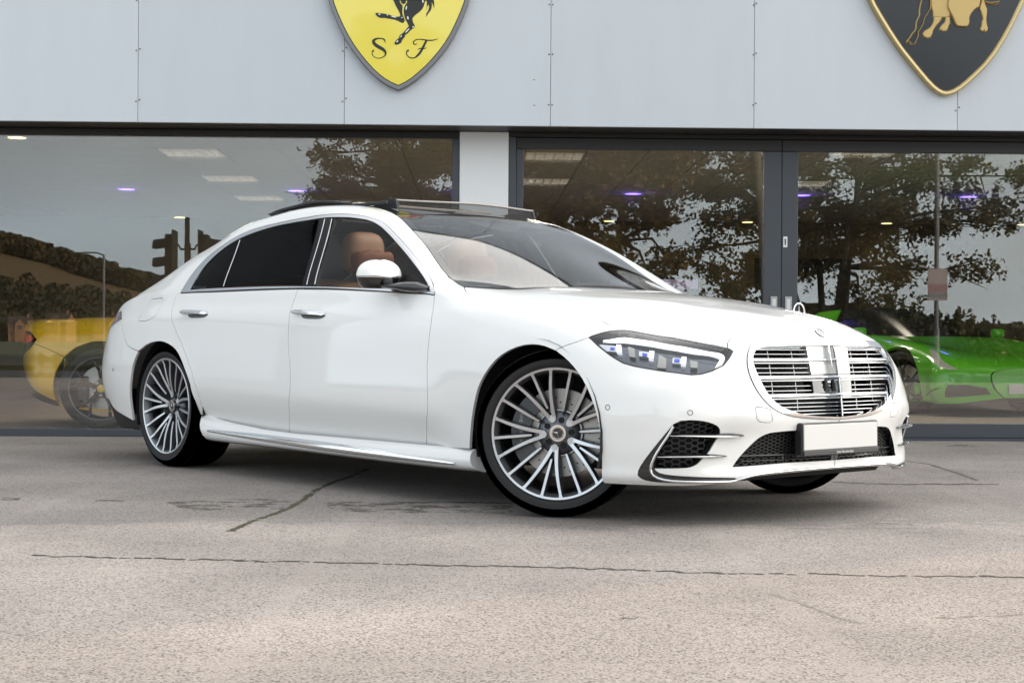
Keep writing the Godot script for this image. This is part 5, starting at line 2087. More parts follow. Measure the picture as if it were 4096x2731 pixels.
	put("boot_lid", half_sheet(top_s, dk, white, 0.0, 0.01), car)
	# ---- lower body
	for sgn in [false, true]:
		var t := Tri.new()
		var prof := [Vector2(0.318, 0.905), Vector2(0.302, 0.930), Vector2(0.285, 0.944), Vector2(0.262, 0.957), Vector2(0.236, 0.962), Vector2(0.208, 0.957), Vector2(0.186, 0.94), Vector2(0.172, 0.90), Vector2(0.172, 0.80)]
		var nst := 60
		for k in nst + 1:
			for j in prof.size():
				var down := clampf((0.318 - prof[j].x) / 0.14, 0.0, 1.0)
				var x := lerpf(lerpf(-0.43, -0.385, down), lerpf(-2.845, -2.755, down), float(k) / nst)
				var lift := sill_top(x) - 0.318
				var low := -0.014 * smoothstep(-2.6, -0.6, x)
				var pinch := 0.016 * smoothstep(-0.55, -0.40, x) + 0.012 * smoothstep(-2.6, -2.84, x)
				var a: Vector2 = prof[maxi(j - 1, 0)]
				var b: Vector2 = prof[mini(j + 1, prof.size() - 1)]
				var nn := Vector2(b.y - a.y, a.x - b.x).normalized()
				var fy: float = lerpf(lift, low, clampf(j / 6.0, 0, 1))
				t.vert(Vector3(x, prof[j].x + fy, prof[j].y - pinch), Vector3(0, nn.x, nn.y))
		for k in nst:
			for j in prof.size() - 1:
				var a := k * prof.size() + j
				t.quad(a, a + 1, a + prof.size() + 1, a + prof.size())
		for e in [0, nst]:
			var ctr := Vector3.ZERO
			for j in prof.size():
				ctr += t.p[e * prof.size() + j] / prof.size()
			var out := Vector3(1, 0, 0) if e == 0 else Vector3(-1, 0, 0)
			for j in prof.size() - 1:
				t.flat_tri(ctr, t.p[e * prof.size() + j], t.p[e * prof.size() + j + 1], out)
			t.flat_tri(ctr, t.p[e * prof.size()], t.p[e * prof.size() + prof.size() - 1], out)
		if sgn:
			flipped(t)
		put("sill", t.mesh(white), car)
		t = Tri.new()
		var path := PackedVector3Array()
		var ups := PackedVector3Array()
		var w := PackedFloat32Array()
		var h := PackedFloat32Array()
		for k in 41:
			var f := k / 40.0
			path.append(Vector3(lerpf(-2.70, -0.50, f), lerpf(0.236, 0.192, f), 0.9575 * (-1.0 if sgn else 1.0)))
			ups.append(Vector3(0, 0.12, -1.0 if sgn else 1.0).normalized())
			w.append(0.0215 * pow(sin(PI * clampf(f * 0.96 + 0.02, 0, 1)), 0.45))
			h.append(0.006)
		sweep(t, path, ups, w, h, 10)
		put("sill_trim", t.mesh(chrome), car)
	# wheel houses, floor and inner structure
	for wx in [0.0, -3.216]:
		for s in [1.0, -1.0]:
			var t := Tri.new()
			var prev := []
			for k in 21:
				var a := deg_to_rad(lerpf(-18, 198, k / 20.0))
				var q := Vector3(wx + cos(a) * 0.402, 0.352 + sin(a) * 0.402, 0)
				var row := [q + Vector3(0, 0, 0.925 * s), q + Vector3(0, 0, 0.50 * s)]
				if prev.size():
					t.flat_quad(prev[0], row[0], row[1], prev[1], Vector3(wx, 0.35, 0) - q)
					t.flat_tri(prev[1], row[1], Vector3(wx, 0.352, 0.50 * s), Vector3(0, 0, s))
				prev = row
			put("wheel_arch_liner", t.mesh(dark), car)
	put("floor_pan", boxm(Vector3(-2.80, 0.17, -0.86), Vector3(-0.42, 0.24, 0.86), dark, 0.02), car)
	put("front_undertray", boxm(Vector3(-0.42, 0.175, -0.50), Vector3(0.74, 0.23, 0.50), dark, 0.02), car)
	put("rear_undertray", boxm(Vector3(-4.25, 0.20, -0.50), Vector3(-2.80, 0.28, 0.50), dark, 0.02), car)
	put("engine_bay", boxm(Vector3(-0.42, 0.24, -0.49), Vector3(0.56, 0.68, 0.49), dark, 0.02), car)
	put("bulkhead", boxm(Vector3(-0.60, 0.24, -0.85), Vector3(-0.52, 0.90, 0.85), dark), car)
	build_front(car, white, chrome, satin, gloss, dark)
	build_lamps(car, gloss)
	build_fittings(car, white, chrome, satin, gloss, dark, doors, rdoors)
	build_interior(car, dark)
	# ---- wheels
	var steer := 0.629
	var zc := 0.945 - 0.128
	make_wheel(car, Vector3((0.945 - 0.75) * sin(steer) - 0.128 * sin(steer), 0.354, 0.75 + (0.945 - 0.75 - 0.128) * cos(steer)), steer, deg_to_rad(257), 1.0, 0.256)
	make_wheel(car, Vector3(-0.04, 0.354, -(0.75 + 0.067 * cos(steer))), steer * 1.08, deg_to_rad(100), -1.0, 0.256)
	make_wheel(car, Vector3(-3.216, 0.354, 0.945 - 0.142), 0.0, deg_to_rad(100), 1.0, 0.284)
	make_wheel(car, Vector3(-3.216, 0.354, -(0.945 - 0.142)), 0.0, deg_to_rad(40), -1.0, 0.284)
	return car

func sill_top(x: float) -> float:
	var tab := [[-2.86, 0.332], [-2.78, 0.318], [-2.66, 0.299], [-2.5, 0.284], [-2.19, 0.264], [-1.9, 0.257], [-0.38, 0.259]]
	for k in tab.size() - 1:
		if x <= tab[k + 1][0]:
			return lerpf(tab[k][1], tab[k + 1][1], clampf((x - tab[k][0]) / (tab[k + 1][0] - tab[k][0]), 0.0, 1.0))
	return 0.259

func grown_half(q: PackedVector2Array, d: float) -> PackedVector2Array:
	# shrink a half outline (x, z) without pulling it off the centre line
	var full := PackedVector2Array(q)
	for k in range(q.size() - 1, -1, -1):
		if q[k].y > 1e-4:
			full.append(Vector2(q[k].x, -q[k].y))
	var g := grown(full, d)
	var best := PackedVector2Array()
	for r in Geometry2D.intersect_polygons(g, PackedVector2Array([Vector2(-9, 0), Vector2(9, 0), Vector2(9, 9), Vector2(-9, 9)])):
		if r.size() > best.size():
			best = r
	return best

# a sheet over a height surface from its right half outline: both halves in one mesh
func half_sheet(s: Surf, half: PackedVector2Array, m: Material, off := 0.0, rim := 0.012, hole := PackedVector2Array()) -> ArrayMesh:
	var full := PackedVector2Array()
	for q in half:
		full.append(q)
	for k in range(half.size() - 1, -1, -1):
		if half[k].y > 1e-4:
			full.append(Vector2(half[k].x, -half[k].y))
	var gp := grown(full, -0.0018) if rim > 0.0 else full
	var cut := PackedVector2Array()
	for r in Geometry2D.intersect_polygons(gp, PackedVector2Array([Vector2(-9, 0), Vector2(9, 0), Vector2(9, 9), Vector2(-9, 9)])):
		if r.size() > cut.size():
			cut = r
	var holes := [] if hole.is_empty() else [hole]
	var am := ArrayMesh.new()
	panel_half(s, cut, holes, m, off, rim, false, am)
	panel_half(s, cut, holes, m, off, rim, true, am)
	return am

func panel_half(s: Surf, cut: PackedVector2Array, holes: Array, m: Material, off: float, rim: float, mirror: bool, am: ArrayMesh) -> void:
	# the rim is skipped along the centre line (here z is the second coordinate)
	var keep := PackedVector2Array(cut)
	panel_z(s, keep, holes.duplicate(true), m, off, rim, mirror, am)

func panel_z(s: Surf, outer: PackedVector2Array, holes: Array, m: Material, off: float, rim: float, mirror: bool, am: ArrayMesh) -> void:
	panel(s, outer, holes, m, off, 0.0, 0.0, mirror, am)
	if rim <= 0.0:
		return
	var t := Tri.new()
	var n := outer.size()
	for k in n:
		var a := outer[k]
		var b := outer[(k + 1) % n]
		if absf(a.y) < 0.003 and absf(b.y) < 0.003:
			continue
		var steps := maxi(1, int(a.distance_to(b) / 0.02))
		for e in steps:
			var q0 := a.lerp(b, float(e) / steps)
			var q1 := a.lerp(b, float(e + 1) / steps)
			var n0 := s.normal(q0)
			var p0 := s.at(q0) + n0 * off
			var p1 := s.at(q1) + n0 * off
			t.flat_quad(p0, p1, p1 - n0 * rim, p0 - n0 * rim, p0 - Vector3(-0.3 if q0.x > -1 else -2.5, p0.y, 0))
	if mirror:
		flipped(t)
	t.mesh(m, am)
func build_front(car: Node3D, white: Material, chrome: Material, satin: Material, gloss: Material, dark: Material) -> void:
	var g := part("grille", car)
	# bezel: broad chrome ring, rounded, following the opening on both sides
	for sgn in [false, true]:
		put("bezel", panel(body, L("bez_out"), [hole_open(L("bez_in"))], chrome, 0.005, 0.0008, 0.03, sgn), g)
	# dark box behind
	var t := Tri.new()
	t.box(Vector3(0.62, 0.415, -0.47), Vector3(0.66, 0.75, 0.47))
	t.box(Vector3(0.62, 0.715, -0.38), Vector3(0.775, 0.725, 0.38))
	t.box(Vector3(0.62, 0.405, -0.40), Vector3(0.82, 0.415, 0.40))
	put("grille_back", t.mesh(dark), g)
	# three broad double louvres
	for y in [0.667, 0.595, 0.521]:
		slat(g, "louvre", y + 0.004, 0.0085, 0.016, 0.012, chrome)
		slat(g, "louvre_lip", y - 0.0095, 0.0035, 0.012, 0.014, chrome)
	# thin slats either side of the middle panel, full width below it
	for y in [0.712, 0.694, 0.637, 0.618, 0.563, 0.544]:
		slat(g, "thin_slat", y, 0.0026, 0.011, 0.022, satin, -9.0, -0.128)
		slat(g, "thin_slat", y, 0.0026, 0.011, 0.022, satin, 0.128, 9.0)
	for y in [0.493, 0.477, 0.461, 0.447]:
		slat(g, "thin_slat", y, 0.0026, 0.011, 0.02, satin)
	# uprights behind the slats
	for z in [0.20, 0.335]:
		for s in [-1.0, 1.0]:
			t = Tri.new()
			var pts := []
			for k in 9:
				var y := lerpf(0.465, 0.722, k / 8.0)
				if grille_half(y) > z:
					pts.append(Vector3(grille_x(y, z) - 0.036, y, z * s))
			tube(t, pts, 0.0022, 6)
			put("upright", t.mesh(satin), g)
	# middle panel: mirror-bright above, black below with the camera
	for s in [-1.0, 1.0]:
		for band in [[0.612, 0.728, "radar_cover", mat("radar_mirror", lin(0.70, 0.67, 0.64), 0.5, 0.9)], [0.509, 0.610, "camera_panel", gloss]]:
			t = Tri.new()
			var n := 6
			var m := 5
			for i in n + 1:
				for j in m + 1:
					var y := lerpf(band[0], band[1], float(j) / m)
					var z: float = lerpf(0.007, lerpf(0.127, 0.138, (y - 0.51) / 0.22), float(i) / n)
					var nx := Vector3(1, 0.16, 0.4 * z * s).normalized()
					t.vert(Vector3(grille_x(y, z) - 0.006, y, z * s), nx)
			for i in n:
				for j in m:
					var a := i * (m + 1) + j
					t.quad(a, a + m + 1, a + m + 2, a + 1)
			var y0: float = band[0]
			var y1: float = band[1]
			for e in [[0.127, 0.138], [0.007, 0.007]]:
				t.flat_quad(Vector3(grille_x(y0, e[0]) - 0.006, y0, e[0] * s), Vector3(grille_x(y1, e[1]) - 0.006, y1, e[1] * s), Vector3(grille_x(y1, e[1]) - 0.05, y1, e[1] * s), Vector3(grille_x(y0, e[0]) - 0.05, y0, e[0] * s), Vector3(0, 0, s if e[0] > 0.05 else -s))
			put(band[2], t.mesh(band[3]), g)
	t = Tri.new()
	var pv := PackedVector3Array()
	var ups := PackedVector3Array()
	var w := PackedFloat32Array()
	var h := PackedFloat32Array()
	for k in 13:
		var y := lerpf(0.434, 0.734, k / 12.0)
		pv.append(Vector3(grille_x(y, 0) - 0.004, y, 0))
		ups.append(Vector3(1, 0.15, 0))
		w.append(0.005)
		h.append(0.007)
	sweep(t, pv, ups, w, h, 12, true, 0.8)
	put("centre_strip", t.mesh(chrome), g)
	var cam := part("front_camera", car)
	var cx := grille_x(0.565, 0.045)
	put("camera_housing", boxm(Vector3(cx - 0.01, 0.538, 0.030), Vector3(cx + 0.003, 0.588, 0.060), mat("camera_black", lin(0.02, 0.02, 0.02), 0.35), 0.004), cam)
	put("camera_hood", boxm(Vector3(cx - 0.002, 0.575, 0.034), Vector3(cx + 0.010, 0.584, 0.056), satin, 0.002), cam)
	t = Tri.new()
	lathe_smooth(t, [Vector2(0.011, 0.0), Vector2(0.010, 0.006), Vector2(0.006, 0.010), Vector2(0.0, 0.011)], 20, -1.0)
	var lens := put("camera_lens", t.mesh(gloss), cam)
	lens.position = Vector3(cx + 0.002, 0.56, 0.045)
	lens.rotation.y = PI / 2
	# badge and bonnet star
	var bq := L("star_badge")[0]
	var bn := body.normal(Vector2(0.0, bq.y))
	var badge := part("front_badge", car)
	badge.position = body.at(Vector2(0.0, bq.y)) + bn * 0.002
	badge.basis = Basis(Vector3(0, 0, -1), bn.cross(Vector3(0, 0, -1)).normalized(), bn)
	t = Tri.new()
	lathe(t, [Vector2(0.026, -0.004), Vector2(0.026, 0.001), Vector2(0.0, 0.0015)], 32, false, -1.0)
	put("badge_disc", t.mesh(mat("badge_dark", lin(0.05, 0.055, 0.065), 0.2, 0.2, 1.0)), badge)
	put("badge_star", star_mesh(0.0235, 0.003, 0.0022, chrome), badge).position.z = 0.002
	var orn := part("bonnet_star", car)
	orn.position = Vector3(0.668, 0.875, 0.0)
	orn.rotation.y = PI / 2
	put("star", star_mesh(0.0365, 0.0065, 0.0031, chrome), orn)
	t = Tri.new()
	lathe_smooth(t, [Vector2(0.0045, 0.020), Vector2(0.0045, 0.012), Vector2(0.007, 0.006), Vector2(0.016, 0.002), Vector2(0.020, -0.003)], 20, -1.0)
	var foot := put("star_foot", t.mesh(chrome), orn)
	foot.rotation.x = -PI / 2
	foot.position.y = -0.054
	# corner intakes: black flank, honeycomb, fins
	for sgn in [false, true]:
		var ci := part("corner_intake", car)
		put("flank", panel(body, L("flank"), [], gloss, -0.001, 0.0005, 0.02, sgn), ci)
		put("intake_wall", panel(body, grown(L("intake"), 0.004), [], dark, -0.075, 0.0, 0.0, sgn), ci)
		honeycomb(body, grown(L("intake"), -0.002), 0.035, 0.021, mat("mesh_black", lin(0.02, 0.02, 0.021), 0.38), ci, "honeycomb", sgn)
		var rimt := Tri.new()
		var ring := L("intake")
		for k in ring.size():
			var a := ring[k]
			var b := ring[(k + 1) % ring.size()]
			var na := body.normal(a)
			rimt.flat_quad(body.at(a) - na * 0.004, body.at(b) - na * 0.004, body.at(b) - na * 0.08, body.at(a) - na * 0.08, body.at((a + b) * 0.5) * -1.0 + body.at(Vector2(0.77, 0.2)))
		if sgn:
			flipped(rimt)
		put("intake_frame", rimt.mesh(dark), ci)
		for fn in ["fin_a", "fin_b"]:
			var ft := Tri.new()
			strip(ft, body, L(fn), 0.0085, 0.018, 0.004, true, sgn)
			put("fin", ft.mesh(gloss), ci)
			ft = Tri.new()
			var fl := L(fn)
			fl.remove_at(fl.size() - 1)
			strip(ft, body, fl, 0.0042, 0.008, 0.017, true, sgn)
			put("fin_trim", ft.mesh(chrome), ci)
		var ct := Tri.new()
		strip(ct, body, L("chrome_line"), 0.0058, 0.007, 0.006, false, sgn)
		put("lip_trim", ct.mesh(chrome), car)
	# lower centre intake
	var li := part("lower_intake", car)
	for sgn in [false, true]:
		put("intake_wall", panel(body, L("low_intake"), [], dark, -0.09, 0.0, 0.0, sgn), li)
		var lm := L("low_intake")
		honeycomb(body, lm, 0.03, 0.013, mat("mesh_black", Color.BLACK), li, "honeycomb", sgn)
		var rimt := Tri.new()
		for k in lm.size() - 1:
			var a := lm[k]
			var b := lm[k + 1]
			var na := body.normal(a)
			rimt.flat_quad(body.at(a), body.at(b), body.at(b) - na * 0.09, body.at(a) - na * 0.09, body.at(Vector2(0.2, 0.18)) - body.at((a + b) * 0.5))
		if sgn:
			flipped(rimt)
		put("intake_frame", rimt.mesh(gloss), li)
	# cross bars in the lower intake
	for yy in [0.283, 0.262]:
		t = Tri.new()
		pv = PackedVector3Array()
		ups = PackedVector3Array()
		w = PackedFloat32Array()
		h = PackedFloat32Array()
		for k in 25:
			var z := lerpf(-0.50, 0.50, k / 24.0)
			pv.append(Vector3(0.845 - 0.30 * z * z, yy, z))
			ups.append(Vector3.UP)
			w.append(0.012)
			h.append(0.0055 if yy > 0.27 else 0.003)
		sweep(t, pv, ups, w, h, 10)
		put("cross_bar", t.mesh(gloss), li)
	for z in [-0.28, 0.28]:
		put("bar_post", boxm(Vector3(0.77, 0.243, z - 0.006), Vector3(0.815, 0.285, z + 0.006), gloss, 0.002), li)
	# number plate
	var pl := part("number_plate", car)
	pl.position = Vector3(0.883, 0.344, 0.0)
	pl.rotation.z = 0.02
	var px := 0.012
	put("plate_holder", boxm(Vector3(-0.03, -0.069, -0.258), Vector3(px, 0.069, 0.258), mat("holder_black", lin(0.014, 0.014, 0.015), 0.4), 0.006), pl)
	var ring_m := mat("plate_rim_metal", lin(0.25, 0.25, 0.25), 0.4, 0.8)
	put("plate", boxm(Vector3(0.008, -0.043, -0.248), Vector3(px + 0.0035, 0.061, 0.248), mat("plate_white", lin(0.60, 0.585, 0.57), 0.4), 0.002), pl)
	put("holder_strip", boxm(Vector3(0.008, -0.066, -0.252), Vector3(px + 0.006, -0.046, 0.252), mat("holder_black", Color.BLACK), 0.002), pl)
	var tm := TextMesh.new()
	tm.text = "Sytner Mercedes-Benz"
	tm.font = sans()
	tm.font_size = 16
	tm.pixel_size = 0.00072
	tm.depth = 0.0008
	tm.curve_step = 2.0
	var tx := put("holder_lettering", tm, pl, mat("plate_text", lin(0.75, 0.75, 0.74), 0.5))
	tx.position = Vector3(px + 0.0064, -0.0565, -0.02)
	tx.rotation.y = PI / 2
	put("plate_bracket", boxm(Vector3(-0.09, -0.05, -0.16), Vector3(-0.02, 0.05, 0.16), dark, 0.004), pl)
	# parking sensors
	for q in [L("sens0")[0], L("sens1")[0], L("rsens")[0]]:
		for s in [1.0, -1.0]:
			t = Tri.new()
			lathe(t, [Vector2(0.0115, 0.0), Vector2(0.0105, 0.0012), Vector2(0.0092, 0.0012), Vector2(0.0088, -0.001)], 24, false, -1.0)
			var o := put("sensor_ring", t.mesh(mat("sensor_grey", lin(0.14, 0.14, 0.14), 0.5)), car)
			var nn := body.normal(q)
			var pp := body.at(q)
			o.position = Vector3(pp.x, pp.y, pp.z * s) + Vector3(nn.x, nn.y, nn.z * s) * 0.0005
			var z := Vector3(nn.x, nn.y, nn.z * s)
			var x := Vector3.UP.cross(z).normalized()
			o.basis = Basis(x, z.cross(x), z)

func hole_open(q: PackedVector2Array) -> PackedVector2Array:
	# let a half outline that ends on the centre line reach across it
	var o := PackedVector2Array(q)
	o[0].x = -0.02
	o[o.size() - 1].x = -0.02
	return o

func build_lamps(car: Node3D, gloss: Material) -> void:
	var inner := mat("lamp_inner", lin(0.13, 0.14, 0.16), 0.16, 0.9)
	var frost := mat("lamp_frost", lin(0.86, 0.87, 0.88), 0.25)
	frost.emission_enabled = true
	frost.emission = Color(0.95, 0.97, 1.0)
	frost.emission_energy_multiplier = 0.8
	var blue := mat("lamp_blue", lin(0.05, 0.10, 0.65), 0.25)
	var bright := mat("lamp_reflector", lin(0.62, 0.65, 0.70), 0.18, 0.9)
	var cover := glass("lamp_cover", Color(0.9, 0.92, 0.95), 0.02)
	for sgn in [false, true]:
		var h := part("headlamp", car)
		var lp := L("lamp")
		put("lamp_housing", panel(body, lp.duplicate(), [], inner, -0.05, 0.001, 0.0, sgn), h)
		put("lamp_edge", panel(body, lp.duplicate(), [grown(lp.duplicate(), -0.0095)], gloss, -0.0005, 0.001, 0.05, sgn), h)
		put("lamp_cover", panel(body, grown(lp.duplicate(), -0.002), [], cover, -0.002, 0.0, 0.0, sgn), h)
		put("light_bar", panel(body, L("bar"), [], frost, -0.014, 0.0, 0.014, sgn), h)
		put("lamp_floor", panel(body, L("lamp_floor"), [], bright, -0.030, 0.0, 0.01, sgn), h)
		for k in 3:
			put("reflector", panel(body, L("back%d" % k), [], bright, -0.030, 0.0, 0.014, sgn), h)
			put("blue_element", panel(body, L("blue%d" % k), [], blue, -0.027, 0.0, 0.006, sgn), h)
			put("light_cell", panel(body, L("cell%d" % k), [], frost, -0.020, 0.0, 0.022, sgn), h)
			put("lamp_lens", panel(body, L("lens%d" % k), [], mat("lens_glass", lin(0.35, 0.35, 0.33), 0.06, 0.9), -0.028, 0.0, 0.015, sgn), h)

func build_fittings(car: Node3D, white: Material, chrome: Material, satin: Material, gloss: Material, dark: Material, doors: Array, rdoors: Array) -> void:
	# door handles: a chrome bar over a dark cup
	for sgn in [false, true]:
		for pair in [["handle_r", rdoors], ["handle_f", doors]]:
			var q: PackedVector2Array = L(pair[0])
			var a := q[0]
			var b := q[3]
			var v := (a.y + b.y) * 0.5 + 0.004
			var t := Tri.new()
			var path := PackedVector3Array()
			var ups := PackedVector3Array()
			var w := PackedFloat32Array()
			var hh := PackedFloat32Array()
			for k in 15:
				var f := k / 14.0
				var u := lerpf(a.x, b.x, f)
				var nn := body.normal(Vector2(u, v))
				var pp := body.at(Vector2(u, v - 0.006 * f)) + nn * (0.016 - 0.014 * pow(f, 5.0))
				if sgn:
					pp.z = -pp.z
					nn.z = -nn.z
				path.append(pp)
				ups.append(nn)
				w.append(0.0125 * clampf(0.45 + minf(f, 1.0 - f) * 9.0, 0.45, 1.0))
				hh.append(0.0062)
			sweep(t, path, ups, w, hh, 12, true, 0.6)
			var o := put("handle", t.mesh(chrome), pair[1][1 if sgn else 0])
			t = Tri.new()
			path = PackedVector3Array()
			ups = PackedVector3Array()
			w = PackedFloat32Array()
			hh = PackedFloat32Array()
			for k in 11:
				var f := k / 10.0
				var u := lerpf(lerpf(a.x, b.x, 0.25), b.x - 0.0, f)
				var nn := body.normal(Vector2(u, v))
				var pp := body.at(Vector2(u, v - 0.012))
				if sgn:
					pp.z = -pp.z
					nn.z = -nn.z
				path.append(pp)
				ups.append(nn)
				w.append(0.019 * sqrt(clampf(1.0 - pow(2.0 * f - 1.0, 4.0), 0.05, 1.0)))
				hh.append(0.002)
			sweep(t, path, ups, w, hh, 14)
			put("handle_cup", t.mesh(gloss), pair[1][1 if sgn else 0])
	# mirrors
	for s in [1.0]:
		var mr := part("door_mirror", car)
		var lo := Vector3(-1.155, 0.0, 0.868)
		var shape := func(y0: float, y1: float, steps: int) -> Tri:
			var t := Tri.new()
			var nu := 36
			for j in steps + 1:
				var y := lerpf(y0, y1, float(j) / steps)
				for i in nu + 1:
					var th := TAU * i / nu
					var q := mirror_point(y, th)
					var qa := mirror_point(y, th + 0.05)
					var qb := mirror_point(y, th - 0.05)
					var qc := mirror_point(minf(y + 0.003, 1.1265), th)
					var qd := mirror_point(y - 0.003, th)
					var nn := (qa - qb).cross(qc - qd).normalized()
					if nn.dot(q - Vector3(-1.075, 1.05, 0.96)) < 0.0:
						nn = -nn
					t.vert(q, nn)
			for j in steps:
				for i in nu:
					var a := j * (nu + 1) + i
					t.quad(a, a + 1, a + nu + 2, a + nu + 1)
			var c0 := t.vert(Vector3(-1.08, y1, 0.955), Vector3.UP)
			for i in nu:
				t.tri(c0, steps * (nu + 1) + i, steps * (nu + 1) + i + 1)
			return t
		var cap: Tri = shape.call(1.0475, 1.1268, 14)
		var strip_t: Tri = shape.call(1.0385, 1.0468, 2)
		var lowt: Tri = shape.call(0.990, 1.038, 8)
		if s < 0:
			flipped(cap)
			flipped(strip_t)
			flipped(lowt)
		put("mirror_cap", cap.mesh(white), mr)
		put("indicator_strip", strip_t.mesh(mat("indicator_clear", lin(0.55, 0.55, 0.56), 0.12, 0.7)), mr)
		put("mirror_shell", lowt.mesh(gloss), mr)
		var t := Tri.new()
		var pth := PackedVector3Array([Vector3(-1.06, 0.998, 0.945), Vector3(-1.00, 0.997, 0.925), Vector3(-0.94, 0.995, 0.905), Vector3(-0.87, 0.991, 0.888), Vector3(-0.80, 0.984, 0.878)])
		sweep(t, pth, PackedVector3Array([Vector3.UP, Vector3.UP, Vector3.UP, Vector3.UP, Vector3.UP]), PackedFloat32Array([0.04, 0.04, 0.036, 0.032, 0.022]), PackedFloat32Array([0.010, 0.014, 0.024, 0.026, 0.012]), 16)
		if s < 0:
			flipped(t)
		put("mirror_arm", t.mesh(mat("arm_black", lin(0.016, 0.016, 0.018), 0.25, 0.0, 0.6)), mr)
		t = Tri.new()
		t.bevel_box(Vector3(-1.128, 1.005, 0.885), Vector3(-1.118, 1.095, 1.02), 0.004)
		if s < 0:
			flipped(t)
		put("mirror_glass", t.mesh(chrome), mr)
	# sunroof: glass slid back over the roof, wind deflector raised at the front
	var sr := part("sunroof", car)
	var t := Tri.new()
	var nx := 14
	var nz := 16
	for i in nx + 1:
		for j in nz + 1:
			var x := lerpf(-1.98, -2.78, float(i) / nx)
			var z := lerpf(-0.505, 0.505, float(j) / nz)
			var y := top_s.at(Vector2(x, absf(z))).y + lerpf(0.014, 0.044, smoothstep(-1.95, -2.35, x)) - 0.008 * pow(absf(z) / 0.5, 4.0)
			t.vert(Vector3(x, y, z), Vector3(0.02, 1, z * 0.12).normalized())
	for i in nx:
		for j in nz:
			var a := i * (nz + 1) + j
			t.quad(a, a + 1, a + nz + 2, a + nz + 1)
	put("sliding_glass", t.mesh(gloss), sr)
	t = Tri.new()
	var rim := PackedVector3Array()
	for k in 13:
		rim.append(Vector3(lerpf(-1.98, -2.78, k / 12.0), 0, 0.5))
	for s in [1.0, -1.0]:
		t = Tri.new()
		var pth := PackedVector3Array()
		var ups := PackedVector3Array()
		var w := PackedFloat32Array()
		var h := PackedFloat32Array()
		for k in 17:
			var f := k / 16.0
			var x := lerpf(-2.02, -2.81, f)
			pth.append(Vector3(x, top_s.at(Vector2(x, 0.5)).y + lerpf(0.006, 0.030, smoothstep(-1.95, -2.4, x)), 0.498 * s))
			ups.append(Vector3.UP)
			w.append(0.010)
			h.append(0.012 * clampf(0.3 + minf(f, 1.0 - f) * 6.0, 0.3, 1.0))
		sweep(t, pth, ups, w, h, 10)
		put("glass_edge", t.mesh(dark), sr)
		put("slide_rail", boxm(Vector3(-2.75, 1.452, 0.525 * s - 0.006), Vector3(-1.62, 1.470, 0.525 * s + 0.006), dark, 0.002), sr)
	# front part of the opening: a pale roller-blind rail seen under the glass
	put("blind_rail", boxm(Vector3(-2.02, 1.472, -0.47), Vector3(-1.96, 1.488, 0.47), mat("blind_beige", lin(0.42, 0.37, 0.32), 0.7), 0.005), sr)
	# deflector: mesh strip under a rail, arms at its ends
	t = Tri.new()
	var rail := PackedVector3Array()
	var ups := PackedVector3Array()
	var w := PackedFloat32Array()
	var h := PackedFloat32Array()
	var n := 40
	var net := Tri.new()
	for k in n + 1:
		var z := lerpf(-0.475, 0.475, float(k) / n)
		var bow := 0.10 * (1.0 - pow(absf(z) / 0.475, 2.0))
		var roof := top_s.at(Vector2(-1.585 + bow, absf(z))).y
		var top := Vector3(-1.612 + bow, roof + 0.058, z)
		rail.append(top)
		ups.append(Vector3.UP)
		w.append(0.010)
		h.append(0.006)
		var nn := Vector3(0.9, 0.3, z * 0.4).normalized()
		net.vert(top, nn)
		net.vert(Vector3(-1.588 + bow, roof - 0.002, z), nn)
		if k > 0:
			net.quad(2 * k - 2, 2 * k, 2 * k + 1, 2 * k - 1)
	sweep(t, rail, ups, w, h, 10)
	put("deflector_rail", t.mesh(mat("deflector_grey", lin(0.36, 0.33, 0.31), 0.55)), sr)
	var nm := mat("deflector_net", Color(0.03, 0.028, 0.027, 0.62), 0.7)
	nm.transparency = BaseMaterial3D.TRANSPARENCY_ALPHA
	put("deflector_net", net.mesh(nm), sr)
	for s in [1.0, -1.0]:
		t = Tri.new()
		slab(t, PackedVector2Array([Vector2(-1.605, 1.484), Vector2(-1.585, 1.424), Vector2(-1.63, 1.43), Vector2(-1.78, 1.452), Vector2(-1.84, 1.466), Vector2(-1.80, 1.468), Vector2(-1.70, 1.466), Vector2(-1.64, 1.483)]), 0.475 * s - 0.008, 0.475 * s + 0.008)
		put("deflector_arm", t.mesh(dark), sr)

func mirror_point(y: float, th: float) -> Vector3:
	# horizontal slices of the mirror head: a rounded wedge, blunt ahead
	var f := clampf((y - 0.990) / (1.127 - 0.990), 0.0, 1.0)
	var grow := pow(clampf(1.0 - pow(absf(f - 0.40) / 0.605, 2.4), 0.0, 1.0), 0.5) if f > 0.40 else lerpf(0.62, 1.0, pow(f / 0.40, 0.6))
	var c := cos(th)
	var s := sin(th)
	var e := 0.72
	var ax := 0.078 * lerpf(1.0, 0.85, f)
	var az := 0.102
	var x := signf(c) * pow(absf(c), e) * ax * (1.0 if c > 0.0 else 0.72)
	var z := signf(s) * pow(absf(s), e) * az
	# sweep the outer end back
	var back := -0.04 * pow(clampf((z / az + 1.0) * 0.5, 0, 1), 1.6)
	return Vector3(-1.075 + x * grow + back - 0.012 * f, y, 0.957 + z * grow - 0.010 * f)

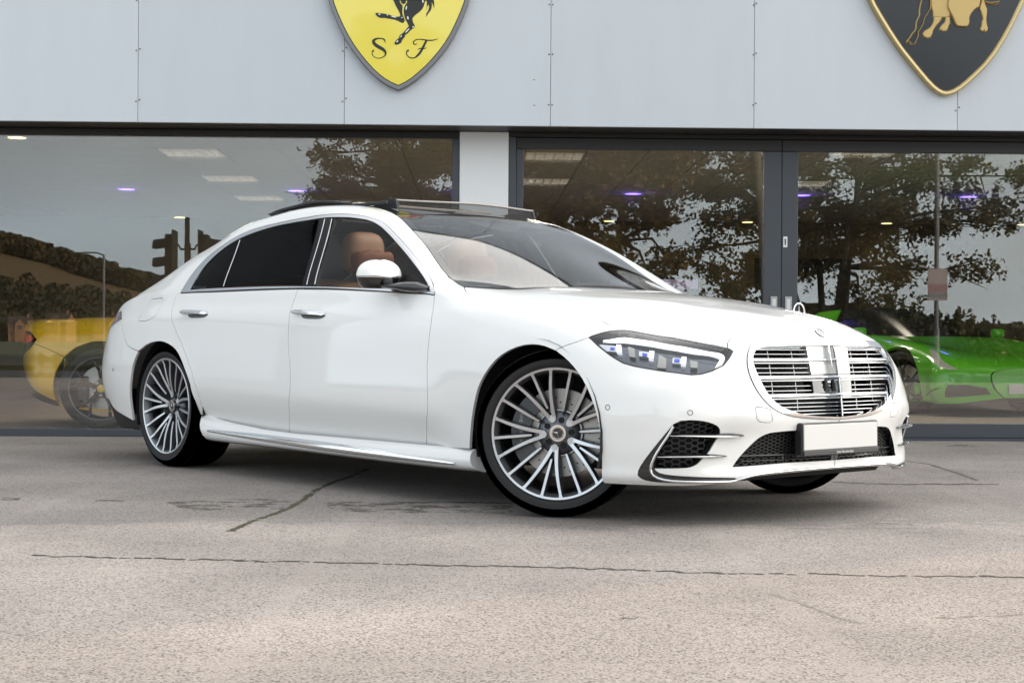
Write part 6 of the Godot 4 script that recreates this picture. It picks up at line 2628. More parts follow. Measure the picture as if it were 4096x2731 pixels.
func build_interior(car: Node3D, dark: Material) -> void:
	var tan := tan_leather()
	var black := mat("cabin_black", lin(0.012, 0.012, 0.013), 0.65)
	for s in [1.0, -1.0]:
		var seat := part("front_seat", car)
		var t := Tri.new()
		blob(t, Vector3(-2.13, 1.10, 0.25 * s if s > 0 else -0.49), Vector3(-1.98, 1.335, 0.49 if s > 0 else -0.25), 0.62, 36, 26)
		put("headrest", t.mesh(tan), seat)
		t = Tri.new()
		blob(t, Vector3(-2.015, 1.10, 0.245 if s > 0 else -0.495), Vector3(-1.90, 1.225, 0.495 if s > 0 else -0.245), 0.55, 40, 22)
		for k in t.p.size():
			var q := t.p[k]
			t.p[k] = q + t.n[k] * (0.008 * sin(q.z * 95.0) * clampf((q.y - 1.13) * 12.0, 0, 1))
		put("neck_cushion", t.mesh(mat("cushion_brown", lin(0.24, 0.095, 0.048), 0.75)), seat)
		t = Tri.new()
		blob(t, Vector3(-2.20, 0.48, 0.12 if s > 0 else -0.62), Vector3(-1.95, 1.06, 0.60 if s > 0 else -0.14), 0.4, 28, 18)
		put("backrest", t.mesh(tan), seat)
		t = Tri.new()
		blob(t, Vector3(-2.05, 0.38, 0.12 if s > 0 else -0.62), Vector3(-1.50, 0.58, 0.62 if s > 0 else -0.12), 0.4, 28, 14)
		put("cushion", t.mesh(tan), seat)
	var t := Tri.new()
	blob(t, Vector3(-3.40, 0.40, -0.68), Vector3(-2.95, 1.12, 0.68), 0.35, 32, 16)
	put("rear_seat", t.mesh(tan), car)
	t = Tri.new()
	blob(t, Vector3(-1.20, 0.55, -0.72), Vector3(-0.62, 0.985, 0.72), 0.32, 36, 16)
	put("dashboard", t.mesh(mat("dash_black", lin(0.016, 0.016, 0.018), 0.55)), car)
	t = Tri.new()
	var ring := []
	for k in 33:
		var a := TAU * k / 32
		ring.append(Vector3(-1.36 - sin(a) * 0.06, 0.90 + sin(a) * 0.175, 0.37 + cos(a) * 0.185))
	tube(t, ring, 0.014, 8)
	put("steering_wheel", t.mesh(black), car)
	# cabin lining: floor, far sides, roof lining, pillars
	put("headlining", boxm(Vector3(-2.95, 1.385, -0.52), Vector3(-2.04, 1.395, 0.52), black), car)
	for s in [1.0, -1.0]:
		put("door_lining", boxm(Vector3(-3.1, 0.30, 0.80 * s - 0.02), Vector3(-0.85, 0.955, 0.80 * s + 0.02), black), car)
		t = Tri.new()
		tube(t, [Vector3(-1.92, 0.95, 0.80 * s), Vector3(-1.98, 1.20, 0.72 * s), Vector3(-2.0, 1.38, 0.62 * s)], 0.04, 10)
		put("pillar_lining", t.mesh(black), car)
	put("parcel_shelf", boxm(Vector3(-3.80, 0.98, -0.70), Vector3(-3.35, 1.0, 0.70), black), car)
	put("rear_bulkhead", boxm(Vector3(-3.46, 0.30, -0.80), Vector3(-3.42, 1.0, 0.80), black), car)
	# mirror and sensor pod behind the windscreen
	t = Tri.new()
	var pod := PackedVector2Array([Vector2(-0.20, 0.0), Vector2(0.20, 0.0), Vector2(0.11, -0.12), Vector2(0.05, -0.155), Vector2(-0.05, -0.155), Vector2(-0.11, -0.12)])
	var c0 := wind_s.at(Vector2(-1.40, 0.0))
	var c1 := wind_s.at(Vector2(-1.20, 0.0))
	var dn := (c0 - c1).normalized()
	var nn := Vector3(0, 0, 1).cross(dn).normalized()
	if nn.y < 0:
		nn = -nn
	var tr := Transform3D(Basis(Vector3(0, 0, -1), dn, nn), c0 - nn * 0.012)
	slab(t, pod, -0.035, -0.004, tr)
	put("sensor_pod", t.mesh(mat("pod_grey", lin(0.03, 0.03, 0.034), 0.5)), car)

func tan_leather() -> StandardMaterial3D:
	if mats.has("tan_leather"):
		return mats["tan_leather"]
	var m := mat("tan_leather", lin(0.36, 0.195, 0.11), 0.5)
	var nt := NoiseTexture2D.new()
	var fn := FastNoiseLite.new()
	fn.seed = 4
	fn.frequency = 0.09
	nt.noise = fn
	nt.width = 256
	nt.height = 256
	nt.seamless = true
	nt.as_normal_map = true
	nt.bump_strength = 2.0
	m.normal_enabled = true
	m.normal_texture = nt
	m.normal_scale = 0.25
	m.uv1_triplanar = true
	m.uv1_scale = Vector3(9, 9, 9)
	return m
const BODY_U := [-0.3405,-0.1799,0,0.1799,0.3405,0.4825,0.6003,0.6985,0.7901,0.8896,1,1.106,1.229,1.379,1.63,1.881,2.131,2.283,2.433,2.633,2.833,3.033,3.283,3.533,3.883,4.183,4.433,4.653,4.883,5.133,5.383,5.585,5.743,5.876,6.105,6.335,6.684]
const BODY_V := [0,0.04,0.1,0.16,0.23,0.31,0.4,0.5,0.59,0.67,0.735,0.785,0.88,1,1.09,1.19]
const BODY_P := [
[0.793,0.165,-0.33,0.832,0.19,-0.336,0.835,0.235,-0.335,0.84,0.29,-0.334,0.847,0.36,-0.335,0.863,0.43,-0.341,0.859,0.5,-0.34,0.853,0.56,-0.339,0.838,0.63,-0.34,0.824,0.678,-0.338,0.811,0.713,-0.335,0.797,0.738,-0.333,0.78,0.758,-0.33,0.76,0.775,-0.327,0.735,0.79,-0.323,0.688,0.806,-0.317],
[0.809,0.165,-0.175,0.849,0.19,-0.178,0.855,0.235,-0.178,0.863,0.29,-0.177,0.87,0.36,-0.178,0.879,0.43,-0.18,0.876,0.5,-0.18,0.869,0.56,-0.179,0.855,0.63,-0.18,0.842,0.68,-0.18,0.829,0.715,-0.18,0.813,0.742,-0.18,0.795,0.763,-0.18,0.774,0.782,-0.18,0.748,0.799,-0.18,0.695,0.817,-0.179],
[0.815,0.165,0,0.855,0.19,0,0.863,0.235,0,0.873,0.29,0,0.88,0.36,0,0.885,0.43,0,0.882,0.5,0,0.875,0.56,0,0.861,0.63,0,0.848,0.68,0,0.835,0.715,0,0.819,0.742,0,0.8,0.765,0,0.78,0.785,0,0.755,0.803,0,0.7,0.822,0],
[0.809,0.165,0.175,0.849,0.19,0.178,0.855,0.235,0.178,0.863,0.29,0.177,0.87,0.36,0.178,0.879,0.43,0.18,0.876,0.5,0.18,0.869,0.56,0.179,0.855,0.63,0.18,0.842,0.68,0.18,0.829,0.715,0.18,0.813,0.742,0.18,0.795,0.763,0.18,0.774,0.782,0.18,0.748,0.799,0.18,0.695,0.817,0.179],
[0.793,0.165,0.33,0.832,0.19,0.336,0.835,0.235,0.335,0.84,0.29,0.334,0.847,0.36,0.335,0.863,0.43,0.341,0.859,0.5,0.34,0.853,0.56,0.339,0.838,0.63,0.34,0.824,0.678,0.338,0.811,0.713,0.335,0.797,0.738,0.333,0.78,0.758,0.33,0.76,0.775,0.327,0.735,0.79,0.323,0.688,0.806,0.317],
[0.769,0.165,0.461,0.807,0.19,0.472,0.807,0.235,0.471,0.809,0.29,0.471,0.816,0.36,0.473,0.838,0.43,0.481,0.833,0.5,0.479,0.827,0.56,0.477,0.812,0.625,0.478,0.797,0.668,0.474,0.785,0.698,0.468,0.774,0.719,0.461,0.761,0.736,0.454,0.744,0.751,0.446,0.722,0.766,0.437,0.688,0.781,0.427],
[0.737,0.165,0.562,0.769,0.19,0.578,0.768,0.235,0.578,0.768,0.29,0.579,0.774,0.36,0.582,0.795,0.43,0.591,0.789,0.5,0.589,0.782,0.56,0.586,0.766,0.62,0.583,0.75,0.655,0.575,0.737,0.68,0.566,0.725,0.7,0.556,0.711,0.717,0.546,0.695,0.732,0.535,0.675,0.746,0.523,0.645,0.763,0.506],
[0.705,0.165,0.645,0.733,0.19,0.663,0.737,0.235,0.664,0.738,0.29,0.666,0.743,0.36,0.669,0.756,0.43,0.677,0.745,0.5,0.676,0.73,0.56,0.672,0.708,0.615,0.662,0.689,0.65,0.65,0.673,0.675,0.64,0.658,0.696,0.63,0.641,0.714,0.619,0.621,0.731,0.605,0.598,0.747,0.588,0.565,0.765,0.565],
[0.663,0.165,0.715,0.688,0.19,0.734,0.698,0.235,0.734,0.701,0.29,0.738,0.705,0.36,0.742,0.708,0.43,0.748,0.691,0.5,0.75,0.669,0.56,0.747,0.638,0.612,0.734,0.617,0.648,0.72,0.599,0.677,0.709,0.581,0.7,0.699,0.561,0.721,0.687,0.537,0.74,0.67,0.51,0.757,0.65,0.475,0.775,0.622],
[0.596,0.165,0.778,0.616,0.19,0.798,0.627,0.235,0.799,0.63,0.29,0.805,0.633,0.36,0.808,0.631,0.43,0.812,0.615,0.5,0.815,0.594,0.56,0.81,0.562,0.612,0.795,0.542,0.652,0.782,0.522,0.685,0.771,0.502,0.712,0.761,0.481,0.736,0.747,0.456,0.756,0.728,0.428,0.774,0.705,0.395,0.791,0.675],
[0.505,0.165,0.834,0.517,0.19,0.855,0.523,0.235,0.858,0.525,0.29,0.863,0.527,0.36,0.866,0.526,0.43,0.87,0.518,0.5,0.869,0.507,0.56,0.862,0.481,0.614,0.848,0.462,0.658,0.837,0.443,0.695,0.825,0.422,0.726,0.813,0.4,0.752,0.796,0.375,0.773,0.774,0.348,0.791,0.748,0.318,0.807,0.713],
[0.408,0.165,0.875,0.415,0.19,0.894,0.416,0.235,0.898,0.418,0.29,0.902,0.419,0.36,0.906,0.42,0.43,0.908,0.419,0.5,0.905,0.416,0.56,0.898,0.398,0.617,0.889,0.381,0.664,0.879,0.362,0.704,0.867,0.343,0.738,0.851,0.322,0.766,0.83,0.3,0.789,0.804,0.276,0.807,0.774,0.25,0.822,0.735],
[0.3,0.165,0.885,0.3,0.19,0.9,0.3,0.235,0.912,0.3,0.29,0.921,0.3,0.36,0.928,0.3,0.43,0.932,0.3,0.5,0.934,0.298,0.56,0.933,0.294,0.62,0.927,0.287,0.67,0.917,0.277,0.714,0.902,0.265,0.75,0.882,0.25,0.782,0.856,0.234,0.81,0.823,0.216,0.834,0.783,0.196,0.85,0.742],
[0.15,0.165,0.9,0.15,0.19,0.912,0.15,0.235,0.922,0.15,0.29,0.931,0.15,0.36,0.938,0.15,0.43,0.942,0.15,0.5,0.944,0.15,0.57,0.944,0.148,0.64,0.939,0.144,0.695,0.93,0.138,0.74,0.916,0.13,0.778,0.897,0.121,0.811,0.87,0.11,0.838,0.837,0.098,0.859,0.795,0.085,0.875,0.745],
[-0.1,0.165,0.905,-0.1,0.19,0.918,-0.1,0.24,0.928,-0.1,0.3,0.936,-0.1,0.37,0.943,-0.1,0.44,0.947,-0.1,0.52,0.949,-0.1,0.6,0.949,-0.1,0.675,0.944,-0.1,0.735,0.935,-0.1,0.785,0.921,-0.1,0.822,0.902,-0.1,0.852,0.876,-0.1,0.874,0.844,-0.1,0.89,0.805,-0.1,0.905,0.75],
[-0.35,0.165,0.905,-0.35,0.195,0.918,-0.35,0.245,0.928,-0.35,0.305,0.936,-0.35,0.375,0.943,-0.35,0.45,0.948,-0.35,0.54,0.949,-0.35,0.63,0.948,-0.35,0.71,0.943,-0.35,0.775,0.933,-0.35,0.828,0.919,-0.35,0.865,0.9,-0.35,0.891,0.875,-0.35,0.908,0.845,-0.35,0.92,0.807,-0.35,0.932,0.75],
[-0.6,0.17,0.905,-0.6,0.2,0.916,-0.6,0.25,0.927,-0.6,0.31,0.936,-0.6,0.38,0.943,-0.6,0.46,0.948,-0.6,0.56,0.948,-0.6,0.66,0.946,-0.6,0.755,0.941,-0.6,0.83,0.931,-0.6,0.885,0.915,-0.6,0.918,0.896,-0.6,0.938,0.872,-0.6,0.951,0.845,-0.6,0.96,0.812,-0.6,0.972,0.755],
[-0.75,0.17,0.895,-0.75,0.2,0.902,-0.75,0.25,0.913,-0.75,0.31,0.926,-0.75,0.375,0.944,-0.75,0.455,0.954,-0.75,0.58,0.952,-0.75,0.678,0.948,-0.75,0.767,0.942,-0.75,0.843,0.928,-0.75,0.901,0.903,-0.75,0.955,0.885,-0.75,0.964,0.881,-0.75,0.972,0.876,-0.75,0.999,0.816,-0.75,1.003,0.735],
[-0.9,0.17,0.895,-0.9,0.2,0.902,-0.9,0.25,0.913,-0.9,0.31,0.926,-0.9,0.375,0.944,-0.9,0.455,0.954,-0.9,0.58,0.952,-0.9,0.681,0.948,-0.9,0.773,0.942,-0.9,0.852,0.928,-0.9,0.912,0.904,-0.9,0.967,0.886,-0.9,1.008,0.867,-0.9,1.05,0.845,-0.9,1.072,0.789,-0.9,1.072,0.712],
[-1.1,0.17,0.895,-1.1,0.2,0.902,-1.1,0.25,0.913,-1.1,0.31,0.926,-1.1,0.375,0.944,-1.1,0.455,0.954,-1.1,0.58,0.952,-1.1,0.684,0.948,-1.1,0.778,0.942,-1.1,0.859,0.928,-1.1,0.92,0.904,-1.1,0.977,0.887,-1.1,1.067,0.843,-1.1,1.157,0.792,-1.1,1.192,0.739,-1.1,1.2,0.664],
[-1.3,0.17,0.895,-1.3,0.2,0.902,-1.3,0.25,0.913,-1.3,0.31,0.926,-1.3,0.375,0.944,-1.3,0.455,0.954,-1.3,0.58,0.952,-1.3,0.686,0.948,-1.3,0.782,0.942,-1.3,0.865,0.928,-1.3,0.927,0.905,-1.3,0.985,0.888,-1.3,1.121,0.82,-1.3,1.257,0.741,-1.3,1.294,0.688,-1.3,1.304,0.613],
[-1.5,0.17,0.895,-1.5,0.2,0.902,-1.5,0.25,0.913,-1.5,0.31,0.926,-1.5,0.375,0.944,-1.5,0.455,0.954,-1.5,0.58,0.952,-1.5,0.688,0.948,-1.5,0.786,0.942,-1.5,0.869,0.928,-1.5,0.933,0.905,-1.5,0.992,0.889,-1.5,1.161,0.803,-1.5,1.329,0.705,-1.5,1.374,0.644,-1.5,1.388,0.562],
[-1.75,0.17,0.895,-1.75,0.2,0.902,-1.75,0.25,0.913,-1.75,0.31,0.926,-1.75,0.375,0.944,-1.75,0.455,0.954,-1.75,0.58,0.952,-1.75,0.69,0.948,-1.75,0.789,0.942,-1.75,0.874,0.928,-1.75,0.938,0.905,-1.75,0.998,0.889,-1.75,1.19,0.79,-1.75,1.381,0.679,-1.75,1.428,0.625,-1.75,1.444,0.55],
[-2,0.17,0.895,-2,0.2,0.902,-2,0.25,0.913,-2,0.31,0.926,-2,0.375,0.944,-2,0.455,0.954,-2,0.58,0.952,-2,0.691,0.948,-2,0.791,0.942,-2,0.877,0.928,-2,0.943,0.905,-2,1.003,0.888,-2,1.204,0.783,-2,1.406,0.667,-2,1.452,0.619,-2,1.468,0.55],
[-2.35,0.17,0.895,-2.35,0.2,0.902,-2.35,0.25,0.913,-2.35,0.31,0.926,-2.35,0.375,0.944,-2.35,0.455,0.954,-2.35,0.58,0.952,-2.35,0.692,0.948,-2.35,0.793,0.942,-2.35,0.879,0.928,-2.35,0.945,0.904,-2.35,1.006,0.887,-2.35,1.206,0.783,-2.35,1.406,0.667,-2.35,1.456,0.619,-2.35,1.473,0.55],
[-2.65,0.17,0.895,-2.65,0.2,0.902,-2.65,0.25,0.913,-2.65,0.31,0.926,-2.65,0.375,0.944,-2.65,0.455,0.954,-2.65,0.58,0.952,-2.65,0.692,0.948,-2.65,0.794,0.942,-2.65,0.881,0.928,-2.65,0.947,0.903,-2.65,1.008,0.885,-2.65,1.188,0.791,-2.65,1.368,0.686,-2.65,1.426,0.631,-2.65,1.449,0.555],
[-2.9,0.17,0.895,-2.9,0.2,0.902,-2.9,0.25,0.913,-2.9,0.31,0.926,-2.9,0.375,0.944,-2.9,0.455,0.954,-2.9,0.58,0.952,-2.9,0.692,0.948,-2.9,0.794,0.942,-2.9,0.881,0.928,-2.9,0.948,0.901,-2.9,1.009,0.882,-2.9,1.155,0.808,-2.9,1.3,0.722,-2.9,1.379,0.652,-2.9,1.415,0.56],
[-3.12,0.17,0.895,-3.12,0.2,0.91,-3.12,0.25,0.926,-3.12,0.31,0.938,-3.12,0.38,0.948,-3.12,0.47,0.955,-3.12,0.58,0.956,-3.12,0.692,0.952,-3.12,0.794,0.943,-3.12,0.881,0.925,-3.12,0.948,0.897,-3.12,1.009,0.877,-3.12,1.097,0.83,-3.12,1.185,0.775,-3.12,1.292,0.686,-3.12,1.344,0.572],
[-3.35,0.17,0.895,-3.35,0.2,0.91,-3.35,0.25,0.926,-3.35,0.31,0.938,-3.35,0.38,0.948,-3.35,0.47,0.955,-3.35,0.58,0.956,-3.35,0.691,0.952,-3.35,0.792,0.943,-3.35,0.878,0.925,-3.35,0.944,0.894,-3.35,1.005,0.872,-3.35,1.07,0.834,-3.35,1.135,0.79,-3.35,1.226,0.701,-3.35,1.268,0.588],
[-3.6,0.17,0.892,-3.6,0.2,0.907,-3.6,0.25,0.923,-3.6,0.31,0.935,-3.6,0.38,0.945,-3.6,0.47,0.952,-3.6,0.58,0.953,-3.6,0.689,0.949,-3.6,0.787,0.94,-3.6,0.872,0.922,-3.6,0.936,0.889,-3.6,0.995,0.865,-3.6,1.032,0.832,-3.6,1.07,0.795,-3.6,1.142,0.709,-3.6,1.173,0.6],
[-3.85,0.17,0.87,-3.85,0.2,0.886,-3.85,0.25,0.904,-3.85,0.31,0.918,-3.85,0.38,0.931,-3.85,0.47,0.941,-3.85,0.58,0.942,-3.85,0.682,0.937,-3.85,0.775,0.926,-3.85,0.854,0.907,-3.85,0.914,0.875,-3.85,0.97,0.852,-3.85,0.994,0.82,-3.85,1.018,0.785,-3.85,1.069,0.704,-3.85,1.088,0.6],
[-4.05,0.17,0.816,-4.05,0.2,0.835,-4.05,0.25,0.857,-4.05,0.31,0.876,-4.05,0.38,0.894,-4.05,0.47,0.908,-4.05,0.58,0.911,-4.05,0.673,0.903,-4.05,0.757,0.89,-4.05,0.829,0.868,-4.05,0.884,0.837,-4.05,0.935,0.815,-4.05,0.957,0.784,-4.05,0.978,0.752,-4.05,1.022,0.685,-4.05,1.036,0.595],
[-4.2,0.17,0.734,-4.2,0.2,0.757,-4.2,0.25,0.786,-4.2,0.31,0.812,-4.2,0.38,0.837,-4.2,0.47,0.859,-4.2,0.58,0.863,-4.2,0.665,0.851,-4.2,0.743,0.834,-4.2,0.808,0.809,-4.2,0.859,0.78,-4.2,0.905,0.76,-4.2,0.927,0.733,-4.2,0.95,0.705,-4.2,0.995,0.648,-4.2,1.01,0.57],
[-4.31,0.17,0.625,-4.31,0.2,0.652,-4.31,0.25,0.687,-4.31,0.31,0.72,-4.31,0.38,0.753,-4.31,0.47,0.782,-4.31,0.58,0.788,-4.31,0.66,0.773,-4.31,0.733,0.751,-4.31,0.794,0.722,-4.31,0.841,0.704,-4.31,0.885,0.69,-4.31,0.91,0.668,-4.31,0.935,0.645,-4.31,0.981,0.593,-4.31,0.997,0.52],
[-4.34,0.22,0.66,-4.37,0.24,0.646,-4.39,0.28,0.632,-4.4,0.33,0.618,-4.4,0.39,0.604,-4.4,0.47,0.59,-4.395,0.56,0.576,-4.388,0.65,0.562,-4.38,0.74,0.548,-4.37,0.81,0.534,-4.363,0.85,0.52,-4.358,0.885,0.506,-4.353,0.915,0.492,-4.347,0.945,0.478,-4.335,0.97,0.464,-4.29,0.99,0.45],
[-4.37,0.22,0.4,-4.4,0.24,0.391,-4.42,0.28,0.383,-4.43,0.33,0.374,-4.43,0.39,0.365,-4.43,0.47,0.357,-4.425,0.56,0.348,-4.418,0.65,0.339,-4.41,0.74,0.331,-4.4,0.81,0.322,-4.393,0.85,0.313,-4.388,0.885,0.305,-4.383,0.915,0.296,-4.377,0.945,0.287,-4.365,0.97,0.279,-4.32,0.99,0.27],
[-4.38,0.22,0,-4.41,0.24,0,-4.43,0.28,0,-4.44,0.33,0,-4.44,0.39,0,-4.44,0.47,0,-4.435,0.56,0,-4.428,0.65,0,-4.42,0.74,0,-4.41,0.81,0,-4.403,0.85,0,-4.398,0.885,0,-4.393,0.915,0,-4.387,0.945,0,-4.375,0.97,0,-4.33,0.99,0]]
const HOOD_U := [-0.8,-0.7,-0.6,-0.5,-0.4,-0.3,-0.2,-0.1,0,0.1,0.2,0.3,0.38,0.46,0.54,0.6,0.65,0.69,0.73,0.765,0.79,0.82]
const HOOD_V := [-0.14,-0.07,0,0.07,0.14,0.21,0.28,0.34,0.4,0.45,0.49,0.53,0.57,0.61,0.65,0.69,0.72,0.75,0.78,0.81,0.84,0.88]
const HOOD_Y := [
[1.0277,1.0283,1.0284,1.0283,1.0277,1.0264,1.0241,1.0213,1.0183,1.0158,1.0141,1.0128,1.0119,1.0112,1.0104,1.0095,1.0085,1.0072,1.0054,1.0033,1.0009,0.9973],
[1.0177,1.0181,1.018,1.0181,1.0177,1.0162,1.0133,1.0095,1.0047,1.0006,0.9978,0.9959,0.9947,0.9939,0.9931,0.9921,0.9911,0.9896,0.9873,0.9843,0.9809,0.9763],
[1.0099,1.0105,1.0107,1.0105,1.0099,1.0083,1.0053,1.0007,0.9948,0.9896,0.9858,0.9827,0.9803,0.9781,0.9757,0.973,0.9706,0.9677,0.9642,0.9603,0.9568,0.9527],
[1.0028,1.0037,1.004,1.0037,1.0028,1.0009,0.9976,0.9932,0.9876,0.9824,0.9781,0.9738,0.9695,0.9651,0.9606,0.9559,0.9521,0.9483,0.9444,0.9407,0.937,0.9322],
[0.9954,0.9963,0.9965,0.9963,0.9954,0.9935,0.9901,0.9859,0.9806,0.9754,0.9708,0.9655,0.96,0.9542,0.9483,0.9422,0.9376,0.9329,0.9283,0.9238,0.9196,0.9144],
[0.9871,0.9879,0.988,0.9879,0.9871,0.9853,0.982,0.9776,0.972,0.9665,0.9616,0.9561,0.9503,0.9441,0.9376,0.931,0.9259,0.9208,0.9157,0.9108,0.9061,0.9001],
[0.9778,0.9788,0.979,0.9788,0.9778,0.9757,0.9722,0.9678,0.9621,0.9565,0.9515,0.9461,0.9403,0.9342,0.9277,0.9209,0.9157,0.9105,0.9052,0.9,0.8947,0.8878],
[0.9675,0.9687,0.969,0.9687,0.9675,0.9652,0.9616,0.9572,0.9516,0.946,0.9412,0.9359,0.9301,0.9239,0.9173,0.9104,0.9051,0.8996,0.894,0.8883,0.8825,0.8747],
[0.9561,0.9574,0.9578,0.9574,0.9561,0.9538,0.9504,0.9465,0.9411,0.9356,0.9305,0.9249,0.9188,0.9122,0.9052,0.8978,0.892,0.8861,0.8799,0.8737,0.8674,0.8588],
[0.9429,0.9444,0.945,0.9444,0.9429,0.9408,0.938,0.9345,0.9294,0.9234,0.9177,0.9112,0.9042,0.897,0.8895,0.8819,0.8759,0.8694,0.8626,0.8558,0.8489,0.8394],
[0.9276,0.9294,0.9301,0.9294,0.9276,0.9254,0.9229,0.9197,0.9144,0.9074,0.9001,0.8919,0.8833,0.8744,0.8656,0.8573,0.8517,0.8469,0.841,0.8326,0.8241,0.8132],
[0.9112,0.9132,0.914,0.9132,0.9112,0.9084,0.9059,0.9019,0.8946,0.8855,0.8765,0.8665,0.8558,0.8446,0.8333,0.8216,0.8127,0.8041,0.797,0.7911,0.7851,0.7767],
[0.8987,0.8994,0.8995,0.8994,0.8987,0.8969,0.8936,0.8879,0.878,0.8664,0.8554,0.8434,0.8308,0.8184,0.8066,0.7957,0.7877,0.7795,0.7713,0.7635,0.7562,0.7471],
[0.8854,0.8848,0.8841,0.8848,0.8854,0.8845,0.8806,0.8735,0.8609,0.8465,0.833,0.8185,0.8035,0.789,0.7757,0.7641,0.7561,0.7483,0.7406,0.7332,0.726,0.7168],
[0.8695,0.8685,0.8678,0.8685,0.8695,0.8687,0.8644,0.8561,0.8417,0.825,0.8095,0.7928,0.7757,0.7592,0.7446,0.7321,0.7237,0.7158,0.7084,0.7012,0.6943,0.6856],
[0.8542,0.8537,0.853,0.8537,0.8542,0.8531,0.8486,0.8404,0.825,0.807,0.7904,0.7725,0.7544,0.7375,0.7222,0.709,0.7001,0.692,0.6845,0.6774,0.6706,0.6621],
[0.8385,0.839,0.8391,0.839,0.8385,0.8366,0.8319,0.8236,0.8081,0.7896,0.7725,0.7537,0.7347,0.7174,0.7023,0.6891,0.6803,0.6722,0.6647,0.6577,0.6511,0.6427],
[0.824,0.8257,0.8264,0.8257,0.824,0.8212,0.816,0.8076,0.7924,0.7734,0.7564,0.7365,0.7167,0.7,0.6856,0.6729,0.6644,0.6565,0.6491,0.6422,0.6357,0.6275],
[0.8081,0.8108,0.8121,0.8108,0.8081,0.8041,0.7983,0.7896,0.7745,0.7554,0.7373,0.7154,0.6973,0.6822,0.6688,0.6568,0.6485,0.6409,0.6337,0.6269,0.6205,0.6124],
[0.7932,0.7966,0.7982,0.7966,0.7932,0.7884,0.7817,0.7723,0.7566,0.7376,0.719,0.6989,0.6817,0.6673,0.6545,0.643,0.635,0.6275,0.6204,0.6137,0.6074,0.5994],
[0.7822,0.7859,0.7875,0.7859,0.7822,0.7769,0.7695,0.7594,0.7434,0.7246,0.7067,0.6882,0.6715,0.6573,0.6447,0.6334,0.6255,0.6181,0.6111,0.6045,0.5982,0.5903],
[0.7687,0.7726,0.7741,0.7726,0.7687,0.7628,0.7546,0.7437,0.7275,0.7094,0.6927,0.6756,0.6598,0.6458,0.6334,0.6221,0.6143,0.607,0.6001,0.5935,0.5873,0.5794]]
const WIND_U := [-1.62,-1.522,-1.423,-1.325,-1.227,-1.128,-1.03,-0.9317,-0.8333,-0.735,-0.6367,-0.5383,-0.44]
const WIND_V := [-0.16,-0.08,0,0.08,0.16,0.24,0.32,0.4,0.48,0.55,0.62,0.68,0.74,0.8]
const WIND_Y := [
[1.4688,1.4721,1.4732,1.4721,1.4688,1.4637,1.4572,1.4497,1.4415,1.4343,1.4276,1.4221,1.4164,1.4105],
[1.4333,1.4371,1.4385,1.4371,1.4333,1.4279,1.4212,1.4134,1.4047,1.3968,1.3901,1.3841,1.3776,1.3709],
[1.3962,1.4,1.4016,1.4,1.3962,1.3908,1.3843,1.3768,1.369,1.3621,1.3541,1.3463,1.3384,1.3304],
[1.3569,1.3602,1.3614,1.3602,1.3569,1.3518,1.3454,1.3381,1.3302,1.3226,1.3139,1.3056,1.2968,1.2877],
[1.316,1.3193,1.3203,1.3193,1.316,1.3107,1.3039,1.296,1.2875,1.2794,1.2705,1.2617,1.2518,1.2417],
[1.2742,1.2782,1.2796,1.2782,1.2742,1.2679,1.2599,1.2506,1.2407,1.2316,1.2222,1.2127,1.2017,1.191],
[1.2317,1.2368,1.2386,1.2368,1.2317,1.224,1.2141,1.2026,1.19,1.1783,1.1664,1.1557,1.1449,1.1353],
[1.1888,1.1948,1.1969,1.1948,1.1888,1.1796,1.1678,1.154,1.1384,1.1237,1.1085,1.096,1.0858,1.0786],
[1.1459,1.1527,1.1552,1.1527,1.1459,1.1356,1.1225,1.1072,1.0901,1.0741,1.0576,1.0441,1.0341,1.0289],
[1.1035,1.1108,1.1136,1.1108,1.1035,1.0926,1.0791,1.0636,1.0471,1.0322,1.0179,1.0073,0.9992,0.9928],
[1.0612,1.0686,1.0713,1.0686,1.0612,1.0503,1.0371,1.0226,1.0077,0.9951,0.9837,0.9755,0.9682,0.9608],
[1.0187,1.026,1.0289,1.026,1.0187,1.0083,0.996,0.9829,0.9698,0.9587,0.9485,0.9405,0.933,0.9257],
[0.9752,0.9817,0.9842,0.9817,0.9752,0.966,0.9551,0.9434,0.9316,0.9215,0.912,0.9042,0.8967,0.8896]]
const TOP_U := [-4.44,-4.35,-4.2,-4.05,-3.9,-3.8,-3.7,-3.55,-3.4,-3.2,-3.05,-2.95,-2.8,-2.6,-2.4,-2.2,-2,-1.8,-1.65,-1.5,-1.4,-1.3]
const TOP_V := [-0.2,-0.1,0,0.1,0.2,0.3,0.4,0.48,0.55,0.62,0.7]
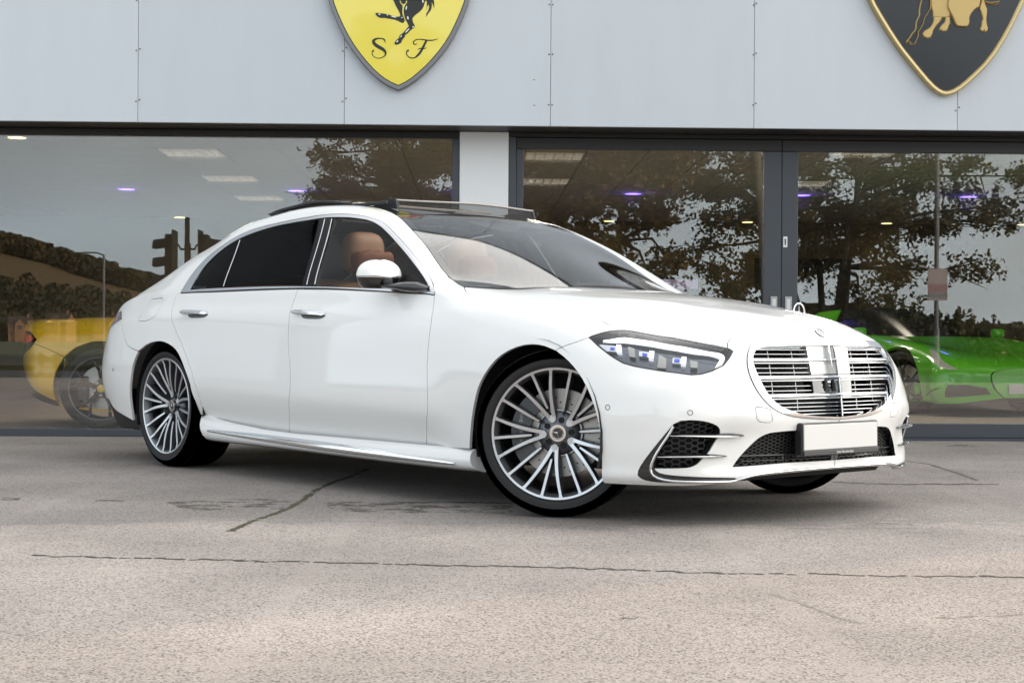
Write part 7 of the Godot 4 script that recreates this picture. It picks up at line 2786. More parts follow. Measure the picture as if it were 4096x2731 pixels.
const TOP_Y := [
[0.9939,1.0017,1.0052,1.0017,0.9939,0.9856,0.9805,0.9811,0.9839,0.986,0.987],
[1.0058,1.0156,1.0202,1.0156,1.0058,0.9951,0.9875,0.9883,0.9949,0.9969,0.9979],
[1.027,1.037,1.0415,1.037,1.027,1.0163,1.0084,1.0071,1.0093,1.0121,1.0149],
[1.0517,1.0578,1.0607,1.0578,1.0517,1.0448,1.0389,1.0362,1.0356,1.0365,1.039],
[1.0855,1.0862,1.085,1.0862,1.0855,1.0824,1.0784,1.0756,1.074,1.0735,1.0741],
[1.1174,1.1179,1.1172,1.1179,1.1174,1.1146,1.1105,1.1071,1.1046,1.1031,1.1024],
[1.1566,1.159,1.1598,1.159,1.1566,1.1523,1.147,1.1425,1.1388,1.136,1.134],
[1.2221,1.2277,1.2301,1.2277,1.2221,1.215,1.2072,1.2009,1.1956,1.1908,1.1861],
[1.2871,1.294,1.297,1.294,1.2871,1.2781,1.2681,1.2602,1.2537,1.2471,1.2395],
[1.3655,1.3727,1.375,1.3727,1.3655,1.3548,1.3419,1.3308,1.3211,1.3127,1.3042],
[1.4154,1.424,1.4278,1.424,1.4154,1.4045,1.3919,1.381,1.371,1.3615,1.3511],
[1.4409,1.4488,1.4529,1.4488,1.4409,1.4312,1.4206,1.4116,1.4031,1.3928,1.3802],
[1.4658,1.4701,1.471,1.4701,1.4658,1.4589,1.4502,1.4423,1.4344,1.4247,1.4124],
[1.4839,1.487,1.488,1.487,1.4839,1.4784,1.4703,1.4621,1.4541,1.4463,1.437],
[1.4923,1.4944,1.495,1.4944,1.4923,1.4884,1.4826,1.4766,1.4703,1.463,1.4538],
[1.4918,1.4928,1.493,1.4928,1.4918,1.4894,1.4854,1.4807,1.4754,1.4688,1.46],
[1.4823,1.4829,1.483,1.4829,1.4823,1.4805,1.4771,1.4729,1.468,1.462,1.454],
[1.463,1.4638,1.464,1.4638,1.463,1.4612,1.4584,1.4549,1.4505,1.4445,1.4363],
[1.4416,1.4437,1.4445,1.4437,1.4416,1.4384,1.4347,1.4313,1.4275,1.4211,1.4132],
[1.4154,1.4192,1.4207,1.4192,1.4154,1.4099,1.4029,1.3961,1.3896,1.3859,1.3825],
[1.3969,1.4011,1.4028,1.4011,1.3969,1.3908,1.3831,1.3763,1.371,1.3673,1.3645],
[1.3789,1.3828,1.3842,1.3828,1.3789,1.3732,1.3662,1.3606,1.3562,1.3528,1.3499]]
# outlines of the car's panels on the body surface (metres along, metres up)
const LINE := {
"fender": [2.28,0.7801,2.269,0.7496,2.261,0.7296,2.252,0.7041,2.241,0.647,2.244,0.5795,2.247,0.5346,2.249,0.4851,2.249,0.4359,2.246,0.3965,2.243,0.3664,2.24,0.3401,2.239,0.3151,2.24,0.2898,2.245,0.2676,2.253,0.2505,2.277,0.2036,2.334,0.0956,1.957,0.1155,1.944,0.1755,1.936,0.2128,1.928,0.2491,1.918,0.2865,1.907,0.323,1.895,0.3566,1.882,0.3892,1.861,0.426,1.832,0.4685,1.8,0.5095,1.766,0.5471,1.727,0.5816,1.683,0.6138,1.637,0.6411,1.589,0.6626,1.542,0.6774,1.497,0.6854,1.452,0.6867,1.387,0.6781,1.371,0.6972,1.352,0.7126,1.327,0.7297,1.3,0.7459,1.272,0.7621,1.247,0.7778,1.212,0.804,1.169,0.8627,1.136,0.9225,1.099,0.9792,1.069,1.023,1.043,1.053,1.018,1.077,0.9818,1.105,1.06,1.13,1.14,1.13,1.26,1.115,1.37,1.1,1.53,1.09,1.73,1.07,1.88,1.045,1.98,1.02,2.05,1.03,2.1,1.06,2.15,1.11,2.19,1.15,2.24,1.19,2.308,1.19,2.332,1.19,2.378,1.182,2.378,1.182,2.359,1.139,2.349,1.103,2.352,1.047,2.329,1.034,2.287,0.992],
"side_frame": [2.352,1.047,2.349,1.103,2.359,1.139,2.378,1.182,2.4,1.19,3,1.19,4,1.19,5,1.19,5.74,1.19,5.87,1.19,5.87,0.74,5.502,0.7517,5.398,0.6868,5.344,0.634,5.321,0.6055,5.297,0.5795,5.272,0.5554,5.246,0.533,5.222,0.5169,5.2,0.507,5.169,0.4982,5.13,0.4906,5.1,0.4857,5.072,0.4824,4.983,0.5136,4.922,0.5266,4.857,0.5326,4.801,0.5333,4.754,0.529,4.703,0.5197,4.651,0.5056,4.61,0.4887,4.581,0.4688,4.552,0.4427,4.509,0.3981,4.44,0.3338,4.404,0.2475,4.4,0.1667,4.369,0.1624,4.359,0.1996,4.352,0.2344,4.352,0.2761,4.364,0.3145,4.41,0.3649,4.463,0.4216,4.498,0.464,4.534,0.5041,4.568,0.5367,4.617,0.5762,4.654,0.6056,4.677,0.6241,4.698,0.6417,4.713,0.6598,4.723,0.6785,4.736,0.7074,4.747,0.7419,4.748,0.7642,4.707,0.7851,4.698,0.8115,4.693,0.8436,4.69,0.9009,4.673,0.9569,4.649,0.9922,4.617,1.012,4.574,1.02,4.515,1.018,4.443,1.009,4.373,1.004,4.303,1.004,4.232,1.004,4.157,1.001,4.092,0.9979,4.007,0.9924,3.898,0.9896,3.817,0.9896,3.684,0.9937,3.549,1.003,3.472,1.009,3.407,1.014,3.338,1.018,3.267,1.022,3.196,1.027,3.125,1.032,3.063,1.038,3.008,1.044,2.963,1.047,2.925,1.046,2.879,1.045,2.824,1.043,2.765,1.045,2.701,1.048,2.638,1.052,2.576,1.054,2.521,1.056,2.448,1.056,2.397,1.053,2.367,1.048,2.342,1.04],
"rear_bumper": [5.072,0.4824,5.1,0.4857,5.13,0.4906,5.169,0.4982,5.2,0.507,5.222,0.5169,5.246,0.533,5.272,0.5554,5.297,0.5795,5.321,0.6055,5.344,0.634,5.398,0.6868,5.502,0.7517,5.87,0.74,6.3,0.74,6.68,0.74,6.68,0.25,6.2,0.25,5.85,0.24,5.58,0.2154,5.506,0.1688,5.436,0.1467,5.353,0.1326,5.282,0.1191,5.19,0.0992,5.187,0.1557,5.188,0.1927,5.188,0.23,5.186,0.261,5.182,0.2865,5.174,0.3157,5.163,0.3486,5.151,0.3792,5.136,0.4086,5.114,0.4384],
"trunk_face": [5.87,0.745,6.3,0.745,6.68,0.745,6.68,1.19,6.3,1.19,5.87,1.19],
"tail_lamp": [5.393,0.6827,5.507,0.7524,5.62,0.7533,5.62,0.8,5.87,0.8,6.3,0.78,6.3,0.7,5.87,0.66,5.62,0.66,5.581,0.6568,5.461,0.6707],
"diffuser": [5.16,0.02,5.6,0.02,6,0.02,6.68,0.02,6.68,0.26,6.2,0.26,5.85,0.25,5.45,0.22,5.18,0.13],
"rear_door": [3.432,0.7879,3.44,0.7572,3.447,0.7283,3.449,0.6951,3.444,0.6602,3.44,0.6248,3.437,0.5872,3.433,0.547,3.425,0.5004,3.406,0.4201,3.395,0.3735,3.396,0.3422,3.408,0.3047,3.424,0.2652,3.437,0.2281,3.465,0.1782,3.518,0.0904,3.722,0.0966,3.869,0.1074,4.028,0.1246,4.148,0.1355,4.225,0.1401,4.281,0.1463,4.314,0.1543,4.34,0.1594,4.369,0.1624,4.359,0.1996,4.352,0.2344,4.352,0.2761,4.364,0.3145,4.41,0.3649,4.463,0.4216,4.498,0.464,4.534,0.5041,4.568,0.5367,4.617,0.5762,4.654,0.6056,4.677,0.6241,4.698,0.6417,4.713,0.6598,4.723,0.6785,4.736,0.7074,4.747,0.7419,4.748,0.7642,4.744,0.7863,4.707,0.7851,4.285,0.7846,3.94,0.7863],
"front_door": [2.28,0.7801,2.269,0.7496,2.261,0.7296,2.252,0.7041,2.241,0.647,2.244,0.5795,2.247,0.5346,2.249,0.4851,2.249,0.4359,2.246,0.3965,2.243,0.3664,2.24,0.3401,2.239,0.3151,2.24,0.2898,2.245,0.2676,2.253,0.2505,2.277,0.2036,2.334,0.0956,2.857,0.094,3.518,0.0904,3.465,0.1782,3.437,0.2281,3.424,0.2652,3.408,0.3047,3.396,0.3422,3.395,0.3735,3.406,0.4201,3.425,0.5004,3.433,0.547,3.437,0.5872,3.44,0.6248,3.444,0.6602,3.449,0.6951,3.447,0.7283,3.44,0.7572,3.432,0.7879,3.165,0.7869,2.817,0.7831,2.492,0.7793],
"dlo_out": [2.276,0.7805,2.281,0.9756,2.297,1.007,2.318,1.027,2.342,1.04,2.367,1.048,2.397,1.053,2.448,1.056,2.521,1.056,2.576,1.054,2.638,1.052,2.701,1.048,2.765,1.045,2.824,1.043,2.879,1.045,2.925,1.046,2.963,1.047,3.008,1.044,3.063,1.038,3.125,1.032,3.196,1.027,3.267,1.022,3.338,1.018,3.407,1.014,3.472,1.009,3.549,1.003,3.684,0.9937,3.817,0.9896,3.898,0.9896,4.007,0.9924,4.092,0.9979,4.157,1.001,4.232,1.004,4.303,1.004,4.373,1.004,4.443,1.009,4.515,1.018,4.574,1.02,4.617,1.012,4.649,0.9922,4.673,0.9569,4.69,0.9009,4.693,0.8436,4.698,0.8115,4.707,0.7851,4.285,0.7846,3.94,0.7863,3.554,0.7869,3.364,0.7876,3.165,0.7869,2.817,0.7831,2.492,0.7793],
"dlo_in": [2.309,0.9324,2.337,0.9894,2.366,1.001,2.403,1.005,2.444,1.004,2.513,1.005,2.593,1.007,2.653,1.007,2.719,1.005,2.777,1.004,2.827,1.005,2.881,1.007,2.938,1.011,2.992,1.013,3.041,1.013,3.1,1.01,3.172,1.004,3.244,0.9998,3.315,0.9956,3.387,0.9918,3.462,0.9883,3.54,0.9839,3.664,0.9764,3.842,0.9727,3.979,0.9747,4.079,0.9759,4.186,0.9757,4.274,0.9737,4.342,0.9711,4.404,0.9679,4.459,0.9636,4.506,0.9565,4.544,0.9411,4.567,0.9152,4.575,0.8816,4.58,0.8522,4.587,0.8148,4.591,0.8008,4.214,0.7996,3.791,0.799,3.493,0.7977,3.303,0.7969,3.03,0.7948,2.825,0.7945,2.58,0.7966,2.453,0.7984],
"cut_quarter": [4.359,1.102,4.171,0.699],
"cut_rear": [3.685,1.132,3.31,0.6846],
"cut_mid": [3.611,1.136,3.28,0.6833],
"cut_front": [3.547,1.139,3.203,0.6835],
"cut_sail": [2.634,1.112,2.505,0.7918],
"fuel": [5.057,0.7691,4.916,0.7681,4.899,0.7457,4.895,0.73,4.898,0.7123,4.903,0.6944,4.912,0.6775,4.936,0.6625,4.973,0.6496,5.024,0.6437,5.119,0.6459,5.124,0.6575],
"lamp": [1.212,0.804,1.154,0.894,1.082,1.008,1.03,1.068,0.9818,1.105,0.882,1.117,0.7653,1.124,0.6572,1.034,0.5719,0.8553,0.5519,0.7802,0.5708,0.7243,0.6039,0.6504,0.6548,0.605,0.7002,0.5847,0.7352,0.5821,0.7969,0.6011,0.8875,0.6233,0.9674,0.6416,1.02,0.6597,1.064,0.6946,1.11,0.7353,1.162,0.7704],
"bez_out": [0,0.8491,0.1523,0.8363,0.2711,0.8247,0.3322,0.8287,0.3774,0.8411,0.41,0.8523,0.4306,0.8507,0.4473,0.8313,0.4595,0.804,0.47,0.778,0.4788,0.7525,0.4852,0.7284,0.4896,0.7035,0.4928,0.6781,0.495,0.6529,0.4963,0.6273,0.4968,0.6028,0.496,0.5813,0.4938,0.562,0.4902,0.5424,0.4852,0.5217,0.4781,0.4998,0.4683,0.4752,0.4561,0.4485,0.4419,0.4216,0.4257,0.3976,0.4073,0.3767,0.3849,0.3596,0.358,0.3456,0.3244,0.3337,0.2839,0.3237,0.2388,0.3159,0.1887,0.3104,0.1288,0.3056,0,0.2997],
"bez_in": [0,0.7613,0.1405,0.7574,0.3273,0.7551,0.3847,0.7602,0.4109,0.7611,0.4258,0.757,0.4381,0.749,0.4476,0.7372,0.4557,0.7197,0.4625,0.6962,0.4663,0.6756,0.4672,0.6582,0.4664,0.6345,0.464,0.6069,0.4605,0.583,0.4558,0.5617,0.45,0.5403,0.4428,0.5175,0.4336,0.4928,0.4222,0.4646,0.4086,0.4373,0.3937,0.4136,0.3755,0.3933,0.3537,0.376,0.3232,0.3606,0.2836,0.3466,0.2391,0.3354,0.1892,0.3266,0.1294,0.3199,0,0.3125],
"intake_all": [0.8416,0.2915,0.8851,0.2332,0.9286,0.1745,0.9525,0.141,0.9702,0.112,0.9788,0.0886,0.9796,0.0635,0.9649,0.0448,0.9487,0.0346,0.9256,0.0273,0.8891,0.0233,0.8394,0.0221,0.7895,0.0215,0.7383,0.0212,0.6748,0.0222,0.5621,0.0253,0.5576,0.0496,0.7186,0.0587,0.8045,0.0642,0.8467,0.068,0.8776,0.0725,0.8985,0.0786,0.9098,0.0863,0.917,0.0934,0.9212,0.1034,0.8578,0.1054,0.8215,0.1069,0.7916,0.1086,0.767,0.1133,0.7489,0.1213,0.7332,0.1313,0.7205,0.1434,0.7061,0.1558,0.6904,0.1684,0.6779,0.1814,0.6688,0.1951,0.6597,0.2083,0.6464,0.2276,0.6365,0.2431,0.6352,0.2543,0.6388,0.2661,0.646,0.2762,0.6565,0.2845,0.6722,0.2926,0.693,0.3004,0.7175,0.3062,0.7457,0.3099,0.7731,0.3106,0.8127,0.3071],
"intake": [0.8416,0.2915,0.82,0.3032,0.7997,0.3083,0.7731,0.3106,0.7457,0.3099,0.7175,0.3062,0.693,0.3004,0.6722,0.2926,0.6565,0.2845,0.646,0.2762,0.6388,0.2661,0.6352,0.2543,0.6365,0.2431,0.6464,0.2276,0.6597,0.2083,0.6688,0.1951,0.6779,0.1814,0.6904,0.1684,0.7061,0.1558,0.7205,0.1434,0.7332,0.1313,0.7489,0.1213,0.767,0.1133,0.7916,0.1086,0.8215,0.1069,0.8573,0.1054,0.9193,0.1034,0.9211,0.118,0.9174,0.1327,0.9047,0.1612,0.8862,0.1996,0.8754,0.2215,0.8605,0.2502],
"flank": [0.8416,0.2915,0.8851,0.2332,0.9286,0.1745,0.9525,0.141,0.9702,0.112,0.9788,0.0886,0.9796,0.0635,0.9649,0.0448,0.9487,0.0346,0.9256,0.0273,0.8891,0.0233,0.8394,0.0221,0.7895,0.0215,0.7383,0.0212,0.6748,0.0222,0.5621,0.0253,0.5576,0.0496,0.7186,0.0587,0.8045,0.0642,0.8467,0.068,0.8776,0.0725,0.8985,0.0786,0.9098,0.0863,0.917,0.0934,0.9198,0.1001,0.9215,0.1083,0.9216,0.118,0.9174,0.1327,0.9047,0.1612,0.8862,0.1996,0.8754,0.2215,0.8605,0.2502],
"low_intake": [0,0.119,0.3,0.119,0.5666,0.1086,0.5575,0.1223,0.5503,0.1323,0.5419,0.1431,0.5308,0.1556,0.5169,0.1696,0.5028,0.1828,0.4886,0.1952,0.4744,0.2071,0.4602,0.2186,0.4458,0.2281,0.4311,0.2354,0.416,0.241,0.4003,0.2446,0.3759,0.2475,0.3423,0.2498,0.308,0.2515,0.2554,0.2531,0.1,0.2618,0,0.2618],
"low_intake_half": [-0.01,0.119,0.3,0.119,0.5666,0.1086,0.5575,0.1223,0.5503,0.1323,0.5419,0.1431,0.5308,0.1556,0.5169,0.1696,0.5028,0.1828,0.4886,0.1952,0.4744,0.2071,0.4602,0.2186,0.4458,0.2281,0.4311,0.2354,0.416,0.241,0.4003,0.2446,0.3759,0.2475,0.3423,0.2498,0.308,0.2515,0.2554,0.2531,0.1,0.2618,-0.01,0.2618],
"cap": [0.4843,0.37,0.4754,0.3744,0.4599,0.3741,0.4343,0.3706,0.4169,0.3646,0.4083,0.3561,0.4031,0.3401,0.398,0.305,0.4084,0.2977,0.4243,0.2965,0.4488,0.299,0.4647,0.3038,0.4761,0.3145],
"chrome_line": [0.8426,0.2825,0.86,0.2495,0.8717,0.2288,0.8899,0.1995,0.9082,0.1688,0.9187,0.1483,0.9272,0.1274,0.9318,0.1092,0.9323,0.094,0.9276,0.0798,0.9181,0.0667,0.9009,0.056,0.876,0.048,0.8416,0.0428,0.7966,0.0405,0.7448,0.0389,0.6563,0.0369,0.589,0.0358,0.5597,0.0389,0.5465,0.0457,0.5249,0.0526,0.4953,0.0597,0.467,0.0646,0.4411,0.068,0.3907,0.072,0.274,0.0781,0.1229,0.0821,0,0.0832],
"bumper": [1.387,0.6781,1.339,0.6556,1.309,0.6361,1.28,0.6115,1.252,0.5802,1.227,0.5423,1.207,0.4988,1.191,0.447,1.175,0.3938,1.16,0.3463,1.149,0.3027,1.14,0.2604,1.135,0.2214,1.133,0.1852,1.133,0.1485,1.135,0.0864,1.138,0.041,1.142,0.0125,1.134,0,1.12,0,1,0,0.85,0,0.74,0.003,0.66,0.012,0.589,0.0238,0.5597,0.0269,0.5465,0.0337,0.5249,0.0406,0.4953,0.0477,0.467,0.0526,0.4411,0.056,0.3907,0.06,0.274,0.0661,0.1229,0.0701,0,0.0712,0,0.2997,0.1288,0.3056,0.1887,0.3104,0.2388,0.3159,0.2839,0.3237,0.3244,0.3337,0.358,0.3456,0.3849,0.3596,0.4073,0.3767,0.4257,0.3976,0.4419,0.4216,0.4561,0.4485,0.4683,0.4752,0.4781,0.4998,0.4852,0.5217,0.4902,0.5424,0.4938,0.562,0.496,0.5813,0.4968,0.6028,0.4963,0.6273,0.495,0.6529,0.4928,0.6781,0.4896,0.7035,0.4852,0.7284,0.4788,0.7525,0.47,0.778,0.4595,0.804,0.4473,0.8313,0.4306,0.8507,0.41,0.8523,0.3774,0.8411,0.3322,0.8287,0.2711,0.8247,0.1523,0.8363,0,0.8491,0,1.075,0.1187,1.066,0.2522,1.054,0.4003,1.091,0.5017,1.141,0.5409,1.105,0.5651,1.028,0.5721,0.9409,0.5719,0.8553,0.5519,0.7802,0.5708,0.7243,0.6039,0.6504,0.6548,0.605,0.7002,0.5847,0.7352,0.5821,0.7969,0.6011,0.8875,0.6233,0.9674,0.6416,1.02,0.6597,1.064,0.6946,1.11,0.7353,1.162,0.7704,1.212,0.804,1.247,0.7778,1.272,0.7621,1.3,0.7459,1.327,0.7297,1.352,0.7126,1.371,0.6972],
"hood": [0.7607,0,0.7609,0.1204,0.7542,0.2473,0.7316,0.3721,0.7015,0.4461,0.7004,0.479,0.7089,0.5062,0.7195,0.5201,0.7293,0.5263,0.6483,0.5705,0.522,0.6249,0.4246,0.6935,0.3565,0.7369,0.2937,0.7503,0.249,0.7622,0.1906,0.7738,0.1041,0.7893,-0.0191,0.8028,-0.1948,0.8164,-0.3493,0.828,-0.4502,0.8326,-0.5197,0.8287,-0.569,0.822,-0.6182,0.8025,-0.6578,0.7766,-0.7074,0.7415],
"hood_edge": [0,1.075,0.1187,1.066,0.2522,1.054,0.4003,1.091,0.5017,1.141,0.5409,1.105,0.5651,1.028,0.5721,0.9409,0.5719,0.8553,0.6572,1.034,0.7653,1.124,0.882,1.117,0.9818,1.105,1.06,1.13,1.14,1.13,1.26,1.115,1.37,1.1,1.53,1.09,1.73,1.07,1.88,1.045,1.98,1.02,2.05,1.03,2.1,1.06,2.15,1.11,2.19,1.15,2.24,1.19],
"fin_a": [0.8566,0.2408,0.7822,0.2421,0.6921,0.242,0.6016,0.2417,0.5555,0.2416,0.5297,0.2412],
"fin_b": [0.9039,0.156,0.8352,0.1585,0.7512,0.1592,0.6575,0.1577,0.6267,0.157,0.6026,0.1565],
"bar": [1.117,0.8288,1.073,0.8807,1.032,0.9499,0.9913,0.999,0.9141,1.021,0.8456,1.038,0.7367,1.006,0.6865,0.9521,0.6101,0.8157,0.5933,0.778,0.5881,0.7481,0.5922,0.7206,0.6127,0.6559,0.6365,0.6562,0.6107,0.7396,0.6127,0.7612,0.636,0.7894,0.6953,0.8605,0.7655,0.9383,0.8496,0.9635,0.9172,0.9473,0.9932,0.9189,1.073,0.849],
"cell0": [1.04,0.8175,1.015,0.8185,1.023,0.7538,1.048,0.7542],
"blue0": [1.078,0.7848,1.055,0.7888,1.058,0.7694,1.08,0.7672],
"back0": [1.148,0.7977,1.042,0.8149,1.049,0.7599,1.111,0.7542],
"cell1": [0.8766,0.8093,0.8549,0.8136,0.87,0.7409,0.8904,0.7424],
"blue1": [0.9133,0.7811,0.8902,0.7831,0.8953,0.7589,0.9178,0.7564],
"back1": [0.9262,0.7997,0.8786,0.8083,0.889,0.7559,0.9339,0.7549],
"cell2": [0.7548,0.7815,0.738,0.7799,0.7468,0.7111,0.7644,0.7138],
"blue2": [0.7823,0.7665,0.7628,0.7661,0.7671,0.738,0.7874,0.7375],
"back2": [0.7868,0.7795,0.7564,0.7775,0.7636,0.724,0.7954,0.7271],
"lens0": [0.978,0.8454,0.946,0.8202,0.9552,0.7389,0.9866,0.7388],
"lens1": [0.8381,0.7951,0.8138,0.7636,0.8252,0.6716,0.8622,0.6736],
"lens2": [0.7268,0.7595,0.6998,0.747,0.7058,0.6801,0.7311,0.6852],
"lamp_floor": [1.1,0.7296,1.075,0.7295,1.03,0.6646,0.908,0.6377,0.7998,0.6132,0.6564,0.6165,0.7344,0.5901,0.8761,0.6163,0.992,0.6386,1.04,0.666],
"star_badge": [-0.0049,0.9996],
"sens0": [1.102,0.3667],
"sens1": [0.7688,0.3487],
"handle_r": [4.591,0.6951,4.4,0.6927,4.327,0.6785,4.29,0.6607],
"handle_f": [3.406,0.6869,3.228,0.6878,3.155,0.6735,3.115,0.6561],
"rsens": [5.43,0.3761]}
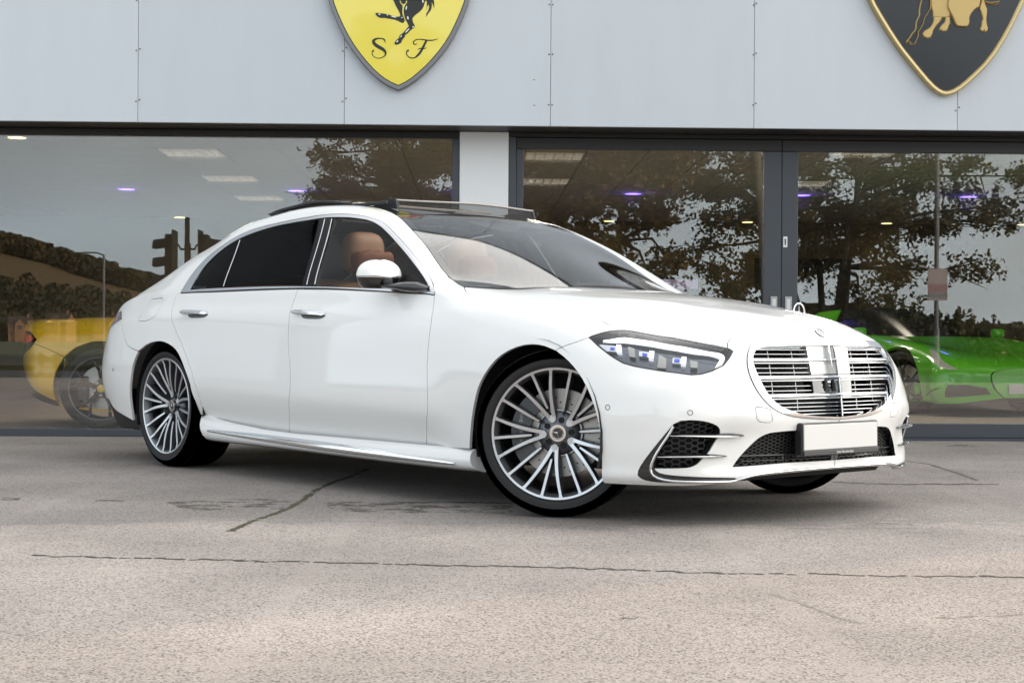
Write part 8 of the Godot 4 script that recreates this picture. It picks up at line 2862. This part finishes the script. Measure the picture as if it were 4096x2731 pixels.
# outlines of the signs on the front wall (metres along and up the facade) and marks on the forecourt (x, z)
const MARK := {
"ysh_l": [-0.862,2.59,-0.958,2.632,-1.049,2.699,-1.15,2.809,-1.241,2.933,-1.322,3.088,-1.388,3.253],
"ysh_r": [-0.862,2.59,-0.767,2.637,-0.658,2.729,-0.568,2.825,-0.473,2.952,-0.394,3.114,-0.337,3.265],
"ysh_il": [-0.863,2.622,-0.958,2.675,-1.044,2.744,-1.14,2.854,-1.226,2.973,-1.297,3.113,-1.348,3.253],
"h_leg": [-0.902,3.259,-0.894,3.233,-0.876,3.199,-0.856,3.164,-0.851,3.141,-0.866,3.134,-0.901,3.138,-0.936,3.15,-0.961,3.155,-0.992,3.159,-1.027,3.162,-1.036,3.154,-1.021,3.134,-0.996,3.123,-0.966,3.126,-0.946,3.121,-0.901,3.115,-0.871,3.106,-0.846,3.091,-0.828,3.09,-0.818,3.106,-0.823,3.124,-0.836,3.154,-0.837,3.184,-0.834,3.217,-0.847,3.229,-0.859,3.254,-0.862,3.279,-0.9,3.279],
"h_body": [-0.799,3.28,-0.799,3.26,-0.804,3.237,-0.821,3.214,-0.827,3.184,-0.825,3.154,-0.816,3.119,-0.798,3.089,-0.788,3.066,-0.81,3.039,-0.835,3.011,-0.855,2.998,-0.86,2.978,-0.885,2.957,-0.894,2.937,-0.885,2.927,-0.865,2.93,-0.842,2.945,-0.837,2.965,-0.817,2.986,-0.815,3.001,-0.797,3.011,-0.78,3.031,-0.745,3.059,-0.745,3.074,-0.76,3.099,-0.762,3.125,-0.741,3.15,-0.706,3.175,-0.681,3.206,-0.669,3.251,-0.667,3.281],
"h_mid": [-0.857,3.279,-0.844,3.237,-0.829,3.227,-0.812,3.237,-0.806,3.28],
"h_tail": [-0.661,3.282,-0.655,3.221,-0.66,3.186,-0.646,3.231,-0.638,3.211,-0.645,3.181,-0.66,3.161,-0.659,3.136,-0.645,3.164,-0.625,3.186,-0.618,3.217,-0.621,3.247,-0.606,3.217,-0.6,3.197,-0.602,3.242,-0.608,3.282],
"s_s": [-0.96,2.939,-0.959,2.949,-0.96,2.958,-0.964,2.967,-0.971,2.973,-0.98,2.975,-0.99,2.977,-1,2.978,-1.01,2.979,-1.022,2.978,-1.033,2.976,-1.044,2.971,-1.054,2.964,-1.059,2.953,-1.058,2.94,-1.052,2.928,-1.042,2.917,-1.03,2.908,-1.016,2.899,-1.003,2.892,-0.991,2.887,-0.982,2.882,-0.975,2.876,-0.969,2.871,-0.965,2.865,-0.964,2.859,-0.965,2.853,-0.97,2.846,-0.978,2.84,-0.988,2.834,-1,2.831,-1.012,2.83,-1.023,2.831,-1.033,2.835,-1.042,2.841,-1.049,2.849,-1.053,2.856,-1.055,2.863,-1.055,2.869,-1.052,2.873,-1.049,2.875,-1.045,2.877,-1.04,2.877,-1.05,2.893,-1.053,2.888,-1.057,2.883,-1.059,2.877,-1.061,2.87,-1.061,2.862,-1.059,2.854,-1.054,2.845,-1.046,2.837,-1.036,2.83,-1.024,2.826,-1.012,2.824,-0.999,2.825,-0.986,2.828,-0.974,2.834,-0.964,2.84,-0.957,2.848,-0.952,2.857,-0.951,2.867,-0.953,2.879,-0.959,2.89,-0.968,2.9,-0.979,2.908,-0.991,2.915,-1.004,2.922,-1.016,2.929,-1.026,2.936,-1.033,2.943,-1.037,2.947,-1.037,2.95,-1.037,2.952,-1.034,2.957,-1.027,2.962,-1.019,2.966,-1.01,2.969,-1,2.969,-0.991,2.969,-0.982,2.967,-0.976,2.964,-0.972,2.961,-0.968,2.955,-0.965,2.948,-0.963,2.939],
"f_a": [-0.574,2.976,-0.588,2.973,-0.601,2.97,-0.614,2.968,-0.629,2.968,-0.643,2.968,-0.659,2.969,-0.674,2.971,-0.689,2.973,-0.704,2.974,-0.718,2.973,-0.731,2.971,-0.741,2.967,-0.749,2.962,-0.755,2.955,-0.757,2.946,-0.756,2.938,-0.752,2.931,-0.745,2.928,-0.737,2.929,-0.73,2.933,-0.723,2.937,-0.725,2.94,-0.732,2.937,-0.739,2.935,-0.743,2.935,-0.746,2.937,-0.749,2.941,-0.749,2.946,-0.748,2.951,-0.744,2.956,-0.738,2.961,-0.729,2.964,-0.717,2.967,-0.704,2.967,-0.69,2.965,-0.675,2.963,-0.66,2.96,-0.644,2.959,-0.628,2.959,-0.613,2.96,-0.599,2.964,-0.586,2.968,-0.573,2.973],
"f_b": [-0.663,2.966,-0.671,2.952,-0.678,2.937,-0.686,2.923,-0.692,2.909,-0.699,2.896,-0.706,2.883,-0.713,2.873,-0.721,2.863,-0.729,2.854,-0.736,2.845,-0.745,2.838,-0.754,2.835,-0.765,2.835,-0.777,2.838,-0.787,2.843,-0.794,2.85,-0.799,2.856,-0.801,2.863,-0.8,2.87,-0.798,2.875,-0.795,2.879,-0.793,2.879,-0.79,2.878,-0.786,2.877,-0.789,2.896,-0.793,2.894,-0.799,2.89,-0.803,2.885,-0.806,2.878,-0.808,2.871,-0.808,2.862,-0.805,2.853,-0.799,2.845,-0.791,2.837,-0.779,2.831,-0.766,2.827,-0.753,2.827,-0.741,2.83,-0.729,2.836,-0.719,2.843,-0.709,2.852,-0.7,2.863,-0.692,2.874,-0.684,2.888,-0.677,2.901,-0.67,2.916,-0.664,2.93,-0.657,2.944,-0.65,2.959],
"f_c": [-0.722,2.891,-0.716,2.895,-0.71,2.898,-0.703,2.9,-0.696,2.899,-0.688,2.898,-0.679,2.898,-0.67,2.9,-0.662,2.903,-0.655,2.907,-0.656,2.91,-0.664,2.908,-0.671,2.906,-0.679,2.905,-0.687,2.906,-0.696,2.907,-0.704,2.906,-0.712,2.904,-0.718,2.899,-0.724,2.894],
"bsh_l": [3.225,2.592,3.163,2.607,3.091,2.662,2.977,2.794,2.852,2.946,2.738,3.118,2.629,3.301],
"bsh_r": [3.225,2.592,3.308,2.623,3.41,2.706,3.564,2.862,3.692,3.068,3.795,3.284,3.809,3.315],
"b_leg": [3.025,3.326,3.01,3.265,3.004,3.229,3.005,3.188,2.99,3.162,2.98,3.131,2.98,3.101,2.975,3.08,2.944,3.044,2.934,3.021,2.914,3.003,2.91,2.982,2.914,2.975,2.929,2.993,2.939,2.983,2.934,2.97,2.955,2.966,2.981,2.973,2.991,2.999,3.006,3.034,3.006,3.065,3.031,3.101,3.044,3.132,3.052,3.168,3.077,3.204,3.1,3.25,3.097,3.327],
"b_belly": [3.097,3.327,3.098,3.25,3.113,3.215,3.113,3.179,3.191,3.174,3.242,3.18,3.247,3.247,3.231,3.329],
"b_leg2": [3.118,3.182,3.114,3.138,3.088,3.097,3.047,3.076,3.034,3.055,3.04,3.032,3.05,3.027,3.057,3.022,3.068,3.017,3.094,3.023,3.109,3.051,3.114,3.077,3.134,3.108,3.17,3.149,3.185,3.182],
"b_leg3": [3.207,3.183,3.201,3.144,3.17,3.113,3.158,3.087,3.163,3.077,3.176,3.082,3.181,3.07,3.212,3.072,3.227,3.093,3.232,3.114,3.245,3.134,3.242,3.165,3.245,3.183],
"b_head": [3.226,3.329,3.215,3.262,3.224,3.231,3.247,3.191,3.263,3.16,3.276,3.125,3.294,3.107,3.33,3.104,3.366,3.105,3.382,3.121,3.387,3.146,3.384,3.172,3.397,3.203,3.422,3.234,3.458,3.255,3.473,3.332],
"b_leg4": [3.481,3.332,3.458,3.244,3.474,3.209,3.485,3.168,3.475,3.142,3.477,3.122,3.465,3.096,3.47,3.078,3.49,3.071,3.496,3.079,3.501,3.068,3.519,3.074,3.527,3.097,3.518,3.127,3.513,3.163,3.518,3.209,3.52,3.245,3.505,3.276,3.502,3.332],
"b_horn": [3.497,3.332,3.499,3.306,3.536,3.296,3.572,3.297,3.613,3.308,3.605,3.29,3.582,3.273,3.551,3.274,3.515,3.286,3.489,3.301],
"crack_long": [-1.627,-5.252,-1.404,-5.219,-1.162,-5.194,-0.981,-5.166,-0.758,-5.14,-0.537,-5.109,-0.248,-5.082,0.005,-5.059,0.147,-5.041,0.4,-5.004,0.564,-4.949,0.841,-4.938,1.149,-4.914,1.632,-4.903],
"crack_moss": [-0.829,-8.927,-0.881,-8.346,-0.93,-8.056,-0.963,-7.603,-0.963,-7.13,-0.976,-6.8,-1.015,-6.498,-1.055,-6.297,-1.083,-5.968],
"crack_patch": [1.751,-8.248,1.904,-8.157,2.191,-8.152,2.567,-8.179],
"crack_patch2": [2.504,-9.783,2.586,-9.527,2.568,-8.816,2.541,-8.396],
"crack_diag": [0.767,-4.541,0.826,-4.373,0.875,-4.166,0.924,-4.071],
"crack_r": [1.149,-4.16,1.243,-4.18,1.403,-4.212],
"stain_a": [-1.587,-7.042,-1.356,-7.135,-1.189,-7.215,-1.016,-7.078,-0.998,-6.754,-1.182,-6.717,-1.409,-6.669],
"stain_b": [-0.845,-7.069,-0.649,-7.101,-0.398,-7.097,0.005,-7.142,0.005,-6.641,-0.326,-6.664,-0.51,-6.611,-0.793,-6.636],
"stain_c": [-1.926,-7.118,-1.785,-7.078,-1.725,-6.957,-1.875,-6.966],
"stain_d": [-2.381,-7.189,-2.276,-7.146,-2.255,-7.048,-2.333,-7.043],
"stain_e": [0.52,-6.757,0.651,-6.739,0.64,-6.619,0.515,-6.628],
"stain_f": [1.477,-6.361,1.664,-6.356,1.638,-6.257,1.465,-6.27],
"stain_g": [0.291,-4.145,0.392,-4.155,0.388,-4.116,0.294,-4.106],
"stain_h": [3.226,-11.469,3.446,-11.393,3.37,-11.195,3.173,-11.223],
"band": [-2.061,-6.225,-2.02,-6.099]}
